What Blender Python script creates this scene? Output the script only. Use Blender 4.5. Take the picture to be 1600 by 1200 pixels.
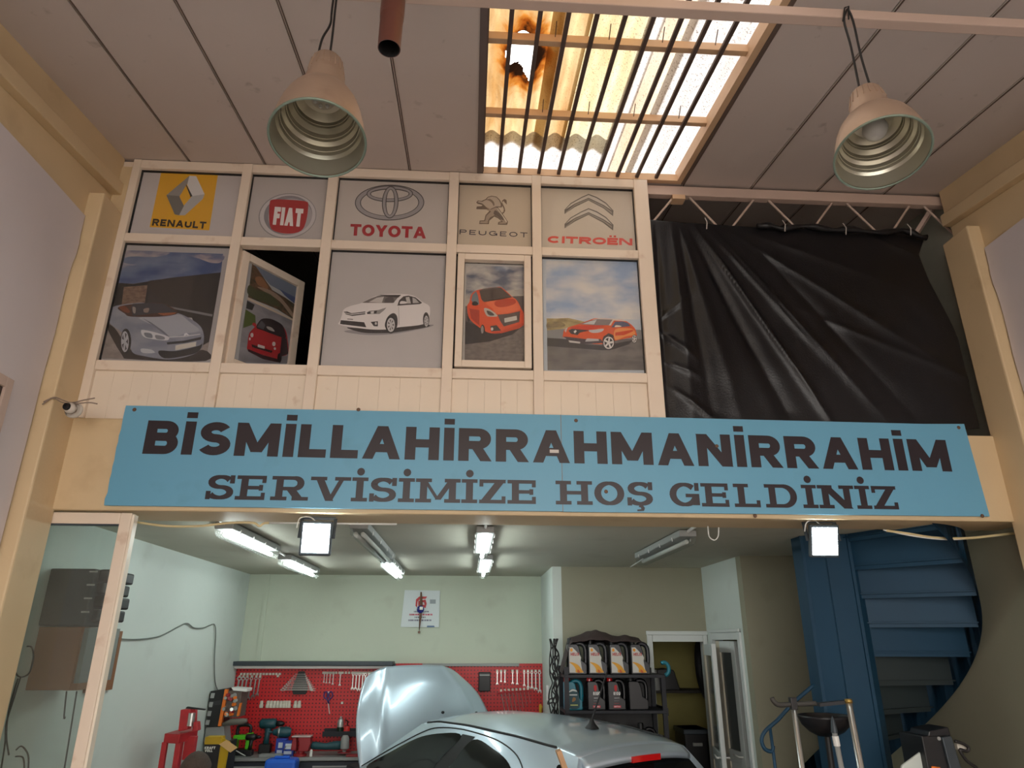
import bpy, bmesh, math, random
from mathutils import Vector, Matrix, noise
random.seed(7)
S = bpy.context.scene
C = S.collection
for o in list(bpy.data.objects):
    bpy.data.objects.remove(o)

# ------------------------------------------------------------ camera
F_PX = 1078.75
PITCH, YAW, ROLL = math.radians(20.4485), math.radians(3.4123), math.radians(0.148)
EYE = Vector((0.0, 0.0, 2.05))
_f = Vector((math.sin(YAW) * math.cos(PITCH), math.cos(YAW) * math.cos(PITCH), math.sin(PITCH)))
_r = Vector((math.cos(YAW), -math.sin(YAW), 0.0))
_u = _r.cross(_f)
CR = math.cos(ROLL) * _r + math.sin(ROLL) * _u
CU = -math.sin(ROLL) * _r + math.cos(ROLL) * _u
cd = bpy.data.cameras.new('camera')
cam = bpy.data.objects.new('camera', cd)
C.objects.link(cam)
cd.sensor_fit = 'HORIZONTAL'
cd.sensor_width = 36.0
cd.lens = F_PX / 1600.0 * 36.0
cd.clip_start = 0.05
cam.matrix_world = Matrix(((CR.x, CU.x, -_f.x, EYE.x), (CR.y, CU.y, -_f.y, EYE.y), (CR.z, CU.z, -_f.z, EYE.z), (0, 0, 0, 1)))
S.camera = cam

# ------------------------------------------------------------ world (bright overcast daylight) and exposure
W = bpy.data.worlds.new('world')
S.world = W
W.use_nodes = True
bg = W.node_tree.nodes['Background']
bg.inputs[0].default_value = (1.0, 0.945, 0.89, 1)
bg.inputs[1].default_value = 3.0
S.view_settings.view_transform = 'Standard'
S.view_settings.look = 'None'
S.view_settings.gamma = 1.0
S.view_settings.use_curve_mapping = False
S.view_settings.exposure = 0.7


# ------------------------------------------------------------ measuring helpers (photo frame 1600x1200 to room metres)
def ray(px, py):
    return _f + CR * ((px - 800) / F_PX) - CU * ((py - 600) / F_PX)


def at(px, py, Y=None, Z=None, X=None):
    d = ray(px, py)
    if Y is not None:
        t = Y / d.y
    elif Z is not None:
        t = (Z - EYE.z) / d.z
    else:
        t = X / d.x
    return EYE + d * t


def on_plane(px, py, p0, n):
    d = ray(px, py)
    return EYE + d * ((p0 - EYE).dot(n) / d.dot(n))


TS = math.tan(math.radians(7.92))


def roof_z(y, off=0.0):
    return 5.43 + TS * (y - 4.42) + off


# ------------------------------------------------------------ materials
MATS = {}


def mat(name, col, rough=0.6, metal=0.0, var=0.0, vscale=6.0, bump=0.0, bscale=40.0, spec=0.5, stain=None, coat=0.0, emit=None, estr=0.0):
    if name in MATS:
        return MATS[name]
    m = bpy.data.materials.new(name)
    m.use_nodes = True
    nt = m.node_tree
    b = nt.nodes['Principled BSDF']
    b.inputs['Base Color'].default_value = (*col, 1)
    b.inputs['Roughness'].default_value = rough
    b.inputs['Metallic'].default_value = metal
    b.inputs['Specular IOR Level'].default_value = spec
    if coat:
        b.inputs['Coat Weight'].default_value = coat
        b.inputs['Coat Roughness'].default_value = 0.06
    if emit:
        b.inputs['Emission Color'].default_value = (*emit, 1)
        b.inputs['Emission Strength'].default_value = estr
    if var or stain or bump:
        tc = nt.nodes.new('ShaderNodeTexCoord')
    last = None
    if var:
        n = nt.nodes.new('ShaderNodeTexNoise')
        n.inputs['Scale'].default_value = vscale
        n.inputs['Detail'].default_value = 5
        nt.links.new(tc.outputs['Object'], n.inputs['Vector'])
        mx = nt.nodes.new('ShaderNodeMix')
        mx.data_type = 'RGBA'
        mx.inputs[6].default_value = (*[c * (1 - var) for c in col], 1)
        mx.inputs[7].default_value = (*[min(1, c * (1 + var)) for c in col], 1)
        nt.links.new(n.outputs['Fac'], mx.inputs[0])
        last = mx.outputs[2]
    if stain:
        scol, sscale, lo, hi, amt = stain
        n = nt.nodes.new('ShaderNodeTexNoise')
        n.inputs['Scale'].default_value = sscale
        n.inputs['Detail'].default_value = 7
        nt.links.new(tc.outputs['Object'], n.inputs['Vector'])
        mr = nt.nodes.new('ShaderNodeMapRange')
        mr.inputs[1].default_value = lo
        mr.inputs[2].default_value = hi
        mr.inputs[4].default_value = amt
        nt.links.new(n.outputs['Fac'], mr.inputs[0])
        mx = nt.nodes.new('ShaderNodeMix')
        mx.data_type = 'RGBA'
        mx.inputs[6].default_value = (*col, 1)
        mx.inputs[7].default_value = (*scol, 1)
        nt.links.new(mr.outputs[0], mx.inputs[0])
        if last:
            nt.links.new(last, mx.inputs[6])
        last = mx.outputs[2]
    if last:
        nt.links.new(last, b.inputs['Base Color'])
    if bump:
        n = nt.nodes.new('ShaderNodeTexNoise')
        n.inputs['Scale'].default_value = bscale
        n.inputs['Detail'].default_value = 4
        nt.links.new(tc.outputs['Object'], n.inputs['Vector'])
        bp = nt.nodes.new('ShaderNodeBump')
        bp.inputs['Strength'].default_value = bump
        bp.inputs['Distance'].default_value = 0.01
        nt.links.new(n.outputs['Fac'], bp.inputs['Height'])
        nt.links.new(bp.outputs[0], b.inputs['Normal'])
    MATS[name] = m
    return m


def glass_mat(name, tint=(1, 1, 1), refl=1.0, rough=0.02, dirt=0.0, dirtcol=(0.4, 0.42, 0.4)):
    """thin pane: transparent, Fresnel reflection, optional dirt film"""
    if name in MATS:
        return MATS[name]
    m = bpy.data.materials.new(name)
    m.use_nodes = True
    nt = m.node_tree
    nt.nodes.remove(nt.nodes['Principled BSDF'])
    out = nt.nodes['Material Output']
    tr = nt.nodes.new('ShaderNodeBsdfTransparent')
    tr.inputs[0].default_value = (*tint, 1)
    gl = nt.nodes.new('ShaderNodeBsdfGlossy')
    gl.inputs['Roughness'].default_value = rough
    fr = nt.nodes.new('ShaderNodeFresnel')
    fr.inputs[0].default_value = 1.5
    mx = nt.nodes.new('ShaderNodeMixShader')
    # only the face turned to the viewer reflects; a thin pane has no total reflection at its back face
    ge = nt.nodes.new('ShaderNodeNewGeometry')
    fm = nt.nodes.new('ShaderNodeMath')
    fm.operation = 'SUBTRACT'
    fm.inputs[0].default_value = 1.0
    nt.links.new(ge.outputs['Backfacing'], fm.inputs[1])
    f2 = nt.nodes.new('ShaderNodeMath')
    f2.operation = 'MULTIPLY'
    nt.links.new(fr.outputs[0], f2.inputs[0])
    nt.links.new(fm.outputs[0], f2.inputs[1])
    f3 = nt.nodes.new('ShaderNodeMath')
    f3.operation = 'MULTIPLY'
    f3.inputs[1].default_value = refl
    nt.links.new(f2.outputs[0], f3.inputs[0])
    nt.links.new(f3.outputs[0], mx.inputs[0])
    nt.links.new(tr.outputs[0], mx.inputs[1])
    nt.links.new(gl.outputs[0], mx.inputs[2])
    last = mx
    if dirt:
        df = nt.nodes.new('ShaderNodeBsdfDiffuse')
        df.inputs[0].default_value = (*dirtcol, 1)
        tc = nt.nodes.new('ShaderNodeTexCoord')
        n = nt.nodes.new('ShaderNodeTexNoise')
        n.inputs['Scale'].default_value = 5
        n.inputs['Detail'].default_value = 6
        nt.links.new(tc.outputs['Object'], n.inputs['Vector'])
        mr = nt.nodes.new('ShaderNodeMapRange')
        mr.inputs[3].default_value = dirt * 0.4
        mr.inputs[4].default_value = dirt * 1.6
        nt.links.new(n.outputs['Fac'], mr.inputs[0])
        m2 = nt.nodes.new('ShaderNodeMixShader')
        nt.links.new(mr.outputs[0], m2.inputs[0])
        nt.links.new(mx.outputs[0], m2.inputs[1])
        nt.links.new(df.outputs[0], m2.inputs[2])
        last = m2
    nt.links.new(last.outputs[0], out.inputs[0])
    MATS[name] = m
    return m


def flat(col, rough=0.55):
    key = 'ink_%02x%02x%02x' % tuple(int(max(0, min(255, c))) for c in col)
    lin = [((c / 255) / 12.92 if c / 255 <= 0.04045 else (((c / 255) + 0.055) / 1.055) ** 2.4) for c in col]
    return mat(key, lin, rough)


def mottled(ca, cb, scale=4.0, lo=.38, hi=.62):
    """flat print whose two inks run into each other (clouds, scrub, rock)"""
    key = 'print_%02x%02x%02x_%02x%02x%02x_%g' % (*ca, *cb, scale)
    if key in MATS:
        return MATS[key]
    m = mat(key, srgb(*ca), .5)
    nt = m.node_tree
    tc = nt.nodes.new('ShaderNodeTexCoord')
    mp = nt.nodes.new('ShaderNodeMapping')
    mp.inputs['Scale'].default_value = (1, 1, 2.0)
    n = nt.nodes.new('ShaderNodeTexNoise')
    n.inputs['Scale'].default_value = scale
    n.inputs['Detail'].default_value = 7
    mr = nt.nodes.new('ShaderNodeMapRange')
    mr.inputs[1].default_value = lo
    mr.inputs[2].default_value = hi
    mx = nt.nodes.new('ShaderNodeMix')
    mx.data_type = 'RGBA'
    mx.inputs[6].default_value = (*srgb(*ca), 1)
    mx.inputs[7].default_value = (*srgb(*cb), 1)
    nt.links.new(tc.outputs['Object'], mp.inputs[0])
    nt.links.new(mp.outputs[0], n.inputs['Vector'])
    nt.links.new(n.outputs['Fac'], mr.inputs[0])
    nt.links.new(mr.outputs[0], mx.inputs[0])
    nt.links.new(mx.outputs[2], nt.nodes['Principled BSDF'].inputs['Base Color'])
    return m


def srgb(r, g, b):
    return tuple(((c / 255) / 12.92 if c / 255 <= 0.04045 else (((c / 255) + 0.055) / 1.055) ** 2.4) for c in (r, g, b))


# ------------------------------------------------------------ object helpers
def tag(o, label=None, cat=None, group=None, kind=None):
    if label:
        o['label'] = label
    if cat:
        o['category'] = cat
    if group:
        o['group'] = group
    if kind:
        o['kind'] = kind
    return o


def empty(name, loc, label=None, cat=None, group=None, kind=None, rz=0.0):
    o = bpy.data.objects.new(name, None)
    o.empty_display_size = 0.1
    o.location = loc
    o.rotation_euler = (0, 0, rz)
    C.objects.link(o)
    return tag(o, label, cat, group, kind)


def origin_of(o):
    v = Vector((0, 0, 0))
    while o is not None:
        v += o.location
        o = o.parent
    return v


def basis(d):
    d = d.normalized()
    a = Vector((0, 0, 1)) if abs(d.z) < 0.9 else Vector((1, 0, 0))
    s = d.cross(a).normalized()
    return s, d.cross(s).normalized()


class MB:
    def __init__(self):
        self.v = []
        self.f = []

    def add(self, vs, fs):
        k = len(self.v)
        self.v += [Vector(p) for p in vs]
        self.f += [tuple(i + k for i in f) for f in fs]
        return self

    def box(self, x0, x1, y0, y1, z0, z1):
        x0, x1 = sorted((x0, x1)); y0, y1 = sorted((y0, y1)); z0, z1 = sorted((z0, z1))
        return self.add([(x0, y0, z0), (x1, y0, z0), (x1, y1, z0), (x0, y1, z0), (x0, y0, z1), (x1, y0, z1), (x1, y1, z1), (x0, y1, z1)],
                        [(0, 3, 2, 1), (4, 5, 6, 7), (0, 1, 5, 4), (1, 2, 6, 5), (2, 3, 7, 6), (3, 0, 4, 7)])

    def hexa(self, bot, top):
        return self.add(list(bot) + list(top), [(0, 3, 2, 1), (4, 5, 6, 7), (0, 1, 5, 4), (1, 2, 6, 5), (2, 3, 7, 6), (3, 0, 4, 7)])

    def obox(self, c, ax, ay, az):
        c = Vector(c); ax = Vector(ax); ay = Vector(ay); az = Vector(az)
        q = [(-1, -1), (1, -1), (1, 1), (-1, 1)]
        return self.hexa([c + ax * a + ay * b - az for a, b in q], [c + ax * a + ay * b + az for a, b in q])

    def bar(self, p, q, w, h=None, up=None):
        p = Vector(p); q = Vector(q)
        d = (q - p)
        s, t = basis(d)
        if up is not None:
            s = d.normalized().cross(Vector(up)).normalized(); t = s.cross(d.normalized())
        return self.obox((p + q) / 2, s * w / 2, t * (h or w) / 2, d / 2)

    def tube(self, pts, r, n=8, caps=True):
        pts = [Vector(p) for p in pts]
        m = len(pts)
        rs = r if isinstance(r, (list, tuple)) else [r] * m
        rings = []
        s = None
        for i, p in enumerate(pts):
            d = (pts[min(i + 1, m - 1)] - pts[max(i - 1, 0)])
            if d.length < 1e-9:
                d = Vector((0, 0, 1))
            d.normalize()
            if s is None:
                s, t = basis(d)
            else:
                s = (s - d * s.dot(d))
                if s.length < 1e-6:
                    s, t = basis(d)
                s.normalize()
                t = d.cross(s)
            rings.append([p + (s * math.cos(2 * math.pi * k / n) + t * math.sin(2 * math.pi * k / n)) * rs[i] for k in range(n)])
        vs = [v for ring in rings for v in ring]
        fs = [(i * n + k, i * n + (k + 1) % n, (i + 1) * n + (k + 1) % n, (i + 1) * n + k) for i in range(m - 1) for k in range(n)]
        if caps:
            fs += [tuple(range(n))[::-1], tuple(range((m - 1) * n, m * n))]
        return self.add(vs, fs)

    def lathe(self, prof, c, axis=(0, 0, 1), n=24):
        """prof: (radius, height) pairs along the axis from c"""
        a = Vector(axis).normalized()
        s, t = basis(a)
        c = Vector(c)
        vs = [c + a * h + (s * math.cos(2 * math.pi * k / n) + t * math.sin(2 * math.pi * k / n)) * r for r, h in prof for k in range(n)]
        fs = [(i * n + k, i * n + (k + 1) % n, (i + 1) * n + (k + 1) % n, (i + 1) * n + k) for i in range(len(prof) - 1) for k in range(n)]
        return self.add(vs, fs)

    def poly(self, pts):
        return self.add(pts, [tuple(range(len(pts)))])

    def prism(self, pts, d):
        d = Vector(d)
        n = len(pts)
        a = [Vector(p) for p in pts]
        return self.add(a + [p + d for p in a], [tuple(range(n))[::-1], tuple(range(n, 2 * n))] + [(i, (i + 1) % n, n + (i + 1) % n, n + i) for i in range(n)])

    def grid(self, fn, nu, nv, thick=None):
        vs = [Vector(fn(i / nu, j / nv)) for j in range(nv + 1) for i in range(nu + 1)]
        k = nu + 1
        fs = [(j * k + i, j * k + i + 1, (j + 1) * k + i + 1, (j + 1) * k + i) for j in range(nv) for i in range(nu)]
        if thick is not None:
            t = Vector(thick)
            m = len(vs)
            vs2 = [v + t for v in vs]
            fs2 = [tuple(i + m for i in f[::-1]) for f in fs]
            edge = [i for i in range(nu + 1)] + [j * k + nu for j in range(1, nv + 1)] + [nv * k + i for i in range(nu - 1, -1, -1)] + [j * k for j in range(nv - 1, 0, -1)]
            side = [(edge[q], edge[(q + 1) % len(edge)], edge[(q + 1) % len(edge)] + m, edge[q] + m) for q in range(len(edge))]
            return self.add(vs + vs2, [f[::-1] for f in fs] + [f[::-1] for f in fs2] + side)
        return self.add(vs, fs)

    def ellipsoid(self, c, rx, ry, rz, n=16, m=10):
        c = Vector(c)
        prof = [(math.sin(math.pi * i / m), -math.cos(math.pi * i / m)) for i in range(m + 1)]
        vs = [c + Vector((rx * r * math.cos(2 * math.pi * k / n), ry * r * math.sin(2 * math.pi * k / n), rz * h)) for r, h in prof for k in range(n)]
        fs = [(i * n + k, i * n + (k + 1) % n, (i + 1) * n + (k + 1) % n, (i + 1) * n + k) for i in range(m) for k in range(n)]
        return self.add(vs, fs)

    def mesh(self, name, m, smooth=False, off=Vector((0, 0, 0))):
        me = bpy.data.meshes.new(name)
        me.from_pydata([v - off for v in self.v], [], self.f)
        me.validate()
        if m:
            me.materials.append(m)
        if smooth:
            for p in me.polygons:
                p.use_smooth = True
        return me

    def build(self, name, m, parent=None, local=False, smooth=False, bevel=0.0, label=None, cat=None, group=None, kind=None, auto=None):
        """one mesh object; top-level ones get their origin at the base of the mesh"""
        if parent is not None:
            off = Vector((0, 0, 0)) if local else origin_of(parent)
            loc = Vector((0, 0, 0))
        else:
            xs = [v.x for v in self.v]; ys = [v.y for v in self.v]; zs = [v.z for v in self.v]
            off = Vector(((min(xs) + max(xs)) / 2, (min(ys) + max(ys)) / 2, min(zs)))
            loc = off
        me = self.mesh(name, m, smooth or auto is not None, off)
        o = bpy.data.objects.new(name, me)
        o.location = loc
        if parent is not None:
            o.parent = parent
        C.objects.link(o)
        if bevel:
            b = o.modifiers.new('bevel', 'BEVEL')
            b.width = bevel
            b.segments = 2
            b.limit_method = 'ANGLE'
        if auto is not None:
            bm = bmesh.new(); bm.from_mesh(me)
            for e in bm.edges:
                if len(e.link_faces) == 2 and e.calc_face_angle(0) > auto:
                    e.smooth = False
            bm.to_mesh(me); bm.free()
        return tag(o, label, cat, group, kind)


def copy_tree(o, parent=None):
    c = o.copy()
    C.objects.link(c)
    c.parent = parent
    for ch in list(o.children):
        copy_tree(ch, c)
    return c


def smooth_loop(pts, k=4):
    n = len(pts)
    out = []
    for i in range(n):
        p0, p1, p2, p3 = pts[i - 1], pts[i], pts[(i + 1) % n], pts[(i + 2) % n]
        for j in range(k):
            t = j / k
            out.append(tuple(0.5 * ((2 * p1[a]) + (-p0[a] + p2[a]) * t + (2 * p0[a] - 5 * p1[a] + 4 * p2[a] - p3[a]) * t * t + (-p0[a] + 3 * p1[a] - 3 * p2[a] + p3[a]) * t ** 3) for a in range(len(p1))))
    return out


def spline(pts, k=6):
    n = len(pts)
    out = []
    for i in range(n - 1):
        p0, p1, p2, p3 = pts[max(i - 1, 0)], pts[i], pts[i + 1], pts[min(i + 2, n - 1)]
        for j in range(k):
            t = j / k
            out.append(tuple(0.5 * ((2 * p1[a]) + (-p0[a] + p2[a]) * t + (2 * p0[a] - 5 * p1[a] + 4 * p2[a] - p3[a]) * t * t + (-p0[a] + 3 * p1[a] - 3 * p2[a] + p3[a]) * t ** 3) for a in range(len(p1))))
    out.append(tuple(pts[-1]))
    return out


# ------------------------------------------------------------ lettering (stroke alphabet, sans and slab)
def _arc(cx, cy, rx, ry, a0, a1, n=14):
    return [(cx + rx * math.cos(math.radians(a0 + (a1 - a0) * i / n)), cy + ry * math.sin(math.radians(a0 + (a1 - a0) * i / n))) for i in range(n + 1)]


# D: straight stroke cut level at its ends, H: level bar, C: curved path, O: closed curve
GLYPH = {
    'A': (0.86, [('D', (0, 0), (.5, 1)), ('D', (1, 0), (.5, 1)), ('H', .18, .82, .27)], [(0, 0), (1, 0)]),
    'B': (0.74, [('D', (0, 0), (0, 1)), ('C', [(0, 1), (.55, 1)] + _arc(.62, .76, .32, .24, 90, -90) + [(0, .52)]), ('C', [(0, .52), (.6, .52)] + _arc(.68, .26, .32, .26, 90, -90) + [(0, 0)])], [(-.1, 0), (-.1, 1)]),
    'C': (0.80, [('C', _arc(.5, .5, .5, .5, 42, 318, 24))], []),
    'D': (0.80, [('D', (0, 0), (0, 1)), ('C', [(0, 1), (.45, 1)] + _arc(.5, .5, .5, .5, 90, -90, 20) + [(0, 0)])], [(-.1, 0), (-.1, 1)]),
    'E': (0.66, [('D', (0, 0), (0, 1)), ('H', 0, 1, 1), ('H', 0, .85, .5), ('H', 0, 1, 0)], [(-.1, 0), (-.1, 1)]),
    'F': (0.62, [('D', (0, 0), (0, 1)), ('H', 0, 1, 1), ('H', 0, .85, .5)], [(0, 0), (-.1, 1)]),
    'G': (0.84, [('C', _arc(.5, .5, .5, .5, 42, 345, 24)), ('H', .55, 1, .45), ('D', (1, .05), (1, .5))], []),
    'H': (0.78, [('D', (0, 0), (0, 1)), ('D', (1, 0), (1, 1)), ('H', 0, 1, .5)], [(0, 0), (0, 1), (1, 0), (1, 1)]),
    'I': (0.24, [('D', (.5, 0), (.5, 1))], [(.5, 0), (.5, 1)]),
    'K': (0.76, [('D', (0, 0), (0, 1)), ('D', (0, .35), (.95, 1)), ('D', (.3, .55), (1, 0))], [(0, 0), (0, 1)]),
    'L': (0.62, [('D', (0, 0), (0, 1)), ('H', 0, 1, 0)], [(-.1, 0), (0, 1)]),
    'M': (0.98, [('D', (0, 0), (0, 1)), ('D', (1, 0), (1, 1)), ('D', (0, 1), (.5, .12)), ('D', (1, 1), (.5, .12))], [(0, 0), (0, 1), (1, 0), (1, 1)]),
    'N': (0.82, [('D', (0, 0), (0, 1)), ('D', (1, 0), (1, 1)), ('D', (0, 1), (1, 0))], [(0, 0), (0, 1), (1, 1)]),
    'O': (0.84, [('O', _arc(.5, .5, .5, .5, 0, 360, 32)[:-1])], []),
    'P': (0.72, [('D', (0, 0), (0, 1)), ('C', [(0, 1), (.6, 1)] + _arc(.68, .74, .32, .26, 90, -90) + [(0, .48)])], [(0, 0), (-.1, 1)]),
    'R': (0.76, [('D', (0, 0), (0, 1)), ('C', [(0, 1), (.6, 1)] + _arc(.66, .74, .32, .26, 90, -90) + [(0, .48)]), ('D', (.5, .5), (1, 0))], [(0, 0), (-.1, 1), (1, 0)]),
    'S': (0.72, [('C', _arc(.5, .755, .46, .245, 25, 270, 18) + _arc(.5, .255, .5, .255, 90, -155, 18)[1:])], []),
    'T': (0.74, [('D', (.5, 0), (.5, 1)), ('H', 0, 1, 1)], [(.5, 0)]),
    'U': (0.78, [('C', [(0, 1), (0, .45)] + _arc(.5, .4, .5, .4, 180, 360, 18) + [(1, .45), (1, 1)])], [(0, 1), (1, 1)]),
    'V': (0.84, [('D', (0, 1), (.5, 0)), ('D', (1, 1), (.5, 0))], [(0, 1), (1, 1)]),
    'X': (0.80, [('D', (0, 0), (1, 1)), ('D', (1, 0), (0, 1))], []),
    'Y': (0.80, [('D', (0, 1), (.5, .42)), ('D', (1, 1), (.5, .42)), ('D', (.5, 0), (.5, .5))], []),
    'Z': (0.72, [('H', 0, 1, 1), ('H', 0, 1, 0), ('D', (0.02, 0), (.98, 1))], []),
    '0': (0.66, [('O', _arc(.5, .5, .5, .5, 0, 360, 28)[:-1])], []),
    '1': (0.40, [('D', (.7, 0), (.7, 1)), ('D', (0, .75), (.7, 1))], []),
    '8': (0.66, [('O', _arc(.5, .75, .44, .25, 0, 360, 20)[:-1]), ('O', _arc(.5, .26, .5, .26, 0, 360, 20)[:-1])], []),
}
TICK = {'E': [(1, 0), (1, 1), (.85, .5)], 'L': [(1, 0)], 'Z': [(0, 1), (1, 0)], 'F': [(1, 1), (.85, .5)], 'T': [(0, 1), (1, 1)]}


def glyph_polys(ch, wt, slab=False, thin=None, aspect=1.0):
    """polygons of one letter in a box of height 1; returns (advance width, list of polygons)"""
    dot = ch in 'İ' or ch == 'Ë'
    ced = ch == 'Ş'
    base = {'İ': 'I', 'Ë': 'E', 'Ş': 'S'}.get(ch, ch)
    w, strokes, serifs = GLYPH[base]
    w = max(w * aspect, wt) if base != 'I' else wt
    th = thin if thin else wt
    out = []

    def mu(u):
        return wt / 2 + u * (w - wt)

    def mv(v):
        return th / 2 + v * (1 - th)
    for s in strokes:
        if s[0] == 'H':
            x0, x1 = mu(s[1]) - (wt / 2 if s[1] == 0 else 0), mu(s[2]) + (wt / 2 if s[2] >= .8 and base != 'A' else 0)
            y = mv(s[3])
            out.append([(x0, y - th / 2), (x1, y - th / 2), (x1, y + th / 2), (x0, y + th / 2)])
        elif s[0] == 'D':
            (u0, v0), (u1, v1) = s[1], s[2]
            x0, x1 = mu(u0), mu(u1)
            dy = abs(v1 - v0)
            L = math.hypot(x1 - x0, dy)
            hw = wt / 2 * min(1.6, L / max(dy, 1e-6)) * (0.62 if slab and base in 'NVM' and (u1 > u0) == (base == 'M') and x0 != x1 else 1.0) * (0.7 if slab and base == 'M' and x0 != x1 else 1)
            if x0 != x1 and not slab:
                hw *= 0.95
            out.append([(x0 - hw, v0), (x0 + hw, v0), (x1 + hw, v1), (x1 - hw, v1)])
        else:
            pts = [(mu(a), mv(b)) for a, b in s[1]]
            closed = s[0] == 'O'
            n = len(pts)
            lft, rgt = [], []
            for i in range(n):
                a = pts[(i - 1) % n] if (closed or i > 0) else pts[0]
                b = pts[(i + 1) % n] if (closed or i < n - 1) else pts[-1]
                dx, dy = b[0] - a[0], b[1] - a[1]
                L = math.hypot(dx, dy) or 1
                k = th + (wt - th) * abs(dy) / L
                nx, ny = -dy / L * k / 2, dx / L * k / 2
                lft.append((pts[i][0] + nx, pts[i][1] + ny))
                rgt.append((pts[i][0] - nx, pts[i][1] - ny))
            for i in range(n if closed else n - 1):
                j = (i + 1) % n
                out.append([lft[i], lft[j], rgt[j], rgt[i]])
    if slab:
        sw = wt * 0.62
        for u, v in serifs:
            x = mu(max(u, 0))
            l = sw + wt / 2 if u >= 0 else wt / 2 + sw * 1.0
            r_ = sw + wt / 2 if u >= 0 else wt / 2
            y0, y1 = (0, th) if v == 0 else (1 - th, 1)
            out.append([(x - l, y0), (x + r_, y0), (x + r_, y1), (x - l, y1)])
        for u, v in TICK.get(base, []):
            x = mu(u) + (wt / 2 if u > .5 else -wt / 2)
            y = mv(v)
            tk = .15
            a, b = (y - th / 2, y + th / 2 + tk) if v == 0 else ((y - th / 2 - tk, y + th / 2) if v == 1 else (y - tk * .8, y + tk * .8))
            x0, x1 = (x - th * 1.1, x) if u > .5 else (x, x + th * 1.1)
            out.append([(x0, a), (x1, a), (x1, b), (x0, b)])
        if base in 'SGC':
            out.append([(w - th * 1.3, .66), (w, .66), (w, 1.0), (w - th * 1.3, 1.0)])
            if base == 'S':
                out.append([(0, 0), (th * 1.3, 0), (th * 1.3, .34), (0, .34)])
    if dot:
        if ch == 'Ë':
            for c in (.3, .7):
                out.append([(w * c - wt * .45, 1.1), (w * c + wt * .45, 1.1), (w * c + wt * .45, 1.1 + wt * .8), (w * c - wt * .45, 1.1 + wt * .8)])
        elif slab:
            out.append([(w / 2 + wt * .55 * math.cos(a * .5236), 1.24 + wt * .55 * math.sin(a * .5236)) for a in range(12)])
        else:
            out.append([(0, 1.1), (wt, 1.1), (wt, 1.1 + wt * .72), (0, 1.1 + wt * .72)])
    if ced:
        out.append([(w * .45, 0), (w * .6, 0), (w * .66, -.1), (w * .62, -.22), (w * .36, -.24), (w * .36, -.17), (w * .52, -.15), (w * .5, -.08), (w * .42, -.06)])
    return w, out


def text_layout(text, wt, gap, slab=False, thin=None, aspect=1.0, space=.45):
    x = 0
    res = []
    for ch in text:
        if ch == ' ':
            x += space
            continue
        w, ps = glyph_polys(ch, wt, slab, thin, aspect)
        pad = wt * .5 if slab and ch in 'İIHMNRFPVLEBD' else 0
        x += pad
        res.append((x, ps))
        x += w + gap + pad
    return x - gap, res


def letters(text, p0, ux, uz, m, parent, wt=.2, gap=.12, slab=False, thin=None, aspect=1.0, space=.45, name='letter', lift=Vector((0, -0.0012, 0)), joined=False):
    """p0: lower left corner, ux: vector spanning the whole text width, uz: vector of the cap height"""
    tot, lay = text_layout(text, wt, gap, slab, thin, aspect, space)
    p0, ux, uz = Vector(p0), Vector(ux), Vector(uz)
    mb = MB()
    for x, ps in lay:
        if not joined:
            mb = MB()
        for k, poly in enumerate(ps):
            mb.poly([p0 + ux * ((x + a) / tot) + uz * b + lift * (1 + .02 * k) for a, b in poly])
        if not joined:
            mb.build(name, m, parent)
    if joined:
        mb.build(name, m, parent)


def print_poly(parent, name, col, pts, T, plane, layer, smooth=True, rough=.5):
    """flat ink patch on a printed sheet; T = (x0, y0, scale) of the tracing, plane = (point, normal)"""
    q = smooth_loop(pts) if smooth else pts
    p0, n = plane
    w = [on_plane(T[0] + x / T[2], T[1] + y / T[2], p0, n) - n * (0.0004 * layer) for x, y in q]
    MB().poly(w).build(name, flat(col) if isinstance(col[0], (int, float)) else mottled(*col), parent)
# ============================================================ SETTING
YF = 4.42            # face of the lintel and of the window partition
YC = 4.17            # face of the columns
XL, XR = -2.66, 3.70 # side walls of the hall
ZC = 2.83            # ceiling of the workshop under the mezzanine
YB = 9.1             # back wall
YFR = -3.6           # open front of the hall, behind the photographer

m_floor = mat('concrete_floor', srgb(150, 142, 132), .8, var=.2, vscale=2, bump=.2)
m_board = mat('ceiling_board_paint', srgb(206, 193, 186), .75, var=.06, vscale=1.5, stain=(srgb(120, 104, 92), 9, .66, .8, .5))
m_groove = mat('groove_dark', srgb(104, 86, 76), .8, var=.1)
m_yellow = mat('cream_yellow_paint', srgb(212, 187, 148), .55, var=.08, vscale=3, stain=(srgb(170, 138, 96), 3.5, .6, .85, .5), bump=.08, bscale=60)
m_sheet = mat('grey_sheet', srgb(214, 205, 206), .6, var=.06, vscale=2)
m_wallgreen = mat('pale_green_plaster', srgb(196, 206, 188), .7, var=.06, vscale=1.5, stain=(srgb(160, 164, 148), 3, .6, .85, .4), bump=.1, bscale=30)
m_wallolive = mat('olive_plaster', srgb(150, 148, 128), .75, var=.08, vscale=1.5, stain=(srgb(120, 116, 96), 3, .6, .85, .4), bump=.1, bscale=30)
m_wallwhite = mat('cool_white_plaster', srgb(205, 214, 208), .7, var=.05, vscale=1.2, stain=(srgb(165, 170, 162), 2.5, .58, .85, .45), bump=.1, bscale=30)
m_ceil = mat('workshop_ceiling_paint', srgb(186, 184, 168), .7, var=.07, vscale=1.2, stain=(srgb(140, 136, 120), 2, .55, .85, .35))
m_dark = mat('mezzanine_dark', srgb(58, 55, 52), .9, var=.2)
m_steel = mat('pink_primer_steel', srgb(196, 172, 158), .55, var=.08, vscale=4)

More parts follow.
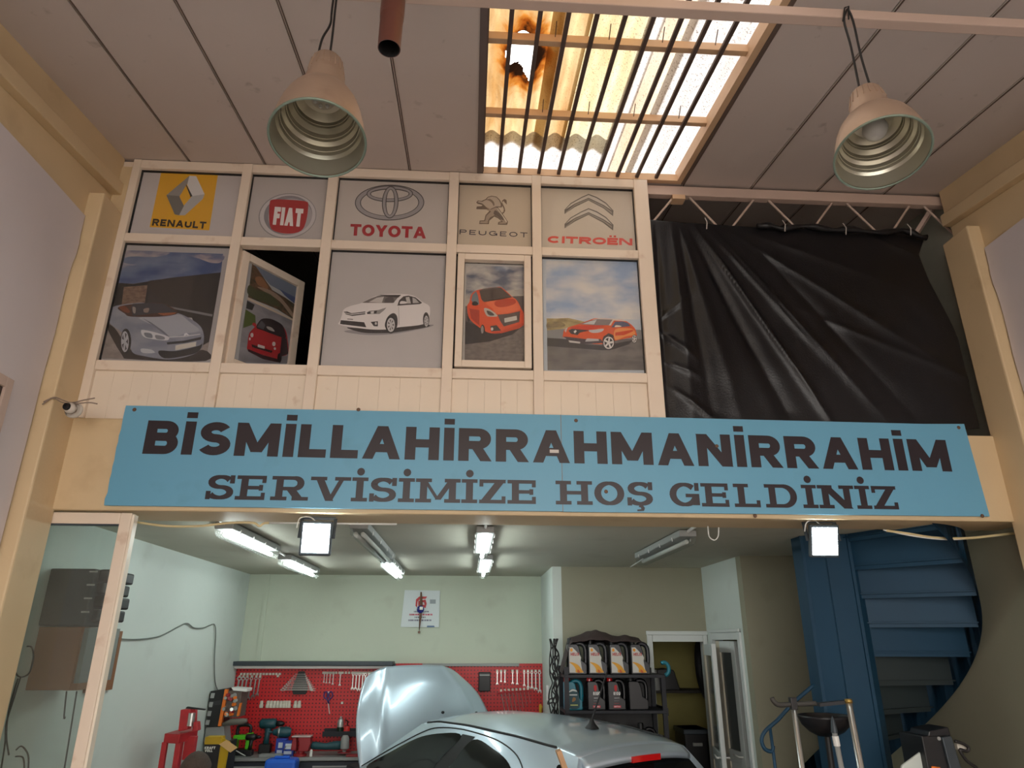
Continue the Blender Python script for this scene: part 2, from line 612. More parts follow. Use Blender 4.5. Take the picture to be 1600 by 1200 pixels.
MB().box(-9, 10, -16, 12, -.2, 0).build('floor', m_floor, kind='structure')
MB().box(-3.0, -2.73, YF + .03, 9.3, 0, ZC + .1).build('wall_left', m_wallwhite, kind='structure')
MB().box(-3.0, XL - .03, YFR, YF + .03, 0, 6.4).build('wall_left_hall', m_sheet, kind='structure')
MB().box(-3.0, -2.73, YF + .03, 9.3, ZC + .1, 6.6).build('wall_left_mezzanine', m_dark, kind='structure')
MB().box(XR + .03, 4.3, YFR, YC + .1, 0, 6.4).build('wall_right_hall', m_sheet, kind='structure')
MB().box(3.78, 4.3, YC + .1, 9.3, 0, ZC).build('wall_right', m_wallolive, kind='structure')
MB().box(3.78, 4.3, YC + .1, 9.3, ZC, 6.6).build('wall_right_mezzanine', mat('grey_green_block', srgb(168, 168, 154), .8, var=.15), kind='structure')
MB().box(-3.0, 4.3, YB, 9.3, 0, ZC + .1).build('wall_back', m_wallgreen, kind='structure')
MB().box(-3.0, 4.3, YB, 9.3, ZC + .1, 6.8).build('wall_back_mezzanine', m_dark, kind='structure')
MB().box(-2.73, 3.78, YF + .4, YB, ZC, ZC + .1).build('ceiling_workshop', m_ceil, kind='structure')
# walls of the store room that stand into the workshop
XB0, XB1 = 1.02, 2.60
YBW, YCW = 7.85, 6.67
dx0, dx1, dzt = 1.985, 2.555, 2.06
w = MB()
w.box(XB0, dx0, YBW, YBW + .12, 0, ZC)
w.box(dx1, XB1 + .1, YBW, YBW + .12, 0, ZC)
w.box(dx0, dx1, YBW, YBW + .12, dzt, ZC)
w.build('wall_store_front', m_wallolive, kind='structure')
MB().box(XB0 - .1, XB0, YBW, YB, 0, ZC).build('wall_store_side', m_wallwhite, kind='structure')  # side face set paler than the front: its lit look is in the colour
w = MB()
sy0, sy1 = 6.9, 7.66
w.box(XB1, XB1 + .1, YCW + .12, sy0, 0, ZC)
w.box(XB1, XB1 + .1, sy1, YBW, 0, ZC)
w.box(XB1, XB1 + .1, sy0, sy1, 2.1, ZC)
w.build('wall_passage_side', m_wallwhite, kind='structure')
MB().box(XB1, 3.78, YCW, YCW + .12, 0, ZC).build('wall_passage_front', m_wallolive, kind='structure')
# back of the store room (unlit olive plaster)
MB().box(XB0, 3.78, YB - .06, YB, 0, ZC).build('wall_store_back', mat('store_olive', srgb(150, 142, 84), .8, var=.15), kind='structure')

# lintel and yellow piers
l = MB()
l.box(XL - .06, 3.85, YF, YF + .4, 2.805, 3.40)
lint = l.build('lintel', m_yellow, kind='structure', bevel=.008)
MB().box(-2.73, 3.78, YF + .41, YB, ZC + .1, 3.0).build('floor_mezzanine', m_dark, kind='structure')


def column(x0, x1, name):
    c = MB().box(x0, x1, YC, YF + .03, 0, 4.95)
    return c.build(name, m_yellow, kind='structure', bevel=.012)


colL = column(XL - .05, -2.572, 'column_left')
colR = column(3.618, XR + .05, 'column_right')
MB().box(-2.74, -2.572, YF + .004, YF + .06, 2.9, 5.36).build('wall_left_infill', m_yellow, kind='structure')
# sheared tops of the columns, welded to the haunched rafters


def rafter(side, name):
    sx = 1 if side < 0 else -1
    root = empty(name, ((-2.7 if side < 0 else 3.8), 0, 4.7), kind='structure')
    xs = [(XL - .06, XL - .015), (XL - .06, XL + .05)] if side < 0 else [(XR + .015, XR + .06), (XR - .05, XR + .06)]
    # web: haunched, its lower edge nearly level
    def z_low(y): return 4.60 + (y - 3.0) * .075
    def z_mid(y): return 4.93 + (y - 3.0) * .125
    def seg(zl, zh, x0, x1, y0, y1):
        m = MB()
        m.hexa([(x0, y0, zl(y0)), (x1, y0, zl(y0)), (x1, y1, zl(y1)), (x0, y1, zl(y1))], [(x0, y0, zh(y0)), (x1, y0, zh(y0)), (x1, y1, zh(y1)), (x0, y1, zh(y1))])
        return m
    yend = YF + .02
    seg(z_low, z_mid, *xs[0], YFR, yend).build('web', m_yellow, root, bevel=.006)
    seg(z_mid, lambda y: z_mid(y) + .10, *xs[1], YFR, yend).build('flange', m_yellow, root, bevel=.006)
    x0, x1 = (xs[1][0], xs[1][1] - .04) if side < 0 else (xs[1][0] + .04, xs[1][1])
    seg(lambda y: z_mid(y) + .10, lambda y: roof_z(y, .05), x0, x1, YFR, yend).build('eaves_beam', m_yellow, root, bevel=.006)
    return root


rafter(-1, 'rafter_left')
rafter(1, 'rafter_right')

# ------------------------------------------------------------ sloping ceiling of long boards
ceil = empty('ceiling', (0.5, 0, roof_z(0)), kind='structure')
SK0, SK1, SKY0, SKY1 = 0.02, 1.61, -3.2, 4.47
xs = [-2.72, -2.18, -1.62, -1.08, -.53, SK0, .55, 1.08, SK1, 2.165, 2.705, 3.255, 3.80]


def slab(x0, x1, y0, y1, z0=0.0, z1=.02):
    m = MB()
    m.hexa([(x0, y0, roof_z(y0, z0)), (x1, y0, roof_z(y0, z0)), (x1, y1, roof_z(y1, z0)), (x0, y1, roof_z(y1, z0))],
           [(x0, y0, roof_z(y0, z1)), (x1, y0, roof_z(y0, z1)), (x1, y1, roof_z(y1, z1)), (x0, y1, roof_z(y1, z1))])
    return m


for i in range(len(xs) - 1):
    a, b = xs[i] + .004, xs[i + 1] - .004
    segs = [(YFR, SKY0), (SKY1, YB)] if xs[i] >= SK0 - .01 and xs[i + 1] <= SK1 + .01 else [(YFR, YB)]
    for y0, y1 in segs:
        slab(a, b, y0, y1).build('ceiling_board', m_board, ceil)
for i, x in enumerate(xs[1:-1]):
    if SK0 + .1 < x < SK1 - .1:
        continue
    slab(x - .02, x + .02, YFR, YB, .012, .03).build('joint_strip', m_groove, ceil)
    # narrow metal rib beside each joint
    slab(x + .010, x + .016, YFR, YB, -.006, .012).build('joint_rib', m_groove, ceil)
r = MB()
for x0, x1, y0, y1 in ((-3, SK0 - .02, YFR, 9.3), (SK1 + .02, 4.3, YFR, 9.3), (SK0 - .02, SK1 + .02, YFR, SKY0), (SK0 - .02, SK1 + .02, SKY1, 9.3)):
    s_ = slab(x0, x1, y0, y1, .03, .08)
    r.add(s_.v, s_.f)
r.build('roof_deck', m_dark, kind='structure')

# ------------------------------------------------------------ skylight: corrugated translucent sheets over purlins and bars
sky = empty('window_1', ((SK0 + SK1) / 2, 3, roof_z(3)), kind='structure', label='skylight of corrugated translucent sheets with a burnt hole')


SHEET_T = .42         # share of daylight the weathered sheets let through


def sheet_material(name, c_lo, c_hi, grain, burnt=None):
    m = bpy.data.materials.new(name)
    m.use_nodes = True
    nt = m.node_tree
    nt.nodes.remove(nt.nodes['Principled BSDF'])
    out = nt.nodes['Material Output']
    tc = nt.nodes.new('ShaderNodeTexCoord')
    n1 = nt.nodes.new('ShaderNodeTexNoise'); n1.inputs['Scale'].default_value = 3.0; n1.inputs['Detail'].default_value = 6
    mp = nt.nodes.new('ShaderNodeMapping'); mp.inputs['Scale'].default_value = (3.0, .5, 1)
    nt.links.new(tc.outputs['Object'], mp.inputs[0]); nt.links.new(mp.outputs[0], n1.inputs['Vector'])
    mx = nt.nodes.new('ShaderNodeMix'); mx.data_type = 'RGBA'
    mx.inputs[6].default_value = (*c_lo, 1); mx.inputs[7].default_value = (*c_hi, 1)
    cr = nt.nodes.new('ShaderNodeMapRange'); cr.inputs[1].default_value = .36; cr.inputs[2].default_value = .64
    nt.links.new(n1.outputs['Fac'], cr.inputs[0]); nt.links.new(cr.outputs[0], mx.inputs[0])
    # fibre grain
    n2 = nt.nodes.new('ShaderNodeTexNoise'); n2.inputs['Scale'].default_value = 90; n2.inputs['Detail'].default_value = 3
    nt.links.new(tc.outputs['Object'], n2.inputs['Vector'])
    g = nt.nodes.new('ShaderNodeMapRange'); g.inputs[1].default_value = .57; g.inputs[2].default_value = .68; g.inputs[3].default_value = 0; g.inputs[4].default_value = grain
    nt.links.new(n2.outputs['Fac'], g.inputs[0])
    m2 = nt.nodes.new('ShaderNodeMix'); m2.data_type = 'RGBA'; m2.inputs[7].default_value = (.12, .09, .07, 1)
    nt.links.new(g.outputs[0], m2.inputs[0]); nt.links.new(mx.outputs[2], m2.inputs[6])
    last = m2.outputs[2]
    if burnt:
        vm = nt.nodes.new('ShaderNodeVectorMath'); vm.operation = 'SUBTRACT'; vm.inputs[1].default_value = burnt
        nt.links.new(tc.outputs['Object'], vm.inputs[0])
        sc = nt.nodes.new('ShaderNodeVectorMath'); sc.operation = 'MULTIPLY'; sc.inputs[1].default_value = (1.25, .62, 0)
        nt.links.new(vm.outputs[0], sc.inputs[0])
        ln = nt.nodes.new('ShaderNodeVectorMath'); ln.operation = 'LENGTH'
        nt.links.new(sc.outputs[0], ln.inputs[0])
        n3 = nt.nodes.new('ShaderNodeTexNoise'); n3.inputs['Scale'].default_value = 14; n3.inputs['Detail'].default_value = 5
        nt.links.new(tc.outputs['Object'], n3.inputs['Vector'])
        ad = nt.nodes.new('ShaderNodeMath'); ad.operation = 'MULTIPLY_ADD'; ad.inputs[1].default_value = .16; 
        nt.links.new(n3.outputs['Fac'], ad.inputs[0]); nt.links.new(ln.outputs['Value'], ad.inputs[2])
        rp = nt.nodes.new('ShaderNodeValToRGB')
        e = rp.color_ramp.elements
        e[0].position = .0; e[0].color = (.004, .003, .003, 1)
        e[1].position = .205; e[1].color = (.02, .008, .004, 1)
        for pos, col in ((.235, (.30, .07, .008, 1)), (.275, (.62, .24, .04, 1)), (.33, (.72, .46, .2, 1))):
            x = e.new(pos); x.color = col
        nt.links.new(ad.outputs[0], rp.inputs[0])
        ms = nt.nodes.new('ShaderNodeMapRange'); ms.inputs[1].default_value = .27; ms.inputs[2].default_value = .36; ms.inputs[3].default_value = 1; ms.inputs[4].default_value = 0
        nt.links.new(ad.outputs[0], ms.inputs[0])
        m3 = nt.nodes.new('ShaderNodeMix'); m3.data_type = 'RGBA'
        nt.links.new(ms.outputs[0], m3.inputs[0]); nt.links.new(last, m3.inputs[6]); nt.links.new(rp.outputs[0], m3.inputs[7])
        last = m3.outputs[2]
    tl = nt.nodes.new('ShaderNodeBsdfTranslucent')
    dm = nt.nodes.new('ShaderNodeVectorMath'); dm.operation = 'SCALE'; dm.inputs['Scale'].default_value = SHEET_T
    nt.links.new(last, dm.inputs[0])
    last = dm.outputs[0]
    df = nt.nodes.new('ShaderNodeBsdfDiffuse')
    ms2 = nt.nodes.new('ShaderNodeMixShader'); ms2.inputs[0].default_value = .15
    nt.links.new(last, tl.inputs[0]); nt.links.new(last, df.inputs[0])
    nt.links.new(tl.outputs[0], ms2.inputs[1]); nt.links.new(df.outputs[0], ms2.inputs[2])
    nt.links.new(ms2.outputs[0], out.inputs[0])
    return m


p0s = Vector((0, 4.42, 5.43 + .13)); ns = Vector((0, -math.sin(math.radians(7.92)), math.cos(math.radians(7.92))))
hole = [on_plane(x, y, p0s, ns) for x, y in ((800, 60), (812, 53), (826, 55), (833, 68), (835, 96), (832, 116), (826, 124), (818, 113), (808, 101), (797, 100), (790, 88), (793, 72))]
hc = sum(hole, Vector()) / len(hole)


def in_hole(x, y):
    c = False
    n = len(hole)
    for i in range(n):
        a, b = hole[i], hole[(i + 1) % n]
        if (a.y > y) != (b.y > y) and x < (b.x - a.x) * (y - a.y) / (b.y - a.y) + a.x:
            c = not c
    return c


PER = .154


def corr_sheet(x0, x1, y0, y1, lift, m, ragged=0.0, cut=False, ph=0.0):
    nx = max(8, int((x1 - x0) / (.011 if cut else .016)))
    ny = max(2, int((y1 - y0) / (.012 if cut else .25)))
    mb = MB()

    def pt(i, j):
        x = x0 + (x1 - x0) * i / nx
        y = y0 + (y1 - y0) * j / ny
        if j == ny and ragged:
            y += ragged * (noise.noise(Vector((x * 9, 3.1, 0))))
        if cut:
            x += .004 * noise.noise(Vector((i * .7, j * .7, 1)))
        return Vector((x, y, roof_z(y, .13 + lift + .024 * math.cos(2 * math.pi * (x - .09 + ph) / PER))))
    vs = [pt(i, j) for j in range(ny + 1) for i in range(nx + 1)]
    k = nx + 1
    fs = []
    for j in range(ny):
        for i in range(nx):
            c = (vs[j * k + i] + vs[(j + 1) * k + i + 1]) / 2
            if cut and in_hole(c.x + .012 * noise.noise(c * 40), c.y + .012 * noise.noise(c * 35 + Vector((5, 5, 5)))):
                continue
            fs.append((j * k + i, j * k + i + 1, (j + 1) * k + i + 1, (j + 1) * k + i))
    mb.add(vs, fs)
    return mb.build('skylight_sheet', m, sky, smooth=True)


so = origin_of(sky)
sm_burnt = sheet_material('sheet_burnt', srgb(196, 150, 92), srgb(252, 222, 170), .25, tuple(hc - so + Vector((.025, 0, 0))))
sm_tan = sheet_material('sheet_tan', srgb(205, 160, 105), srgb(246, 214, 165), .35)
sm_yellow = sheet_material('sheet_yellow', srgb(240, 215, 165), srgb(255, 240, 205), .6)
sm_peach = sheet_material('sheet_peach', srgb(242, 212, 180), srgb(255, 236, 214), .5)
sm_white = sheet_material('sheet_white', srgb(240, 234, 232), srgb(255, 252, 250), .7)
corr_sheet(SK0 + .015, .47, 2.35, 4.20, .012, sm_burnt, .03, cut=True)
corr_sheet(SK0 - .02, .62, -3.3, 2.38, 0, sm_tan)
corr_sheet(.40, .62, 2.3, 4.24, .004, sm_tan, .03)
corr_sheet(.60, .98, -3.3, 4.24, .010, sm_yellow, .04)
corr_sheet(SK0 - .02, .98, 4.05, 4.56, -.006, sm_white)
corr_sheet(1.03, 1.22, -3.3, 4.56, .004, sm_peach)
corr_sheet(.93, 1.04, -3.3, 4.56, -.002, sm_white)
corr_sheet(1.18, SK1 + .12, -3.3, 4.56, -.004, sm_white)
m_tanwood = mat('purlin_wood', srgb(214, 178, 142), .6, var=.12, vscale=6)
m_bar = mat('security_bar', srgb(84, 66, 58), .6, var=.1)
for y in [3.74 - .71 * q for q in range(10)]:
    slab(SK0 - .01, SK1 + .01, y - .022, y + .022, .045, .10).build('purlin', m_tanwood, sky, bevel=.003)
for k in range(10):
    x = .16 + k * .1535
    if x > SK1 - .1:
        break
    slab(x - .0125, x + .0125, SKY0, SKY1 + .03, .012, .032).build('security_bar', m_bar, sky)
slab(SK1 - .055, SK1 - .012, SKY0, SKY1 - .02, .0, .10).build('frame_side', m_tanwood, sky)
slab(SK1 - .012, SK1 + .012, SKY0, SKY1, -.004, .13).build('frame_side', m_groove, sky)
slab(SK0 - .03, SK0 + .012, SKY0, SKY1, -.006, .13).build('frame_side', mat('galvanised_trim', srgb(110, 100, 98), .45, .6, var=.1), sky)
slab(SK0, SK1, SKY1 - .05, SKY1, 0, .06).build('frame_end', m_tanwood, sky)
nails = MB()
for k in range(4):
    x = .42 + k * .31
    for y in (3.0, 3.71):
        nails.tube([(x, y - .02, roof_z(y, .05)), (x + .003, y - .075, roof_z(y, .11))], .003, 5)
nails.build('sheet_hook', m_bar, sky)

# ------------------------------------------------------------ tie tube, bracing and lattice purlin
tie = MB().box(-2.6, 3.66, 2.47, 2.53, 4.955, 5.012)
tie.build('tie_beam', m_steel, bevel=.005, kind='structure')
MB().tube([at(1385, -30, Y=2.7), at(1425, 18, Y=2.75)], .007, 6).build('bracing_rod', m_groove, kind='structure')
MB().tube([at(1560, -25, Y=2.9), at(1625, 40, Y=2.95)], .007, 6).build('bracing_rod', m_groove, kind='structure')

pz = at(1250, 309, Y=4.5).z
lat = empty('lattice_purlin', (2.4, 4.62, 4.9), kind='structure', label='pink lattice purlin above the black tarpaulin')
MB().box(1.32, 3.76, 4.47, 4.53, pz - .042, pz + .042).build('top_chord', m_steel, lat, bevel=.004)
MB().box(1.33, 3.4, 4.48, 4.52, pz - .50, pz - .46).build('bottom_chord', m_steel, lat)
xa = 1.55
while xa < 3.5:
    b0 = MB().tube([(xa, 4.5, pz - .03), (xa - .34, 4.5, pz - .47)], .009, 6)
    b0.build('diagonal_rod', m_steel, lat)
    MB().tube([(xa + .11, 4.5, pz - .03), (xa + .45, 4.5, pz - .47)], .009, 6).build('diagonal_rod', m_steel, lat)
    xa += .64
MB().bar((3.72, 4.55, pz + .02), (3.52, 4.7, pz - .3), .05, .03).build('end_brace', m_steel, lat)
MB().box(1.52, 1.62, 4.46, 4.54, pz - .082, pz - .043).build('clip_block', m_tanwood, lat)

# ------------------------------------------------------------ grey sheeting and small frames on the side walls


def wall_sheet(x, side, name, label):
    def fn(u, v):
        y = -3.5 + u * (YC + 3.49)
        z = .3 + v * 4.45
        d = .012 * noise.noise(Vector((y * 1.3, z * .5, side))) + .010 * math.sin(9 * (y * .3 + z * .8) + 3 * noise.noise(Vector((y, z, 2)))) * max(0, noise.noise(Vector((y * .6, z * .6, 7))))
        # sag folds under the rafter
        d += .012 * math.exp(-((z - 4.35 - .12 * (y - 3)) / .07) ** 2)
        return (x - side * d, y, z)
    mb = MB().grid(fn, 70, 60)
    return mb.build(name, m_sheet, smooth=True, label=label, cat='sheet')


wall_sheet(XL + .004, -1, 'wall_sheet', 'grey plastic sheeting covering the wall beside the left column')
wall_sheet(XR - .004, 1, 'wall_sheet', 'grey plastic sheeting covering the wall beside the right column')
g = at(12, 610, X=XL + .02)
wf = empty('wall_frame', (XL + .02, g.y - .3, g.z - .9), label='dark framed panel on the left wall at the picture edge', cat='frame')
MB().box(XL - .01, XL + .03, g.y - .6, g.y - .06, g.z - .8, g.z).build('panel', mat('brown_panel', srgb(60, 44, 38), .5, var=.2), wf)
fr = MB()
fr.box(XL - .01, XL + .045, g.y - .06, g.y, g.z - .86, g.z + .06)
fr.box(XL - .01, XL + .045, g.y - .66, g.y - .06, g.z, g.z + .06)
fr.build('frame', m_steel, wf, bevel=.004)
# ============================================================ MEZZANINE WINDOW PARTITION
m_pvc = mat('aged_pvc', srgb(228, 211, 192), .4, var=.05, vscale=5, stain=(srgb(170, 122, 84), 7, .6, .82, .6))
m_pvc2 = mat('aged_pvc_panel', srgb(230, 214, 194), .45, var=.05, vscale=3, stain=(srgb(180, 140, 104), 10, .64, .8, .5))
m_gasket = mat('black_gasket', srgb(28, 26, 26), .6, var=.1)
m_pane = glass_mat('pane_glass', (.97, .97, .97), refl=.5, rough=.05, dirt=.03, dirtcol=(.5, .45, .4))
part = empty('window_2', (-.63, YF + .03, 3.4), kind='structure', label='cream framed window partition of the mezzanine with car posters')
MX = [(-2.572, -2.515), (-1.770, -1.700), (-1.130, -1.056), (-.220, -.147), (.412, .482), (1.205, 1.314)]
ZTOP, ZT1, ZM0, ZM1, ZL0, ZL1, ZBT = 5.425, 5.352, 4.722, 4.790, 3.735, 3.805, 3.40
FY0, FY1 = YF - .002, YF + .066
for i, (a, b) in enumerate(MX):
    MB().box(a, b, FY0 - .004, FY1, ZBT, ZTOP).build('mullion', m_pvc, part, bevel=.004)
for i in range(5):
    a, b = MX[i][1], MX[i + 1][0]
    MB().box(a, b, FY0, FY1, ZT1, ZTOP).build('top_rail', m_pvc, part, bevel=.004)
    MB().box(a, b, FY0, FY1, ZM0, ZM1).build('middle_rail', m_pvc, part, bevel=.004)
    MB().box(a, b, FY0, FY1, ZL0, ZL1).build('sill_rail', m_pvc, part, bevel=.004)
    # tongue and groove planks under the sill
    n = 6 if (b - a) > .65 else 5
    for k in range(n):
        u0, u1 = a + (b - a) * k / n, a + (b - a) * (k + 1) / n
        MB().box(u0 + .0003, u1 - .0003, YF + .022, YF + .04, ZBT, ZL0).build('plank', m_pvc2, part, bevel=.001)
    gk = MB()
    for z0, z1 in ((ZM1, ZT1), (ZL1, ZM0)):
        if i == 1 and z0 == ZL1:
            continue
        gk.box(a, b, YF + .026, YF + .05, z0, z0 + .005).box(a, b, YF + .026, YF + .05, z1 - .006, z1)
        gk.box(a, a + .005, YF + .026, YF + .05, z0, z1).box(b - .005, b, YF + .026, YF + .05, z0, z1)
        MB().box(a + .004, b - .004, YF + .034, YF + .038, z0 + .004, z1 - .004).build('pane', m_pane, part)
    gk.build('gasket', m_gasket, part)
# top cap continuing to the left wall
MB().box(-2.66, -2.572, FY0 + .02, FY1, 5.36, 5.415).build('top_rail', m_pvc, part)
# inner casing of the closed casement (fourth bay)
a, b = MX[3][1], MX[4][0]
for q in ((a + .012, a + .062, ZL1 + .012, ZM0 - .012), (b - .062, b - .012, ZL1 + .012, ZM0 - .012), (a + .062, b - .062, ZL1 + .012, ZL1 + .062), (a + .062, b - .062, ZM0 - .062, ZM0 - .012)):
    MB().box(q[0], q[1], YF - .012, YF + .04, q[2], q[3]).build('casement_frame', m_pvc, part, bevel=.004)

# open casement of the second bay: hinged on the left, swung inwards
ha = Vector((MX[1][1] + .012, YF + .05, 0))
ang = math.radians(54)
sd = Vector((math.cos(ang), math.sin(ang), 0))      # along the casement
sn = Vector((-math.sin(ang), math.cos(ang), 0))     # its thickness, away from the camera
SWD = .575
z0, z1 = ZL1 + .012, ZM0 - .012


def sash_bar(u0, u1, a, b):
    c = ha + sd * ((u0 + u1) / 2) + Vector((0, 0, (a + b) / 2)) + sn * .028
    return MB().obox(c, sd * (u1 - u0) / 2, sn * .03, Vector((0, 0, (b - a) / 2)))


for q in ((0, .06, z0, z1), (SWD - .06, SWD, z0, z1), (.06, SWD - .06, z0, z0 + .06), (.06, SWD - .06, z1 - .06, z1)):
    sash_bar(*q).build('open_casement_frame', m_pvc, part, bevel=.004)
sash_bar(.058, SWD - .058, z0 + .058, z1 - .058).build('open_casement_pane', m_pane, part)

# ------------------------------------------------------------ posters behind the panes
YP = YF + .046
PN = Vector((0, 1, 0))
PPL = (Vector((0, YP, 0)), PN)


def film(name_col, i, row, label, inset=0.004):
    a, b = MX[i][1], MX[i + 1][0]
    z0, z1 = (ZM1, ZT1) if row == 0 else (ZL1, ZM0)
    if row == 1 and i == 3:
        a, b, z0, z1 = a + .06, b - .06, z0 + .06, z1 - .06
    root = empty('poster', ((a + b) / 2, YP, z0), label=label, cat='poster', group='car posters in the mezzanine windows')
    MB().box(a + inset, b - inset, YP + .0002, YP + .003, z0 + inset, z1 - inset).build('film', flat(name_col), root)
    return root


P0 = film((205, 197, 196), 0, 0, 'poster with the yellow RENAULT diamond badge')
P1 = film((196, 188, 184), 1, 0, 'poster with the round red FIAT badge')
P2 = film((206, 196, 188), 2, 0, 'poster with the silver oval rings and red TOYOTA lettering')
P3 = film((208, 192, 170), 3, 0, 'poster with the standing silver lion and PEUGEOT lettering')
P4 = film((212, 200, 184), 4, 0, 'poster with the double silver chevrons and red CITROËN lettering')
C0 = film((178, 172, 172), 0, 1, 'poster of a silver open convertible car before a dark wall')
C2 = film((196, 190, 188), 2, 1, 'poster of a white saloon car on a plain grey ground')
C3 = film((190, 186, 180), 3, 1, 'poster of an orange hatchback car on a dark road')
C4 = film((196, 204, 212), 4, 1, 'poster of an orange crossover car under a wide cloudy sky')

# --- yellow diamond badge
T = (0, 240, 2.8575)
def pp(root, name, col, pts, layer, smooth=False, T=T, plane=PPL):
    print_poly(root, name, col, pts, T, plane, layer, smooth)
pp(P0, 'yellow_field', (236, 178, 32), [(722, 72), (974, 88), (934, 343), (668, 328)], 1)
D = dict(t=(872, 100), r=(914, 182), b=(800, 276), l=(743, 186), b2=(826, 276), t2=(846, 100))
pp(P0, 'diamond_left', (150, 146, 142), [(846, 99), (872, 102), (832, 140), (803, 190), (800, 276), (780, 270), (743, 186)], 2)
pp(P0, 'diamond_upper', (225, 222, 222), [(846, 99), (876, 101), (914, 182), (858, 190), (836, 140)], 3)
pp(P0, 'diamond_right', (186, 184, 184), [(914, 182), (905, 204), (826, 276), (800, 276), (822, 232), (858, 190)], 4)
pp(P0, 'diamond_lower', (116, 112, 108), [(800, 276), (780, 272), (743, 186), (800, 190), (822, 234)], 5)
pp(P0, 'diamond_edge', (70, 66, 62), [(832, 138), (860, 190), (848, 196), (828, 160)], 6)
pp(P0, 'diamond_gap', (236, 178, 32), [(832, 146), (850, 192), (820, 230), (803, 190)], 7)
M_ink = flat((42, 36, 36))
def text_px(root, s, pa, pb, ph, col, wt, gap, T, aspect=1.0, plane=PPL, layer=3):
    """text between two traced baseline ends pa, pb with the top of its first letter at ph"""
    p0, n = plane
    A, B, H = [on_plane(T[0] + x / T[2], T[1] + y / T[2], p0, n) for x, y in (pa, pb, ph)]
    letters(s, A, B - A, H - A, flat(col), root, wt, gap, aspect=aspect, name='lettering', lift=n * (-.0004 * layer), joined=True)
text_px(P0, 'RENAULT', (678, 322), (918, 336), (684, 291), (42, 34, 34), .26, .16, T, 1.25)

# --- round red badge
T1 = (340, 240, 2.8579)
def ell(cx, cy, rx, ry, n=36, sk=0.0):
    return [(cx + rx * math.cos(2 * math.pi * k / n) + sk * ry * math.sin(2 * math.pi * k / n), cy + ry * math.sin(2 * math.pi * k / n)) for k in range(n)]
pp(P1, 'badge_rim', (150, 145, 145), ell(312, 278, 129, 101, sk=-.08), 1, T=T1)
pp(P1, 'badge_ring', (206, 200, 200), ell(313, 278, 125, 97, sk=-.08), 2, T=T1)
pp(P1, 'badge_shade', (140, 136, 140), ell(315, 276, 108, 88, sk=-.08), 3, T=T1)
pp(P1, 'badge_disc', (176, 170, 172), ell(324, 281, 98, 80, sk=-.08), 4, T=T1)
pp(P1, 'red_shield', (178, 40, 46), [(246, 206), (318, 207), (392, 214), (405, 230), (396, 300), (372, 346), (312, 358), (254, 346), (234, 322), (230, 262), (233, 222)], 5, True, T=T1)
text_px(P1, 'FIAT', (246, 318), (376, 328), (256, 238), (235, 228, 226), .26, .06, T1, .8, layer=7)

# --- oval rings
def ring(root, name, col, cx, cy, rx, ry, w, layer, T, sk=0.0, n=44):
    p0, nn = PPL
    o = ell(cx, cy, rx, ry, n, sk); i_ = ell(cx, cy, rx - w, ry - w * .8, n, sk)
    mb = MB()
    W_ = lambda q: on_plane(T[0] + q[0] / T[2], T[1] + q[1] / T[2], p0, nn) - nn * (.0004 * layer)
    for k in range(n):
        mb.poly([W_(o[k]), W_(o[(k + 1) % n]), W_(i_[(k + 1) % n]), W_(i_[k])])
    mb.build(name, flat(col), root)
for dw, col, ly in ((0, (78, 72, 72), 1), (4, (166, 160, 160), 2)):
    ring(P2, 'outer_ring', col, 768, 219, 155 - dw, 80 - dw, 27 - 2 * dw, ly, T1, -.04)
    ring(P2, 'cross_ring', col, 769, 180, 104 - dw, 37 - dw, 20 - 2 * dw, ly + 2, T1, -.04)
    ring(P2, 'upright_ring', col, 771, 218, 37 - dw, 72 - dw, 20 - 2 * dw, ly + 4, T1, -.04)
text_px(P2, 'TOYOTA', (590, 366), (930, 380), (594, 314), (176, 36, 46), .24, .06, T1, 1.05)

# --- standing lion
T3 = (700, 280, 10.667)
def pl(name, col, pts, layer, smooth=True): pp(P3, name, col, pts, layer, smooth, T=T3)
pl('lion_outline', (110, 92, 78), [(470, 385), (500, 355), (560, 362), (630, 330), (660, 295), (730, 275), (810, 292), (860, 340), (905, 420), (900, 470), (830, 470), (905, 570), (960, 650), (1000, 710), (985, 762), (830, 757), (838, 715), (890, 700), (830, 650), (770, 625), (690, 690), (680, 750), (520, 748), (528, 690), (605, 685), (625, 600), (690, 530), (640, 505), (470, 500), (480, 455), (560, 450), (575, 430), (490, 410)], 1, False)
pl('lion_head', (190, 172, 154), [(490, 385), (510, 366), (570, 376), (640, 345), (665, 308), (730, 288), (805, 304), (850, 350), (880, 415), (880, 455), (800, 455), (700, 500), (640, 470), (600, 430), (560, 400)], 2, False)
pl('lion_mane', (128, 110, 98), [(640, 345), (700, 330), (755, 370), (775, 420), (760, 450), (735, 400), (690, 362)], 3)
pl('lion_body', (166, 148, 132), [(645, 492), (720, 505), (800, 470), (900, 590), (960, 690), (980, 725), (960, 742), (848, 742), (855, 722), (915, 715), (860, 650), (780, 600), (700, 640), (668, 690), (664, 738), (535, 735), (540, 702), (618, 698), (640, 610), (715, 540)], 2, False)
pl('lion_shade', (108, 92, 82), [(790, 520), (880, 590), (930, 670), (900, 680), (820, 620), (760, 580)], 4)
pl('lion_highlight', (214, 200, 182), [(805, 475), (830, 490), (975, 690), (985, 720), (965, 720), (900, 610)], 5, False)
pl('lion_tail', (120, 100, 86), [(905, 355), (940, 330), (975, 350), (982, 425), (955, 400), (925, 365), (900, 385), (945, 480), (955, 530), (930, 570), (905, 580), (890, 570), (925, 540), (930, 500), (890, 410)], 3, False)
text_px(P3, 'PEUGEOT', (190, 918), (1322, 972), (196, 838), (58, 52, 66), .17, .42, T3, 1.5)

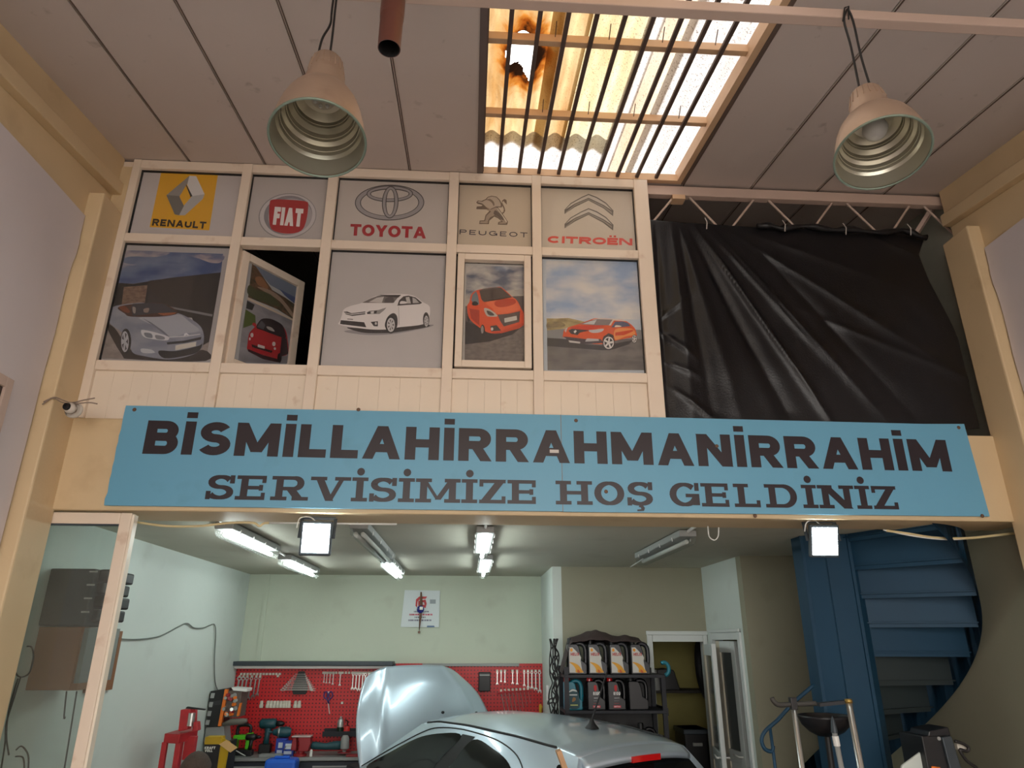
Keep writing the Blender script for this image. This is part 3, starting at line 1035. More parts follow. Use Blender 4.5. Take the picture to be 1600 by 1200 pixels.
# --- double chevron
T4 = (690, 260, 2.927)
for dy, ly in ((0, 1), (66, 5)):
    pp(P4, 'chevron_outline', (106, 98, 92), [(562, 188 + dy + 30), (562, 198 + dy), (590, 168 + dy), (640, 140 + dy), (672, 126 + dy), (710, 140 + dy), (752, 166 + dy), (786, 202 + dy), (784, 228 + dy), (740, 192 + dy), (672, 156 + dy), (610, 186 + dy)], ly, T=T4)
    pp(P4, 'chevron_upper', (206, 196, 184), [(567, 197 + dy), (592, 172 + dy), (640, 145 + dy), (672, 131 + dy), (708, 145 + dy), (750, 171 + dy), (780, 202 + dy), (740, 176 + dy), (672, 144 + dy), (610, 170 + dy)], ly + 1, T=T4)
    pp(P4, 'chevron_lower', (150, 140, 130), [(567, 210 + dy), (610, 174 + dy), (672, 148 + dy), (740, 181 + dy), (779, 208 + dy), (779, 218 + dy), (740, 188 + dy), (672, 153 + dy), (610, 181 + dy), (567, 216 + dy)], ly + 2, T=T4)
text_px(P4, 'CITROËN', (484, 350), (872, 362), (486, 318), (222, 78, 66), .30, .12, T4, 1.75)

# --- silver convertible
T = (150, 380, 6.0)
def c0(name, col, pts, ly, s=False): pp(C0, name, col, pts, ly, s, T=T)
c0('sky', ((58, 80, 126), (120, 132, 158), 3.0), [(238, 70), (1192, 100), (1172, 275), (700, 325), (350, 380), (180, 372)], 1)
c0('cloud', ((120, 124, 146), (176, 164, 164), 8.0), [(245, 72), (680, 85), (560, 130), (330, 125), (240, 150)], 3, True)
c0('cloud', ((100, 108, 138), (176, 160, 162), 8.0), [(860, 110), (1185, 110), (1170, 180), (1080, 185), (980, 150)], 3, True)
c0('cloud', ((110, 118, 146), (160, 156, 166), 9.0), [(225, 180), (310, 195), (380, 205), (290, 215), (215, 260)], 3, True)
c0('dark_wall', (40, 36, 38), [(180, 370), (350, 382), (700, 325), (1172, 275), (1060, 930), (1000, 960), (900, 700), (110, 640)], 4)
c0('wall_pillar', (54, 48, 48), [(500, 352), (920, 305), (870, 640), (480, 600)], 5)
c0('brick_patch', ((108, 84, 72), (136, 112, 96), 30.0), [(262, 412), (485, 395), (455, 585), (240, 590)], 6)
c0('ground', ((130, 120, 116), (150, 140, 136), 12.0), [(110, 640), (240, 760), (1000, 960), (1062, 925), (1030, 1105), (8, 1082)], 5)
c0('car_shadow', (52, 46, 46), [(95, 770), (180, 800), (330, 1000), (620, 1080), (1000, 1000), (1028, 1105), (350, 1090), (240, 1040)], 6, True)
c0('railing', (120, 120, 124), [(700, 595), (1095, 668), (1090, 690), (700, 612)], 6)
c0('car_body', ((122, 126, 142), (146, 150, 162), 5.0), [(110, 640), (160, 600), (230, 580), (350, 565), (480, 565), (750, 650), (850, 690), (960, 760), (1005, 830), (1012, 920), (980, 1000), (900, 1050), (760, 1085), (640, 1090), (450, 1060), (340, 1020), (310, 880), (250, 840), (140, 760), (105, 700)], 7, True)
c0('interior', (72, 44, 36), [(205, 610), (290, 580), (480, 562), (640, 570), (770, 655), (600, 690), (330, 690), (270, 660)], 8, True)
c0('seat', (150, 84, 50), [(580, 650), (700, 630), (750, 660), (640, 680)], 9, True)
c0('seat', (120, 66, 44), [(215, 605), (270, 590), (320, 640), (290, 655)], 9, True)
c0('windscreen', (58, 58, 64), [(330, 600), (350, 570), (500, 562), (640, 572), (760, 650), (540, 660), (345, 685)], 10, False)
c0('headrest', (148, 140, 136), [(345, 600), (375, 610), (370, 660), (350, 650)], 11, True)
c0('headrest', (140, 124, 116), [(450, 620), (500, 610), (490, 650), (455, 650)], 11, True)
c0('bonnet', (166, 168, 178), [(400, 700), (640, 695), (780, 670), (880, 740), (970, 820), (830, 850), (700, 878), (600, 800)], 8, True)
c0('bonnet_crease', (112, 114, 126), [(440, 705), (520, 745), (640, 830), (690, 878), (660, 870), (560, 790)], 9)
c0('headlamp', (206, 206, 212), [(425, 820), (480, 820), (600, 850), (680, 878), (672, 912), (560, 905), (450, 880)], 9, True)
c0('lamp_lens', (120, 124, 134), [(455, 842), (520, 850), (530, 890), (470, 880)], 10, True)
c0('lamp_lens', (130, 132, 140), [(560, 862), (640, 880), (640, 905), (570, 900)], 10, True)
c0('grille', (46, 46, 52), [(665, 930), (830, 915), (990, 880), (985, 905), (830, 938), (670, 952)], 9)
c0('grille_bar', (190, 190, 196), [(660, 880), (840, 868), (980, 850), (978, 860), (840, 880), (662, 890)], 9)
c0('badge', (214, 214, 220), [(830, 850), (850, 842), (880, 868), (850, 862), (825, 876)], 10)
c0('number_plate', (206, 200, 190), [(748, 960), (942, 925), (938, 968), (746, 1006)], 10)
c0('lower_intake', (38, 36, 40), [(590, 1010), (750, 1012), (960, 965), (1000, 940), (960, 1020), (820, 1062), (640, 1080)], 9, True)
c0('fog_lamp', (186, 188, 196), [(425, 990), (520, 1000), (550, 1030), (440, 1030)], 9, True)
c0('tyre', (36, 34, 36), ell(282, 920, 50, 118, 24), 9)
c0('wheel', (176, 176, 184), ell(274, 925, 36, 98, 24), 10)
for k in range(5):
    a = k * 1.2566
    c0('spoke_gap', (70, 68, 72), [(274 + 10 * math.cos(a), 925 + 26 * math.sin(a)), (274 + 30 * math.cos(a - .3), 925 + 84 * math.sin(a - .3)), (274 + 30 * math.cos(a + .3), 925 + 84 * math.sin(a + .3))], 11)
c0('tyre', (40, 38, 40), ell(112, 715, 20, 75, 20), 8)
c0('wheel', (160, 160, 168), ell(108, 715, 13, 58, 20), 9)

# --- white saloon
T = (510, 430, 8.889)
def c2(name, col, pts, ly, s=False): pp(C2, name, col, pts, ly, s, T=T)
a_, b_ = MX[2][1] + .05, MX[3][0] - .05
c2('floor_shadow', (150, 146, 148), [(240, 780), (560, 750), (820, 790), (1420, 690), (1430, 720), (950, 815), (560, 830)], 1, True)
c2('car_shadow', (56, 52, 54), [(290, 725), (440, 735), (820, 750), (980, 715), (1330, 680), (1420, 715), (960, 795), (820, 805), (520, 800), (330, 750)], 2, True)
c2('car_body', (236, 230, 228), [(190, 640), (215, 560), (240, 480), (330, 430), (480, 390), (590, 330), (720, 280), (900, 262), (1120, 268), (1240, 300), (1330, 370), (1420, 420), (1440, 480), (1430, 560), (1350, 680), (1000, 725), (830, 755), (570, 750), (190, 690)], 3, True)
c2('windscreen', (120, 112, 110), [(495, 385), (600, 330), (730, 282), (1020, 282), (930, 388)], 4)
c2('windscreen_light', (205, 198, 194), [(590, 375), (700, 315), (800, 300), (770, 384)], 5)
c2('roof_edge', (64, 58, 58), [(730, 275), (1040, 275), (1000, 312), (830, 300)], 5)
c2('seats', (84, 78, 78), [(870, 300), (930, 312), (945, 380), (800, 384), (815, 330)], 5)
c2('side_glass', (70, 64, 64), [(985, 425), (1010, 350), (1070, 295), (1140, 284), (1240, 310), (1330, 385), (1300, 402)], 4)
c2('side_glass_light', (196, 190, 186), [(1100, 310), (1150, 300), (1175, 395), (1120, 395)], 5)
c2('side_glass_light', (186, 180, 178), [(1195, 310), (1240, 330), (1290, 385), (1200, 390)], 5)
c2('mirror', (232, 226, 224), [(1020, 385), (1040, 362), (1100, 368), (1120, 392), (1030, 402)], 6, True)
c2('grille', (74, 70, 70), [(240, 510), (290, 505), (350, 530), (540, 505), (540, 545), (360, 568), (270, 545)], 4)
c2('grille_bar', (214, 210, 208), [(250, 520), (340, 540), (540, 520), (540, 530), (350, 552), (255, 530)], 5)
c2('headlamp', (150, 146, 144), [(560, 520), (600, 495), (720, 485), (835, 450), (800, 490), (740, 540), (570, 542)], 4)
c2('lamp_lens', (60, 56, 56), [(565, 520), (610, 505), (610, 538), (570, 540)], 5)
c2('lamp_lens', (216, 212, 210), [(620, 508), (660, 500), (655, 534), (620, 536)], 5)
c2('lamp_lens', (60, 56, 56), [(665, 500), (705, 494), (695, 534), (660, 534)], 6)
c2('lower_intake', (52, 48, 50), [(200, 625), (525, 655), (555, 725), (190, 680)], 4)
c2('fog_surround', (52, 48, 50), [(615, 650), (715, 640), (715, 712), (660, 710)], 4)
c2('fog_lamp', (204, 200, 198), ell(688, 672, 16, 20, 16), 5)
c2('arch', (60, 56, 56), [(815, 720), (830, 620), (870, 560), (930, 528), (975, 560), (990, 640), (975, 730), (900, 805)], 4, True)
c2('tyre', (44, 42, 44), ell(893, 690, 75, 122, 26), 5)
c2('wheel', (208, 204, 204), ell(896, 692, 56, 98, 26), 6)
c2('arch', (60, 56, 56), ell(1385, 620, 44, 104, 22), 4)
c2('wheel', (200, 196, 196), ell(1388, 640, 30, 76, 22), 6)
for cx, cy, rx, ry in ((896, 692, 50, 88), (1388, 640, 26, 68)):
    for k in range(7):
        a = k * .8976
        c2('spoke_gap', (84, 80, 80), [(cx + rx * .25 * math.cos(a), cy + ry * .25 * math.sin(a)), (cx + rx * .85 * math.cos(a - .2), cy + ry * .85 * math.sin(a - .2)), (cx + rx * .85 * math.cos(a + .2), cy + ry * .85 * math.sin(a + .2))], 7)
c2('door_line', (176, 170, 168), [(1000, 440), (1006, 440), (1012, 690), (1004, 690)], 5)
c2('number_mark', (110, 104, 104), [(290, 605), (370, 610), (370, 622), (290, 615)], 5)

# --- orange hatchback
T = (715, 400, 7.06)
def c3(name, col, pts, ly, s=False): pp(C3, name, col, pts, ly, s, T=T)
c3('sky', ((92, 100, 120), (204, 198, 190), 5.0), [(98, 102), (742, 125), (740, 360), (90, 440)], 1)
c3('horizon', ((170, 164, 158), (200, 192, 178), 8.0), [(90, 440), (742, 360), (742, 440), (86, 560)], 3)
c3('road', (92, 84, 82), [(86, 555), (620, 445), (744, 440), (752, 1190), (76, 1185)], 4)
c3('road_light', ((104, 96, 92), (124, 114, 108), 25.0), [(80, 980), (350, 945), (748, 780), (752, 1190), (76, 1185)], 5)
c3('car_shadow', (48, 44, 46), [(86, 720), (240, 780), (480, 850), (690, 800), (600, 870), (350, 945), (82, 975)], 6)
c3('car_body', (226, 84, 44), [(105, 560), (130, 510), (150, 430), (200, 385), (290, 362), (420, 346), (490, 352), (600, 450), (660, 500), (700, 580), (730, 640), (735, 730), (690, 790), (480, 850), (350, 850), (240, 790), (130, 690)], 7, True)
c3('windscreen', (72, 58, 56), [(240, 385), (300, 372), (480, 352), (600, 458), (440, 490), (290, 510), (262, 480)], 8)
c3('roof', (96, 86, 86), [(215, 385), (290, 362), (420, 346), (490, 352), (400, 362), (300, 375)], 9)
c3('side_glass', (120, 130, 136), [(150, 490), (165, 430), (205, 390), (225, 440), (240, 540), (180, 530)], 8)
c3('mirror', (46, 42, 46), [(160, 520), (190, 500), (225, 520), (215, 548), (165, 545)], 9, True)
c3('bonnet_light', (238, 112, 70), [(320, 510), (600, 462), (660, 520), (690, 590), (560, 630), (440, 640), (380, 580)], 8, True)
c3('bonnet_shade', (196, 62, 34), [(420, 500), (600, 470), (640, 520), (540, 560), (430, 560)], 9, True)
c3('headlamp', (196, 186, 176), [(290, 585), (330, 580), (400, 620), (440, 665), (380, 672), (320, 660)], 9, True)
c3('lamp_lens', (78, 70, 68), [(320, 605), (370, 620), (405, 655), (345, 655)], 10, True)
c3('grille', (96, 82, 78), [(440, 650), (560, 640), (690, 610), (680, 730), (510, 780), (470, 720)], 9)
c3('number_plate', (212, 206, 196), [(515, 690), (650, 662), (655, 708), (518, 738)], 10)
c3('bumper_lip', (206, 72, 38), [(350, 850), (480, 830), (735, 735), (735, 760), (680, 800), (480, 855)], 10)
c3('fog_surround', (56, 50, 52), [(360, 775), (430, 765), (480, 825), (370, 835)], 10)
c3('fog_lamp', (220, 212, 204), ell(380, 808, 14, 18, 16), 11)
c3('tyre', (40, 36, 38), ell(276, 825, 26, 66, 20), 9)
c3('wheel', (150, 142, 140), ell(272, 815, 15, 44, 18), 10)
c3('tyre', (52, 46, 46), ell(122, 670, 14, 70, 18), 6)
c3('side_shade', (182, 58, 36), [(130, 580), (240, 600), (240, 770), (150, 690)], 8)

# --- orange crossover
T = (690, 260, 2.927)
def c4a(name, col, pts, ly, s=False): pp(C4, name, col, pts, ly, s, T=T)
c4a('sky', ((150, 172, 204), (222, 218, 212), 2.6), [(478, 432), (898, 432), (918, 700), (478, 700)], 1)
T = (850, 470, 10.0)
def c4(name, col, pts, ly, s=False): pp(C4, name, col, pts, ly, s, T=T)
c4('hill', ((150, 132, 92), (188, 168, 118), 14.0), [(40, 275), (180, 278), (380, 270), (560, 310), (640, 330), (560, 380), (300, 440), (45, 470)], 4)
c4('hill_shade', ((122, 108, 84), (160, 142, 100), 16.0), [(60, 340), (250, 330), (330, 390), (180, 420), (48, 430)], 5, True)
c4('far_field', (140, 140, 140), [(44, 465), (320, 440), (1420, 450), (1540, 460), (1550, 600), (48, 590)], 5)
c4('road', ((100, 96, 94), (122, 116, 112), 8.0), [(48, 580), (400, 600), (1550, 600), (1585, 1085), (55, 1085)], 6)
c4('car_shadow', (58, 54, 56), [(48, 585), (380, 600), (640, 680), (920, 700), (1380, 620), (1330, 680), (1080, 760), (920, 775), (48, 710)], 7)
c4('car_body', (226, 92, 44), [(295, 540), (320, 450), (400, 410), (560, 360), (720, 300), (820, 275), (1090, 285), (1260, 310), (1400, 410), (1440, 500), (1420, 560), (1110, 625), (930, 680), (620, 660), (400, 600), (300, 570)], 8, True)
c4('roof', (226, 206, 190), [(740, 300), (850, 275), (1100, 285), (1260, 305), (1300, 325), (1090, 310), (1040, 390), (1000, 385), (1070, 300)], 9)
c4('windscreen', (140, 128, 126), [(560, 370), (700, 320), (840, 288), (1070, 298), (1010, 385), (800, 385)], 10)
c4('windscreen_light', (206, 206, 206), [(610, 365), (720, 322), (820, 305), (780, 372)], 11)
c4('side_glass', (92, 96, 122), [(1050, 420), (1110, 330), (1230, 325), (1310, 350), (1350, 400), (1200, 415)], 10)
c4('mirror', (236, 214, 190), [(1105, 400), (1130, 385), (1200, 395), (1195, 412), (1110, 415)], 11, True)
c4('bonnet_light', (214, 66, 42), [(400, 420), (600, 390), (940, 390), (720, 455), (560, 455)], 9, True)
c4('side_light', (240, 150, 80), [(1110, 450), (1300, 430), (1400, 460), (1420, 530), (1280, 560), (1110, 610)], 9, True)
c4('side_stripe', (214, 76, 40), [(1110, 500), (1380, 455), (1400, 475), (1250, 540), (1110, 550)], 10)
c4('grille', (56, 50, 54), [(380, 470), (430, 440), (560, 450), (720, 465), (560, 500), (520, 540), (420, 520)], 9)
c4('badge', (230, 226, 222), [(460, 485), (490, 458), (512, 480), (480, 512)], 10)
c4('headlamp', (196, 192, 192), [(690, 465), (780, 455), (930, 440), (890, 490), (760, 505)], 9, True)
c4('lamp_left', (206, 196, 186), [(320, 470), (345, 425), (370, 420), (340, 500)], 9)
c4('bumper_dark', (70, 58, 64), [(300, 560), (400, 570), (640, 600), (880, 600), (930, 660), (640, 680), (400, 640)], 9)
c4('skid_plate', (186, 182, 182), [(640, 640), (670, 590), (850, 600), (860, 630), (700, 640)], 10)
c4('number_plate', (206, 200, 196), [(380, 620), (565, 645), (562, 672), (400, 655)], 11)
for cx, cy, rx, ry in ((1008, 660, 95, 112), (1410, 600, 42, 66)):
    c4('tyre', (46, 42, 44), ell(cx, cy, rx, ry, 28), 10)
    c4('wheel', (222, 216, 212), ell(cx, cy, rx * .86, ry * .86, 28), 11)
    for k in range(5):
        a = k * 1.2566 + .5
        c4('spoke_gap', (54, 50, 52), [(cx + rx * .22 * math.cos(a), cy + ry * .22 * math.sin(a)), (cx + rx * .74 * math.cos(a - .42), cy + ry * .74 * math.sin(a - .42)), (cx + rx * .74 * math.cos(a + .42), cy + ry * .74 * math.sin(a + .42))], 12)
c4('arch', (70, 62, 64), [(900, 640), (930, 560), (1010, 510), (1080, 540), (1110, 640), (1080, 580), (1010, 545), (950, 580)], 12)

# --- small red car on the open casement
SPL = (ha + sn * .020, sn)
PC = empty('poster', ha + sd * (SWD / 2) + Vector((0, 0, z0)), label='poster of a small red car on the open casement', cat='poster', group='car posters in the mezzanine windows')
sash_c = ha + sd * (SWD / 2) + Vector((0, 0, (z0 + z1) / 2)) + sn * .0225
MB().obox(sash_c, sd * (SWD / 2 - .062), sn * .002, Vector((0, 0, (z1 - z0) / 2 - .062))).build('film', flat((176, 176, 178)), PC)
T = (370, 390, 6.316)
def c1(name, col, pts, ly, s=False): pp(PC, name, col, pts, ly, s, T=T, plane=SPL)
c1('sea', (112, 122, 140), [(165, 130), (625, 365), (605, 500), (330, 350), (180, 180)], 1)
c1('deep_sea', (66, 82, 124), [(420, 390), (610, 490), (600, 560), (470, 450)], 2)
c1('cliff', ((54, 52, 36), (104, 76, 56), 16.0), [(150, 140), (190, 170), (300, 330), (350, 400), (470, 470), (600, 560), (582, 705), (400, 590), (110, 470)], 3)
c1('cliff_rock', (140, 98, 68), [(180, 280), (240, 270), (300, 350), (300, 390), (210, 350)], 4, True)
c1('track', (150, 128, 112), [(200, 370), (300, 390), (430, 470), (560, 640), (540, 660), (420, 510), (280, 420)], 4, True)
c1('scrub', (70, 74, 50), [(120, 350), (200, 400), (330, 440), (430, 560), (300, 530), (115, 450)], 4, True)
c1('wall_top', (196, 178, 160), [(105, 472), (580, 700), (578, 715), (102, 495)], 5)
c1('road', ((120, 118, 124), (142, 140, 146), 6.0), [(102, 495), (578, 715), (545, 1125), (10, 1115), (50, 780)], 4)
c1('hedge', (78, 92, 46), [(85, 590), (180, 650), (185, 730), (60, 775)], 6)
c1('hedge_dark', (40, 40, 42), [(100, 505), (175, 545), (150, 600), (90, 580)], 6)
c1('car_body', (166, 30, 40), [(105, 920), (120, 830), (160, 780), (200, 740), (250, 690), (330, 690), (430, 740), (480, 800), (500, 900), (500, 1030), (410, 1060), (400, 1090), (250, 1050), (110, 1000)], 7, True)
c1('car_top', (40, 30, 36), [(225, 700), (270, 680), (350, 690), (440, 740), (470, 800), (480, 870), (420, 860), (260, 800), (190, 770)], 8, True)
c1('windscreen', (84, 82, 88), [(195, 765), (240, 700), (280, 745), (260, 790)], 9)
c1('driver', (170, 164, 160), [(290, 760), (340, 770), (370, 810), (310, 790)], 9, True)
c1('bumper', (50, 24, 30), [(105, 980), (250, 1040), (400, 1080), (405, 1115), (250, 1080), (108, 1005)], 9)
c1('car_side', (52, 36, 42), [(440, 860), (490, 880), (505, 1030), (420, 1060)], 9)
c1('grille', (40, 24, 28), [(140, 935), (350, 1000), (340, 1020), (150, 965)], 9)
c1('number_plate', (206, 200, 198), [(205, 935), (272, 955), (270, 980), (202, 962)], 10)
for q in ((146, 845, 15, 22), (362, 932, 17, 22), (125, 882, 8, 14), (372, 978, 11, 13)):
    c1('headlamp', (196, 190, 190), ell(*q, 18), 10)
c1('mirror', (176, 36, 44), [(150, 740), (165, 722), (190, 740), (180, 765)], 9, True)
c1('tyre', (30, 26, 28), ell(418, 1070, 22, 48, 18), 8)
# ============================================================ SIGNBOARD
m_sign = mat('sign_blue', srgb(104, 166, 196), .38, var=.04, vscale=2, stain=(srgb(84, 138, 158), 4, .6, .85, .5))
m_signink = mat('sign_ink', srgb(40, 30, 36), .35, var=.15, vscale=4)
sx0, sx1, sz0, sz1 = -2.258, 3.425, 2.831, 3.481
ysn = YF - .022
sign = empty('signboard', ((sx0 + sx1) / 2, ysn, sz0), label='long blue signboard with two lines of dark Turkish lettering on the lintel', cat='sign')
xs_ = at(878, 730, Y=ysn).x
left_edge = [(sx0, sz0)]
for k in range(17):
    t = k / 16
    left_edge.append((sx0 + .010 * noise.noise(Vector((k * 1.7, 0, 0))) + .008 * t, sz0 + (sz1 - sz0) * t))
pts = [(xs_ - .002, sz0 + .0)] + [(xs_ - .002, sz1 - .002)] + left_edge[::-1]
MB().prism([(x, ysn, z) for x, z in pts], (0, .018, 0)).build('panel', m_sign, sign)
MB().prism([(xs_ + .002, ysn, sz0 - .002), (sx1 + .015, ysn, sz0 + .004), (sx1 - .012, ysn, sz1 - .006), (sx1 - .3, ysn, sz1 - .012), (xs_ + .002, ysn, sz1 - .002)], (0, .018, 0)).build('panel', m_sign, sign)
MB().box(xs_ - .003, xs_ + .003, ysn + .002, ysn + .018, sz0, sz1).build('joint', mat('rust_joint', srgb(150, 126, 104), .7, var=.2), sign)


def spx(x, y):
    return at(x, y, Y=ysn)


a, b, h = spx(222, 709), spx(1488, 737), spx(232, 658)
letters('BİSMİLLAHİRRAHMANİRRAHİM', (a.x, ysn, a.z), (b.x - a.x, 0, b.z - a.z), (0, 0, h.z - a.z + .005), m_signink, sign, wt=.25, gap=.105, aspect=1.04)
a, b, h = spx(320, 780), spx(1405, 796), spx(324, 743)
letters('SERVİSİMİZE HOŞ GELDİNİZ', (a.x, ysn, a.z), (b.x - a.x, 0, b.z - a.z), (0, 0, h.z - a.z + .004), m_signink, sign, wt=.30, gap=.12, slab=True, thin=.15, aspect=1.55, space=.62)
m_screw = mat('rusty_screw', srgb(110, 84, 66), .6, .5, var=.2)
for x, y in ((947, 768), (900, 657), (1180, 806), (1120, 697), (1535, 806), (210, 640), (1498, 668), (560, 640)):
    p = spx(x, y)
    MB().lathe([(0, .006), (.010, .004), (.013, 0)], (p.x, ysn, p.z), (0, -1, 0), 10).build('screw', m_screw, sign)
# torn white patch across one letter
p = spx(866, 706)
MB().box(p.x - .03, p.x + .03, ysn - .0032, ysn - .0026, p.z - .008, p.z + .014).build('torn_patch', flat((205, 200, 194)), sign)

# ============================================================ BLACK TARPAULIN
m_tarp = mat('black_vinyl', srgb(17, 16, 19), .33, var=.2, vscale=5, bump=.15, bscale=90, spec=.42)
top_px = [(1016, 341), (1065, 345), (1140, 350), (1200, 354), (1225, 355), (1275, 354), (1320, 360), (1380, 361), (1420, 361), (1446, 372)]
rgt_px = [(1446, 372), (1438, 396), (1456, 440), (1478, 482), (1500, 528), (1513, 580), (1522, 620), (1534, 668)]


def lerp_px(tab, t):
    s = t * (len(tab) - 1)
    i = min(int(s), len(tab) - 2)
    f_ = s - i
    return (tab[i][0] * (1 - f_) + tab[i + 1][0] * f_, tab[i][1] * (1 - f_) + tab[i + 1][1] * f_)


YT = YF + .01
tc_ = [at(*p, Y=YT) for p in top_px]
rc_ = [at(*p, Y=YT) for p in rgt_px]
ZBOT = 3.42


def lerp_v(tab, t):
    s = t * (len(tab) - 1)
    i = min(int(s), len(tab) - 2)
    return tab[i].lerp(tab[i + 1], s - i)


RIDGES = [  # fold lines in photo pixels (from, to), width, depth
    ((1085, 348), (1330, 700), 9, .055), ((1075, 348), (1262, 700), 14, -.04), ((1108, 350), (1420, 690), 13, .030), ((1062, 348), (1175, 700), 18, .03),
    ((1050, 345), (1090, 700), 20, .035), ((1130, 352), (1560, 620), 16, .022), ((1045, 600), (1180, 700), 10, .025), ((1025, 345), (1050, 700), 12, -.03),
    ((1026, 510), (1090, 560), 8, .03), ((1026, 500), (1085, 455), 8, .025), ((1060, 346), (1125, 700), 9, -.025), ((1100, 350), (1290, 560), 7, .02), ((1035, 560), (1100, 590), 7, .02), ((1150, 354), (1420, 450), 14, .014), ((1250, 480), (1560, 610), 14, .014), ((1360, 365), (1440, 400), 12, .02), ((1180, 380), (1470, 690), 18, -.02)]
RW = [(at(*a, Y=YT), at(*b, Y=YT), w_ * .0048, d_) for a, b, w_, d_ in RIDGES]


def tarp(u, v):
    top = lerp_v(tc_, u)
    if v > .0:
        r_ = lerp_v(rc_, v)
        xl = tc_[0].x + .012 * noise.noise(Vector((0, v * 7, 3)))
        x = xl + (r_.x - xl) * ((top.x - tc_[0].x) / (tc_[-1].x - tc_[0].x))
        z = top.z + (ZBOT - top.z) * v if u < 1 else top.z + (ZBOT - top.z) * v
        zr = r_.z
        z = z * (1 - u ** 3) + zr * u ** 3
    else:
        x, z = top.x, top.z
    d = 0
    p = Vector((x, 0, z))
    for A, B, w_, dep in RW:
        ax, az, bx, bz = A.x, A.z, B.x, B.z
        L = math.hypot(bx - ax, bz - az)
        t = ((x - ax) * (bx - ax) + (z - az) * (bz - az)) / L / L
        dist = ((x - ax) * (bz - az) - (z - az) * (bx - ax)) / L
        if -.05 < t < 1.1:
            fade = min(1, max(0, (t + .05) / .32)) * min(1, max(0, (1.1 - t) / .5))
            ww = w_ * (.30 + .62 * max(t, 0))
            q_ = abs(dist) / ww
            d += dep * fade * (math.exp(-q_ * q_) * .45 + math.exp(-1.5 * q_) * .55)
    d += .012 * noise.noise(Vector((x * 2.2, 0, z * 2.2))) + .004 * noise.noise(Vector((x * 9, 1, z * 6)))
    d *= min(1, v * 6 + .25) * min(1, .25 + (1 - v) * 9)
    return Vector((x, YT + .02 - d * .7, z))


tp = MB().grid(tarp, 200, 150, thick=(0, .003, 0))
tarp_o = tp.build('tarpaulin', m_tarp, smooth=True, label='black vinyl tarpaulin hung with diagonal folds beside the window partition', cat='tarpaulin')
# rolled hem with ties
hem = MB().tube([lerp_v(tc_, .30 + .7 * k / 20) + Vector((0, -.012, -.012 + .012 * math.sin(k * 1.3))) for k in range(21)], [.022 + .008 * math.sin(k * 1.9) for k in range(21)], 8)
hem.build('rolled_hem', m_tarp, tarp_o, smooth=True)
for px, py in ((1103, 348), (1225, 352), (1320, 357), (1421, 358)):
    p = at(px, py, Y=YT - .05)
    MB().tube([p + Vector((0, .01, .05)), p + Vector((.004, -.012, .0)), p + Vector((0, 0, -.055))], .004, 5).build('tie_wire', mat('white_tie', srgb(190, 180, 172), .6), tarp_o)

# ============================================================ HANGING HALL LAMPS
m_alu = mat('dusty_aluminium', srgb(186, 162, 142), .42, .6, var=.1, vscale=5, stain=(srgb(150, 122, 100), 8, .55, .8, .5))
m_refl = mat('ribbed_reflector', srgb(190, 186, 170), .3, .8, var=.1, vscale=4)
m_rim = mat('green_rim', srgb(122, 136, 122), .35, .3, var=.1)
m_cord = mat('black_cord', srgb(30, 28, 28), .5, var=.1)
m_bulb = mat('frosted_bulb', srgb(206, 206, 206), .3, var=.03)


def hall_lamp(top, axis, R, H, cords, label, bulb):
    top = Vector(top)
    axis = Vector(axis).normalized()
    root = empty('pendant_lamp', top + axis * H, label=label, cat='lamp', group='bell shaped hall lamps')
    s, t = basis(axis)

    def ring_at(rf, hf, n=48):
        return [top + axis * (hf * H) + (s * math.cos(2 * math.pi * q / n) + t * math.sin(2 * math.pi * q / n)) * (rf * R) for q in range(n + 1)]
    P = lambda tb: [(a * R, b * H) for a, b in tb]
    MB().lathe(P([(0, 0), (.30, 0), (.345, .02), (.405, .20), (.415, .245), (.40, .25)]), top, axis, 36).build('gear_housing', m_alu, root, auto=.6)
    for j in range(18):
        a = 2 * math.pi * j / 18
        e = s * math.cos(a) + t * math.sin(a)
        MB().bar(top + axis * .03 * H + e * .348 * R, top + axis * .2 * H + e * .407 * R, .004, .006).build('cooling_rib', m_alu, root)
    MB().lathe(P([(.395, .245), (.43, .25), (.455, .34), (.475, .43), (.49, .445)]), top, axis, 40).build('neck', m_alu, root, auto=.5)
    MB().lathe(P([(.48, .44), (.56, .455), (.68, .51), (.78, .59), (.86, .69), (.92, .80), (.965, .91), (.985, .975)]), top, axis, 56).build('shade', m_alu, root, auto=.9)
    MB().lathe(P([(.26, .43), (.44, .455), (.58, .505), (.62, .56), (.70, .60), (.745, .67), (.81, .70), (.85, .79), (.895, .82), (.965, .965)]), top, axis, 56).build('reflector', m_refl, root, auto=.32)
    for rf, hf in ((.605, .535), (.725, .64), (.832, .75)):
        MB().tube(ring_at(rf, hf), .0022, 5, caps=False).build('reflector_ridge', m_refl, root, smooth=True)
    MB().tube(ring_at(.985, .98), .0055, 8, caps=False).build('rim', m_rim, root, smooth=True)
    if bulb:
        MB().lathe(P([(0, .70), (.13, .69), (.23, .65), (.275, .59), (.24, .52), (.14, .46), (.10, .40)]), top, axis, 28).build('bulb', m_bulb, root, smooth=True)
    else:
        MB().lathe(P([(0, .50), (.27, .495), (.29, .47), (.29, .42)]), top, axis, 28).build('lamp_holder', mat('white_ceramic', srgb(176, 170, 160), .4, var=.1), root, auto=.6)
        for j in range(7):
            a = j * .8976
            MB().lathe([(0, .012), (.008, .010), (.010, 0)], top + axis * (.495 * H) + (s * math.cos(a) + t * math.sin(a)) * .17 * R, axis, 8).build('led_dot', m_bulb, root, smooth=True)
    for c in cords:
        MB().tube(c, .0055, 7).build('cord', m_cord, root, smooth=True)
    return root


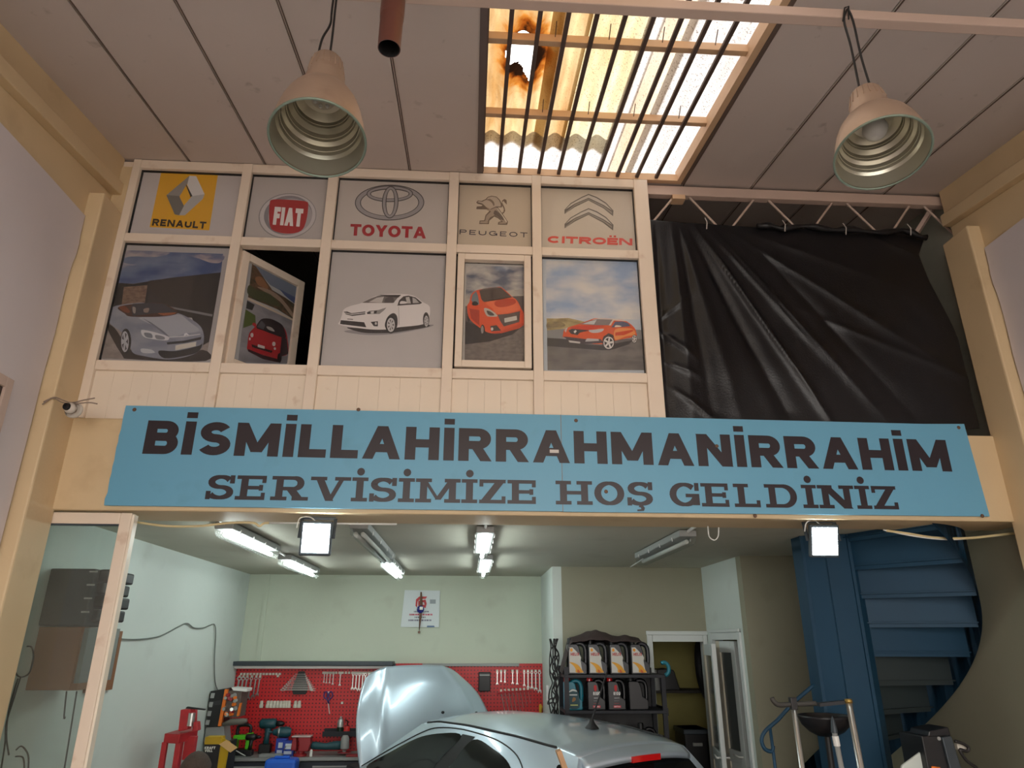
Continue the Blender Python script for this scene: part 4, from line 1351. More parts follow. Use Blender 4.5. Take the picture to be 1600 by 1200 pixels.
YLM = 2.5
tl = at(512, 97, Y=YLM)
ml = at(496, 221, Y=YLM - .11)
tr_ = at(1352, 148, Y=YLM)
mr_ = at(1379, 243, Y=YLM - .10)
cl1 = [at(527, -40, Y=2.5) + Vector((0, 0, .10)), at(519, 12, Y=2.5), at(516, 38, Y=2.5), at(503, 62, Y=2.5), at(495, 97, Y=2.5)]
cl2 = [at(530, -40, Y=2.52) + Vector((0, 0, .10)), at(524, 12, Y=2.5), at(520, 50, Y=2.5), at(514, 97, Y=2.52)]
hall_lamp(tl, ml - tl, .20, (ml - tl).length, [spline([tuple(p) for p in cl1]), spline([tuple(p) for p in cl2])], 'dusty metal bell lamp hanging over the red FIAT badge, on the left', False)
cr1 = [at(1324, 14, Y=2.455), at(1319, 33, Y=2.46), at(1330, 75, Y=2.5), at(1344, 145, Y=2.5)]
cr2 = [at(1325, 14, Y=2.455), at(1333, 33, Y=2.47), at(1346, 90, Y=2.5), at(1362, 142, Y=2.52)]
hall_lamp(tr_, mr_ - tr_, .198, (mr_ - tr_).length, [spline([tuple(p) for p in cr1]), spline([tuple(p) for p in cr2])], 'dusty metal bell lamp with a white bulb hanging over the black tarpaulin', True)
MB().tube([at(1317, 33, Y=2.46), at(1320, 12, Y=2.46), at(1326, 10, Y=2.46), at(1326, 30, Y=2.46)], .004, 5).build('cord_hook', m_cord, kind='structure')

# ============================================================ BROWN FLUE PIPE
m_pipe = mat('brown_flue', srgb(104, 62, 52), .35, .2, var=.15, vscale=5)
pb, pt_ = at(608, 76, Y=2.35), at(616, -40, Y=2.35)
fl = empty('flue_pipe', pb, label='brown round flue pipe hanging through the ceiling', cat='pipe')
ax = Vector((0, .02, 1)).normalized()
L = 5.12 - pb.z
MB().lathe([(.047, .0), (.050, 0), (.051, .17), (.053, .175), (.053, .19), (.054, .2), (.054, L)], pb, ax, 28).build('outer_tube', m_pipe, fl, auto=.7)
MB().lathe([(.0, .35), (.046, .35), (.047, 0)], pb, ax, 28).build('inner_tube', mat('flue_black', srgb(16, 14, 16), .9), fl, auto=.7)  # inside of the pipe coloured near black
p = at(644, 22, Y=2.5)
MB().obox((p.x, 2.52, roof_z(2.52, -.012)), (.035, 0, 0), (0, .08, .008), (0, 0, .012)).build('ceiling_patch', mat('patch_filler', srgb(150, 132, 120), .9, var=.2, bump=.5), fl)

# ============================================================ CCTV DOME
p = at(110, 638, Y=YC - .03)
cc = empty('security_camera', (p.x, YC, p.z - .05), label='small white dome security camera on the left yellow column', cat='camera')
MB().lathe([(.0, -.0), (.050, 0), (.052, .012), (.046, .024)], (p.x + .01, YC, p.z - .004), (0, -1, 0), 24).build('base', mat('camera_white', srgb(206, 196, 184), .35, var=.04), cc, auto=.6)
MB().ellipsoid((p.x, YC - .03, p.z), .034, .034, .034, 20, 12).build('ball', MATS['camera_white'], cc, smooth=True)
MB().lathe([(.0, .008), (.012, .009), (.021, .012), (.024, 0)], (p.x - .006, YC - .056, p.z + .002), (-.2, -1, -.05), 20).build('lens', mat('lens_black', srgb(14, 14, 16), .12), cc, auto=.6)
m_wire = mat('grey_wire', srgb(140, 122, 108), .6, var=.15)
for pts in ([(68, 628), (85, 621), (100, 626), (112, 629), (132, 625), (148, 622)], [(66, 632), (82, 622), (98, 629), (114, 631), (138, 629), (152, 631)]):
    MB().tube(spline([tuple(at(x, y, Y=YC - .02)) for x, y in pts]), .004, 6).build('cable', m_wire, cc, smooth=True)

# ============================================================ LIGHTS OF THE WORKSHOP
m_flood = mat('floodlight_glow', (1, 1, 1), .4, emit=(.92, 1, 1), estr=45)
m_tube_on = mat('tube_glow', (1, 1, 1), .4, emit=(.90, 1, .98), estr=22)
m_tube_dim = mat('tube_glow_dim', (1, 1, 1), .4, emit=(.90, 1, .98), estr=8)
m_grey = mat('grey_plastic', srgb(150, 152, 150), .5, var=.08)
m_dgrey = mat('dark_grey_metal', srgb(62, 70, 76), .45, .3, var=.1)
m_diff = glass_mat('tube_cover', (.93, .95, .95), refl=.4, dirt=.02, dirtcol=(.6, .6, .56))
m_wht = mat('white_plastic', srgb(226, 226, 222), .4, var=.04)


def floodlight(c, yaw, tilt, label):
    c = Vector(c)
    root = empty('floodlight', c + Vector((0, 0, -.1)), label=label, cat='floodlight', group='floodlights under the lintel')
    f_ = Vector((math.sin(yaw), -math.cos(yaw) * math.cos(tilt), -math.sin(tilt))).normalized()
    s = f_.cross(Vector((0, 0, 1))).normalized()
    u = s.cross(f_)
    w_, h_ = .098, .108
    MB().obox(c, s * w_, u * h_, f_ * .018).build('housing', m_dgrey, root, bevel=.01)
    MB().obox(c + f_ * .0185, s * (w_ - .017), u * (h_ - .02), f_ * .002).build('lens', m_flood, root)
    for q in range(7):
        MB().obox(c - f_ * .028 + s * (q - 3) * .024, s * .003, u * h_ * .8, f_ * .012).build('cooling_fin', m_dgrey, root)
    br = MB()
    br.bar(c + s * (w_ + .006), c + s * (w_ + .006) + Vector((0, .03, .13)), .006, .022)
    br.bar(c - s * (w_ + .006), c - s * (w_ + .006) + Vector((0, .03, .13)), .006, .022)
    br.bar(c + s * (w_ + .006) + Vector((0, .03, .13)), c - s * (w_ + .006) + Vector((0, .03, .13)), .006, .022)
    br.build('bracket', m_dgrey, root)
    MB().tube(spline([tuple(c - f_ * .03 + u * .09), tuple(c + u * .13 + s * .05 - f_ * .02), tuple(c + u * .12 + s * .11), tuple(c + u * .06 + s * .125)]), .004, 6).build('cable', m_wht, root, smooth=True)
    return root


floodlight((at(494, 841, Y=4.5)), .10, .12, 'glowing square floodlight under the lintel near the glass door')
floodlight((at(1287, 845, Y=4.5)), -.05, .30, 'glowing square floodlight under the lintel near the blue stairs')


def batten(x, y0, y1, lit, label, twin=False, zc=ZC):
    root = empty('strip_light', (x, (y0 + y1) / 2, zc - .11), label=label, cat='light', group='strip lights on the workshop ceiling')
    wd = .065
    MB().box(x - wd, x + wd, y0, y1, zc - .055, zc - .006).build('housing', m_grey, root, bevel=.008)
    # trough cover
    cv = MB()
    prof = [(-wd + .004, -.052), (-wd * .86, -.095), (-wd * .5, -.118), (wd * .5, -.118), (wd * .86, -.095), (wd - .004, -.052)]
    n = len(prof)
    vs = [(x + a, y, zc + b) for y in (y0 + .01, y1 - .01) for a, b in prof]
    cv.add(vs, [(i, i + 1, n + i + 1, n + i) for i in range(n - 1)] + [tuple(range(n)), tuple(range(n, 2 * n))])
    cv.build('cover', m_diff, root, smooth=False)
    for dx in ((-.026, .026) if twin else (0,)):
        MB().tube([(x + dx, y0 + .05, zc - .086), (x + dx, y1 - .05, zc - .086)], .016, 12).build('tube', lit, root, smooth=True)
    for k in range(4):
        y = y0 + (y1 - y0) * (k + .5) / 4
        for s in (-1, 1):
            MB().bar((x + s * (wd + .006), y, zc - .04), (x + s * (wd + .004), y, zc - .068), .012, .004).build('clip', m_wht, root)
    MB().tube([(x, y0 - .22, zc - .008), (x, y0 + .02, zc - .02)], .011, 8).build('conduit', m_wht, root)
    return root


m_tube_off = mat('tube_off', srgb(196, 198, 192), .35, var=.03)
batten(-1.70, 4.93, 6.22, m_tube_on, 'lit strip light nearest the glass door, in front of a second one')
batten(-1.755, 6.85, 8.2, m_tube_on, 'lit strip light at the back, nearest the left wall')
batten(-.765, 4.85, 6.72, m_tube_off, 'dead strip light between the floodlight and the middle lamp', True)
batten(-.81, 7.0, 8.35, m_tube_dim, 'dimly lit twin strip light behind the dead one', True)
batten(.11, 4.98, 6.25, m_tube_on, 'lit strip light at the middle of the workshop ceiling, in front')
batten(.16, 6.69, 8.05, m_tube_on, 'lit strip light at the middle of the workshop ceiling, far end')
batten(1.60, 5.05, 6.5, m_tube_off, 'dead strip light with loose cable right of the middle')
cb = spline([tuple(at(x, y, Z=ZC - .01 - .02 * (k % 2))) for k, (x, y) in enumerate(((1080, 838), (1062, 835), (1045, 842), (1035, 852), (1020, 858), (1012, 868), (985, 886)))])
MB().tube(cb, .006, 6).build('loose_cable', m_wht, smooth=True, label='loose pale cable along the dead ceiling light at right', cat='cable')

# cables under the lintel
yl = YF + .405
MB().tube(spline([tuple(at(x, y, Y=4.58)) for x, y in ((214, 816), (260, 822), (310, 822), (360, 817), (395, 817), (405, 822), (412, 818), (420, 817))]), .008, 7).build('ceiling_cable', mat('cream_cable', srgb(214, 196, 150), .5), smooth=True, label='cream cable running from the glass door along the lintel', cat='cable')
MB().tube([at(x, y, Y=4.62) for x, y in ((418, 817), (520, 818), (620, 819))], .007, 7).build('ceiling_cable', m_wht, smooth=True, label='straight white cable behind the left floodlight', cat='cable')
for k, pts in enumerate((((1385, 829), (1420, 834), (1460, 840), (1510, 841), (1560, 836), (1588, 833)), ((1380, 828), (1430, 838), (1480, 843), (1530, 840), (1586, 834)))):
    MB().tube(spline([tuple(at(x, y, Y=4.6)) for x, y in pts]), .009 - .004 * k, 7).build('ceiling_cable', MATS['white_plastic'] if k else MATS['cream_cable'], smooth=True, label=('thick cream cable sagging before the blue stairs', 'thin white cable sagging before the blue stairs')[k], cat='cable')
MB().tube(spline([tuple(at(x, y, Y=4.66)) for x, y in ((1106, 822), (1108, 838), (1116, 844), (1122, 838), (1123, 824))]), .004, 6).build('ceiling_cable', m_wht, smooth=True, label='short loop of white cable hanging from the lintel', cat='cable')

# ============================================================ GLASS DOOR AT LEFT
dr = empty('door_1', (-2.4, YF + .06, 0), kind='structure', label='white framed glass door panel at the left of the workshop')
gx0, gx1, gz1 = -2.705, -2.105, 2.795
gy0, gy1 = YF + .03, YF + .095
MB().box(gx0, gx0 + .058, gy0, gy1, 0, gz1).build('stile', m_pvc, dr, bevel=.005)
MB().box(gx1 - .068, gx1, gy0, gy1, 0, gz1).build('stile', m_pvc, dr, bevel=.005)
MB().box(gx1, gx1 + .014, gy0 + .01, gy1 - .005, 0, gz1 - .01).build('edge_strip', mat('pvc_clean', srgb(236, 226, 208), .4, var=.04), dr)
MB().box(gx0 + .058, gx1 - .068, gy0, gy1, gz1 - .07, gz1).build('top_rail', m_pvc, dr, bevel=.005)
MB().box(gx0 + .058, gx1 - .068, gy0, gy1, .05, .25).build('bottom_rail', m_pvc, dr, bevel=.005)
MB().box(gx0 + .056, gx1 - .066, YF + .058, YF + .064, .24, gz1 - .068).build('pane', glass_mat('dirty_glass', (.80, .84, .82), dirt=.07, dirtcol=(.45, .46, .42)), dr)
gk = MB()
gk.box(gx0 + .056, gx0 + .066, gy0 + .004, gy1 - .01, .25, gz1 - .07)
gk.box(gx0 + .058, gx1 - .068, gy0 + .004, gy1 - .01, gz1 - .076, gz1 - .068)
gk.build('gasket', mat('blue_grey_gasket', srgb(50, 60, 74), .4), dr)
p = at(53, 812, Y=gy0)
MB().lathe([(0, .008), (.010, .006), (.012, 0)], (p.x + .02, gy0, p.z), (0, -1, 0), 10).build('screw', m_screw, dr)
# ============================================================ SILVER CAR WITH RAISED BONNET
m_paint = mat('silver_paint', srgb(192, 209, 222), .32, .5, coat=.8)
m_carglass = mat('dark_car_glass', srgb(18, 20, 22), .08, spec=.35)
m_rubber = mat('black_rubber', srgb(26, 26, 28), .6, var=.1)
m_under = mat('engine_dark', srgb(30, 30, 32), .8, var=.2)
CYAW = math.radians(32)
cfw = Vector((-math.sin(CYAW), math.cos(CYAW), 0))
cx_, cy_ = Vector((1.14, 5.3)) + Vector((cfw.x, cfw.y)) * 1.62
car = empty('car', (cx_, cy_, 0), label='silver hatchback car with its bonnet raised under the lintel', cat='car', rz=math.pi / 2 + CYAW)


def tab(tb, x):
    for (x0, *a), (x1, *b) in zip(tb, tb[1:]):
        if x <= x1:
            t = max(0, min(1, (x - x0) / (x1 - x0)))
            t = t * t * (3 - 2 * t) * .4 + t * .6
            return [p + (q - p) * t for p, q in zip(a, b)]
    return list(tb[-1][1:])


# x, roof centre z, roof edge z, half width at roof edge
ROOF = [(-1.66, 1.385, 1.345, .50), (-1.45, 1.425, 1.375, .535), (-1.0, 1.468, 1.405, .565), (-.4, 1.488, 1.42, .575), (.05, 1.475, 1.41, .565), (.38, 1.43, 1.375, .54)]
# x, belt z, half width at belt
BELT = [(-1.95, .98, .70), (-1.6, 1.0, .80), (-1.0, .985, .82), (0, .955, .83), (.7, .93, .82), (1.12, .94, .78)]


def roof_pt(x, s):
    zc, ze, w_ = tab(ROOF, x)
    return Vector((x, w_ * s, ze + (zc - ze) * (1 - abs(s) ** 2.2)))


def side_pt(x, v, s=1, off=0.0):
    """v = 0 belt line, 1 roof edge; the A and C posts lean so x drifts with v"""
    zc, ze, wr = tab(ROOF, x)
    xb = -1.86 + (x + 1.66) / 2.04 * 2.98
    zb, wb = tab(BELT, xb)
    xx = xb + (x - xb) * v
    bulge = .018 * math.sin(math.pi * v)
    return Vector((xx, s * (wb + (wr - wb) * v + bulge + off), zb + (ze - zb) * v))


rp = MB().grid(lambda u, v: roof_pt(-1.66 + 2.04 * u, -1 + 2 * v), 30, 20, thick=(0, 0, -.02))
rp.build('roof', m_paint, car, local=True, smooth=True)
for s in (1, -1):
    MB().grid(lambda u, v: side_pt(-1.66 + 2.04 * u, v, s), 34, 10).build('side_frame', m_paint, car, local=True, smooth=True)
    # roof ditch trim
    MB().tube([roof_pt(-1.45 + 1.75 * k / 24, s * .965) + Vector((0, 0, .004)) for k in range(25)], .010, 6).build('roof_trim', m_rubber, car, local=True, smooth=True)

    def glass(poly, name, m=m_carglass, off=.006, rnd=True):
        mb = MB()
        q = smooth_loop(poly, 5) if rnd else poly
        c = (sum(a for a, b in q) / len(q), sum(b for a, b in q) / len(q))
        vs = [side_pt(*c, s, off)] + [side_pt(a, b, s, off) for a, b in q] + [side_pt((a + c[0]) / 2, (b + c[1]) / 2, s, off + .002) for a, b in q]
        n = len(q)
        fs = [(0, n + 1 + i, n + 1 + (i + 1) % n) for i in range(n)] + [(n + 1 + i, 1 + i, 1 + (i + 1) % n, n + 1 + (i + 1) % n) for i in range(n)]
        mb.add(vs, fs).build(name, m, car, local=True, smooth=True)
    glass([(-1.20, .10), (-1.24, .40), (-1.13, .66), (-.90, .80), (-.62, .86), (-.60, .5), (-.60, .08), (-.9, .06)], 'rear_door_window')
    glass([(-.44, .08), (-.44, .5), (-.45, .87), (-.15, .86), (.10, .74), (.24, .5), (.33, .12), (-.05, .06)], 'front_door_window')
    glass([(-.61, .05), (-.61, .45), (-.61, .9), (-.53, .9), (-.44, .9), (-.44, .45), (-.43, .05), (-.52, .03)], 'door_post', m_rubber, .003, False)
    seam = [(-1.24, .02), (-1.33, .4), (-1.20, .74), (-.95, .90), (-.6, .955), (-.1, .95), (.14, .84), (.30, .55), (.40, .1)]
    MB().tube([side_pt(a, b, s, .003) for a, b in spline(seam, 5)], .005, 5).build('door_seam', m_rubber, car, local=True, smooth=True)
    glass([(-1.64, .10), (-1.60, .5), (-1.56, .80), (-1.52, .78), (-1.56, .45), (-1.6, .10)], 'quarter_window', m_carglass, .004)
    # mirror
    mm = MB().ellipsoid((.72, s * .92, .90), .07, .10, .075, 16, 10)
    mm.build('door_mirror', m_paint, car, local=True, smooth=True)


def spoiler(u, v):
    s = -1 + 2 * u
    a = roof_pt(-1.64, s * .98)
    return a + Vector((-.13 * v, 0, -.028 * v - .02 * v * v)) + Vector((.05 * abs(s) ** 2 * v, 0, 0))


MB().grid(spoiler, 24, 6, thick=(0, 0, -.035)).build('rear_spoiler', m_paint, car, local=True, smooth=True)
bl = MB()
bl.grid(lambda u, v: spoiler(.5 + (u - .5) * .27, 1) + Vector((-.012, 0, -.002 - .038 * v)), 10, 2, thick=(.03, 0, 0))
m_red = mat('brake_light_red', srgb(196, 18, 22), .15, coat=.6)
bl.build('brake_light', m_red, car, local=True)


def rear_glass(u, v):
    s = -1 + 2 * u
    a = roof_pt(-1.64, s * .94) + Vector((-.03, 0, -.04))
    b = Vector((-1.93 + .10 * s * s, s * .66, .97))
    return a.lerp(b, v) + Vector((-.03 * math.sin(math.pi * v), 0, 0))


MB().grid(rear_glass, 16, 10).build('rear_window', m_carglass, car, local=True, smooth=True)
for s in (0, 1):
    MB().grid(lambda u, v: rear_glass(s, v).lerp(side_pt(-1.66, 1 - v, 1 if s else -1), u), 3, 10).build('rear_post', m_paint, car, local=True, smooth=True)


def wscreen(u, v):
    s = -1 + 2 * u
    a = roof_pt(.38, s * .98)
    b = Vector((1.12 - .16 * s * s, s * .76, .94))
    return a.lerp(b, v) + Vector((.03 * math.sin(math.pi * v), 0, .02 * math.sin(math.pi * v)))


MB().grid(wscreen, 16, 10).build('windscreen', glass_mat('clear_car_glass', (.55, .6, .6), dirt=.08), car, local=True, smooth=True)
# lower body: lofted shell from tail to nose
SEC = [(-1.98, .50, .34, .62), (-1.93, .72, .25, .97), (-1.6, .80, .2, 1.0), (-1.0, .83, .19, .985), (0, .84, .19, .955), (.8, .835, .19, .94), (1.15, .82, .2, .92), (1.6, .78, .22, .84), (1.82, .66, .26, .74), (1.92, .44, .34, .60)]
lb = MB()
NS = 16
rings = []
for i in range(29):
    x = -1.98 + 3.90 * i / 28
    hw, z0_, z1_ = tab(SEC, x)
    ring_ = []
    for k in range(NS):
        a = 2 * math.pi * (k + .5) / NS
        ca, sa = math.cos(a), math.sin(a)
        e = .38
        yy = math.copysign(abs(ca) ** e, ca) * hw
        zz = (z0_ + z1_) / 2 + math.copysign(abs(sa) ** e, sa) * (z1_ - z0_) / 2
        ring_.append(Vector((x, yy, zz)))
    rings.append(ring_)
vs = [v for r_ in rings for v in r_]
fs = [(i * NS + k, i * NS + (k + 1) % NS, (i + 1) * NS + (k + 1) % NS, (i + 1) * NS + k) for i in range(28) for k in range(NS)]
fs += [tuple(range(NS)), tuple(range(28 * NS, 29 * NS))[::-1]]
lb.add(vs, fs).build('body', m_paint, car, local=True, smooth=True)
MB().box(1.16, 1.82, -.6, .6, .80, .9).build('engine_bay', m_under, car, local=True, bevel=.03)
for x in (-1.22, 1.27):
    for s in (1, -1):
        y = s * .73
        wt_ = MB().lathe([(.19, -.095), (.27, -.1), (.305, -.07), (.31, 0), (.305, .07), (.27, .1), (.19, .095)], (x, y, .31), (0, 1, 0), 28)
        wo = wt_.build('wheel', m_rubber, car, local=True, smooth=True)
        MB().lathe([(.0, .075), (.05, .085), (.18, .08), (.195, .095)], (x, y, .31), (0, s, 0), 24).build('rim', mat('alloy', srgb(170, 172, 174), .35, .8), wo, local=True, smooth=True)
# raised bonnet
HA = math.radians(61)


def bonnet(u, v, lift=0.0):
    s = -1 + 2 * u
    L_ = .96 * (1 - .10 * abs(s) ** 5.0)
    l = .02 + v * L_
    w_ = .76 + .02 * math.sin(math.pi * v) - .20 * v ** 2.6
    crown = .055 * (1 - s * s) + .05 * math.sin(math.pi * min(1, v * 1.05)) * (1 - .4 * s * s) - .10 * max(0, v - .72) ** 1.5 * 3
    # raised edges of the power bulge
    crown += .012 * math.exp(-((abs(s) - .74 + .14 * v) / .05) ** 2) - .02 * max(0, abs(s) - .80)
    h = crown + lift
    return Vector((1.10 + l * math.cos(HA) - h * math.sin(HA), s * w_, .95 + l * math.sin(HA) + h * math.cos(HA)))


bo = MB().grid(lambda u, v: bonnet(u, v), 44, 32, thick=(.012, 0, -.012)).build('bonnet', m_paint, car, local=True, smooth=True)
for s, v_ in ((.40, .42), (.12, .42)):
    c = bonnet(s, v_, .004)
    MB().ellipsoid(c, .014, .018, .014, 12, 8).build('washer_jet', m_rubber, car, local=True, smooth=True)
MB().tube([Vector((1.72, -.55, .85)), bonnet(.14, .75, -.02)], .006, 6).build('bonnet_stay', m_dgrey, car, local=True)
# aerial
ab = roof_pt(-1.22, -.02)
MB().lathe([(.055, .0), (.045, .012), (.028, .03), (.016, .052), (.012, .062)], ab, (.0, 0, 1), 16).build('aerial_base', m_rubber, car, local=True, smooth=True)
MB().tube([ab + Vector((0, 0, .05)), ab + Vector((-.13, -.06, .40))], [.008, .005], 6).build('aerial', m_rubber, car, local=True)
MB().tube([bonnet(.5, .02) + Vector((-.04, .5 - k * .5, -.02)) for k in range(3)], .012, 6).build('wiper_cowl', m_rubber, car, local=True)
# tan strip added by the car's tail for a streak on its rear glass
wb0 = at(884, 1205, Y=4.5); wb1 = at(872, 1172, Y=4.5)
d_ = (wb1 - wb0).normalized()
foot = wb1 - d_ * ((wb1.z - 0.0) / d_.z)
MB().bar(foot, wb1, .075, .03).build('tan_strip', mat('tan_mottled', srgb(190, 150, 112), .7, var=.3, vscale=10), label='narrow tan strip added at the corner of the silver car', cat='batten', bevel=.003)

# ============================================================ BLUE SPIRAL STAIRS
m_blue = mat('stair_blue', srgb(13, 60, 86), .6, .1, var=.15, vscale=3, stain=(srgb(22, 60, 84), 4, .55, .85, .6))
m_bluegrey = mat('stair_grey', srgb(50, 60, 62), .6, .1, var=.15, vscale=3)  # greyer colour for the lower steps
SC = Vector((2.80, 5.42, 0))
st = empty('spiral_stairs', SC, label='blue steel spiral staircase behind the right floodlight', cat='stairs')
colp = [(SC.x + .225 * math.cos(a) * 1.05, SC.y + .225 * math.sin(a)) for a in [math.radians(22.5 + 45 * k) for k in range(8)]]
MB().prism([(x, y, 0) for x, y in colp], (0, 0, ZC - .001)).build('column', m_blue, st)
for k in (4, 5, 6):
    x, y = colp[k]
    MB().box(x - .012, x + .012, y - .012, y + .012, 0, ZC - .002).build('column_rib', m_blue, st)
RO = .95
NST = 13
top_ang, dstep, rise = -66, 15, .205
for i in range(NST):
    zt_ = ZC - .02 - i * rise
    a0, a1 = math.radians(top_ang + i * dstep), math.radians(top_ang + (i + 1) * dstep + 2)
    R0 = .19
    def pt2(r_, a): return Vector((SC.x + r_ * math.cos(a), SC.y + r_ * math.sin(a), 0))
    w_ = [pt2(R0, a0), pt2(RO, a0), pt2(RO, (a0 + a1) / 2), pt2(RO, a1), pt2(R0, a1)]
    mm_ = m_blue if i < 5 else m_bluegrey
    MB().prism([p + Vector((0, 0, zt_ - .006)) for p in w_], (0, 0, .006)).build('tread', mm_, st)
    q0, q1 = pt2(R0, a0), pt2(RO, a0)
    dv = (q1 - q0).normalized()
    nv = Vector((-dv.y, dv.x, 0))
    MB().obox((q0 + q1) / 2 + Vector((0, 0, zt_ - rise / 2 + rise)), (q1 - q0) / 2, nv * .003, Vector((0, 0, rise / 2))).build('riser', mm_, st)
    an = MB()
    an.obox((q0 + q1) / 2 + Vector((0, 0, zt_ - .022)), (q1 - q0) / 2, nv * .004, Vector((0, 0, .018)))
    an.obox((q0 + q1) / 2 + Vector((0, 0, zt_ - .008)) - nv * .016, (q1 - q0) / 2, nv * .016, Vector((0, 0, .004)))
    an.build('angle_iron', mm_, st)
# outer string plate winding along the tread ends


def string(u, v):
    a = math.radians(top_ang - 10 + (NST + .3) * dstep * u)
    i = (a - math.radians(top_ang)) / math.radians(dstep)
    z = ZC - .05 - i * rise - .05 + v * .46
    return Vector((SC.x + (RO + .012) * math.cos(a), SC.y + (RO + .012) * math.sin(a), max(0.0, min(z, ZC - .004))))


MB().grid(string, 60, 1, thick=(0, 0, .0001)).build('string_plate', m_blue, st, smooth=True)
hr = spline([tuple(at(x, y, Y=5.0)) for x, y in ((1272, 1070), (1240, 1098), (1215, 1125), (1196, 1142), (1190, 1156), (1195, 1170), (1206, 1174), (1208, 1165))], 5)
MB().tube(hr, .013, 8).build('handrail', m_blue, st, smooth=True)
p = at(1203, 1135, Y=5.0)
MB().tube([p, at(1212, 1205, Y=5.0), Vector((at(1212, 1205, Y=5.0).x, 5.0, 0))], .011, 8).build('baluster', m_blue, st, smooth=True)
# ============================================================ DOORS OF THE STORE ROOM
m_dw = mat('door_white', srgb(206, 212, 210), .4, var=.06, vscale=4)
m_dcream = mat('door_cream', srgb(206, 198, 178), .45, var=.08, vscale=4)
m_dglass = mat('door_obscure_glass', srgb(96, 104, 104), .2, var=.1, vscale=3)
d2 = empty('door_2', ((dx0 + dx1) / 2, YBW, 0), kind='structure', label='white door frame of the dark store room')
yf = YBW - .02
MB().box(dx0 - .05, dx0 + .008, yf, YBW + .1, 0, dzt + .06).build('jamb', m_dw, d2, bevel=.005)
MB().box(dx1 - .008, dx1 + .04, yf, YBW + .1, 0, dzt + .06).build('jamb', m_dw, d2, bevel=.005)
MB().box(dx0 + .008, dx1 - .008, yf, YBW + .1, dzt - .01, dzt + .06).build('head', m_dw, d2, bevel=.005)
MB().box(dx0 - .06, dx1 + .045, yf - .012, yf + .01, dzt + .06, dzt + .10).build('cornice', m_dw, d2, bevel=.005)


def glazed_leaf(name, hinge, ang, wd, z1_, label):
    root = empty(name, (hinge[0], hinge[1], 0), kind='structure', label=label)
    h = Vector((hinge[0], hinge[1], 0))
    d = Vector((math.cos(ang), math.sin(ang), 0))
    n = Vector((-d.y, d.x, 0))

    def rail(u0, u1, a, b, nm, m, th=.022):
        MB().obox(h + d * (u0 + u1) / 2 + Vector((0, 0, (a + b) / 2)), d * (u1 - u0) / 2, n * th, Vector((0, 0, (b - a) / 2))).build(nm, m, root, bevel=.004)
    rail(0, .085, .02, z1_, 'stile', m_dcream)
    rail(wd - .085, wd, .02, z1_, 'stile', m_dw)
    rail(.085, wd - .085, z1_ - .11, z1_, 'top_rail', m_dw)
    rail(.085, wd - .085, .95, 1.06, 'lock_rail', m_dw)
    rail(.085, wd - .085, .02, .2, 'bottom_rail', m_dw)
    rail(.08, wd - .08, 1.05, z1_ - .1, 'pane', m_dglass, .004)
    rail(.08, wd - .08, .2, .96, 'panel', m_dw, .008)
    hp = h + d * (wd - .045)
    for s in (1, -1):
        MB().tube([hp + Vector((0, 0, 1.02)) + n * s * .02, hp + Vector((0, 0, 1.02)) + n * s * .06, hp - d * .11 + Vector((0, 0, 1.03)) + n * s * .06], .009, 8).build('handle', m_wht, root, smooth=True)
    return root


glazed_leaf('door_3', (dx1 - .01, YBW - .05), math.radians(-100), .62, dzt - .03, 'white glazed door leaf standing open before the store room')
d4 = empty('door_4', (XB1, (sy0 + sy1) / 2, 0), kind='structure', label='white door frame in the side wall next to the store room')
xf = XB1 - .02
MB().box(xf, XB1 + .1, sy0 - .05, sy0 + .02, 0, 2.14).build('jamb', m_dw, d4, bevel=.005)
MB().box(xf, XB1 + .1, sy1 - .02, sy1 + .05, 0, 2.14).build('jamb', m_dw, d4, bevel=.005)
MB().box(xf, XB1 + .1, sy0 + .02, sy1 - .02, 2.07, 2.14).build('head', m_dw, d4, bevel=.005)
MB().box(xf - .012, xf + .008, sy0 - .06, sy1 + .06, 2.14, 2.17).build('cornice', m_dw, d4, bevel=.004)
glazed_leaf('door_5', (XB1 + .03, sy1 - .03), math.radians(-84), .42, 2.06, 'white glazed door leaf in the side wall frame')

# ============================================================ STORE ROOM CONTENTS
m_black = mat('black_plastic', srgb(22, 22, 24), .45, var=.15)
m_teal = mat('teal_plastic', srgb(24, 120, 140), .4, var=.1)
ss = empty('store_shelf', (2.5, YB - .3, 1.5), label='dark shelf across the back of the store room', cat='shelf')
sz_ = at(1060, 1077, Y=YB - .3).z
MB().box(1.1, 3.4, YB - .5, YB - .08, sz_ - .03, sz_).build('board', mat('dark_shelf', srgb(44, 40, 34), .7, var=.2), ss)
for x in (1.6, 3.0):
    MB().bar((x, YB - .08, sz_ - .25), (x, YB - .45, sz_ - .03), .025).build('bracket', m_black, ss)
a_ = at(1024, 1074, Y=YB - .35); b_ = at(1056, 1044, Y=YB - .35)
MB().prism([(a_.x, YB - .48, sz_), (b_.x, YB - .48, sz_), (b_.x - .06, YB - .48, b_.z - .02), (b_.x - .12, YB - .48, b_.z), (a_.x, YB - .48, b_.z - .01)], (0, .3, 0)).build('speaker_box', m_black, label='black slanted box on the store room shelf', cat='box', bevel=.01)
p = at(1026, 1062, Y=YB - .45)
MB().lathe([(.0, 0), (.035, 0), (.04, .01), (.038, .15), (.015, .19), (.015, .22), (.0, .22)], (p.x - .02, YB - .55 + .06, sz_), (0, 0, 1), 16).build('spray_bottle', m_grey, label='grey bottle beside the black slanted box', cat='bottle', auto=.6)
p = at(1106, 1040, Y=8.2)
ty = [p + Vector((.0, .30 * math.cos(2 * math.pi * k / 28), .33 * math.sin(2 * math.pi * k / 28))) for k in range(29)]
MB().tube(ty, .055, 8, caps=False).build('hanging_tyre', m_rubber, label='black tyre hanging beside the store room door', cat='tyre', smooth=True)
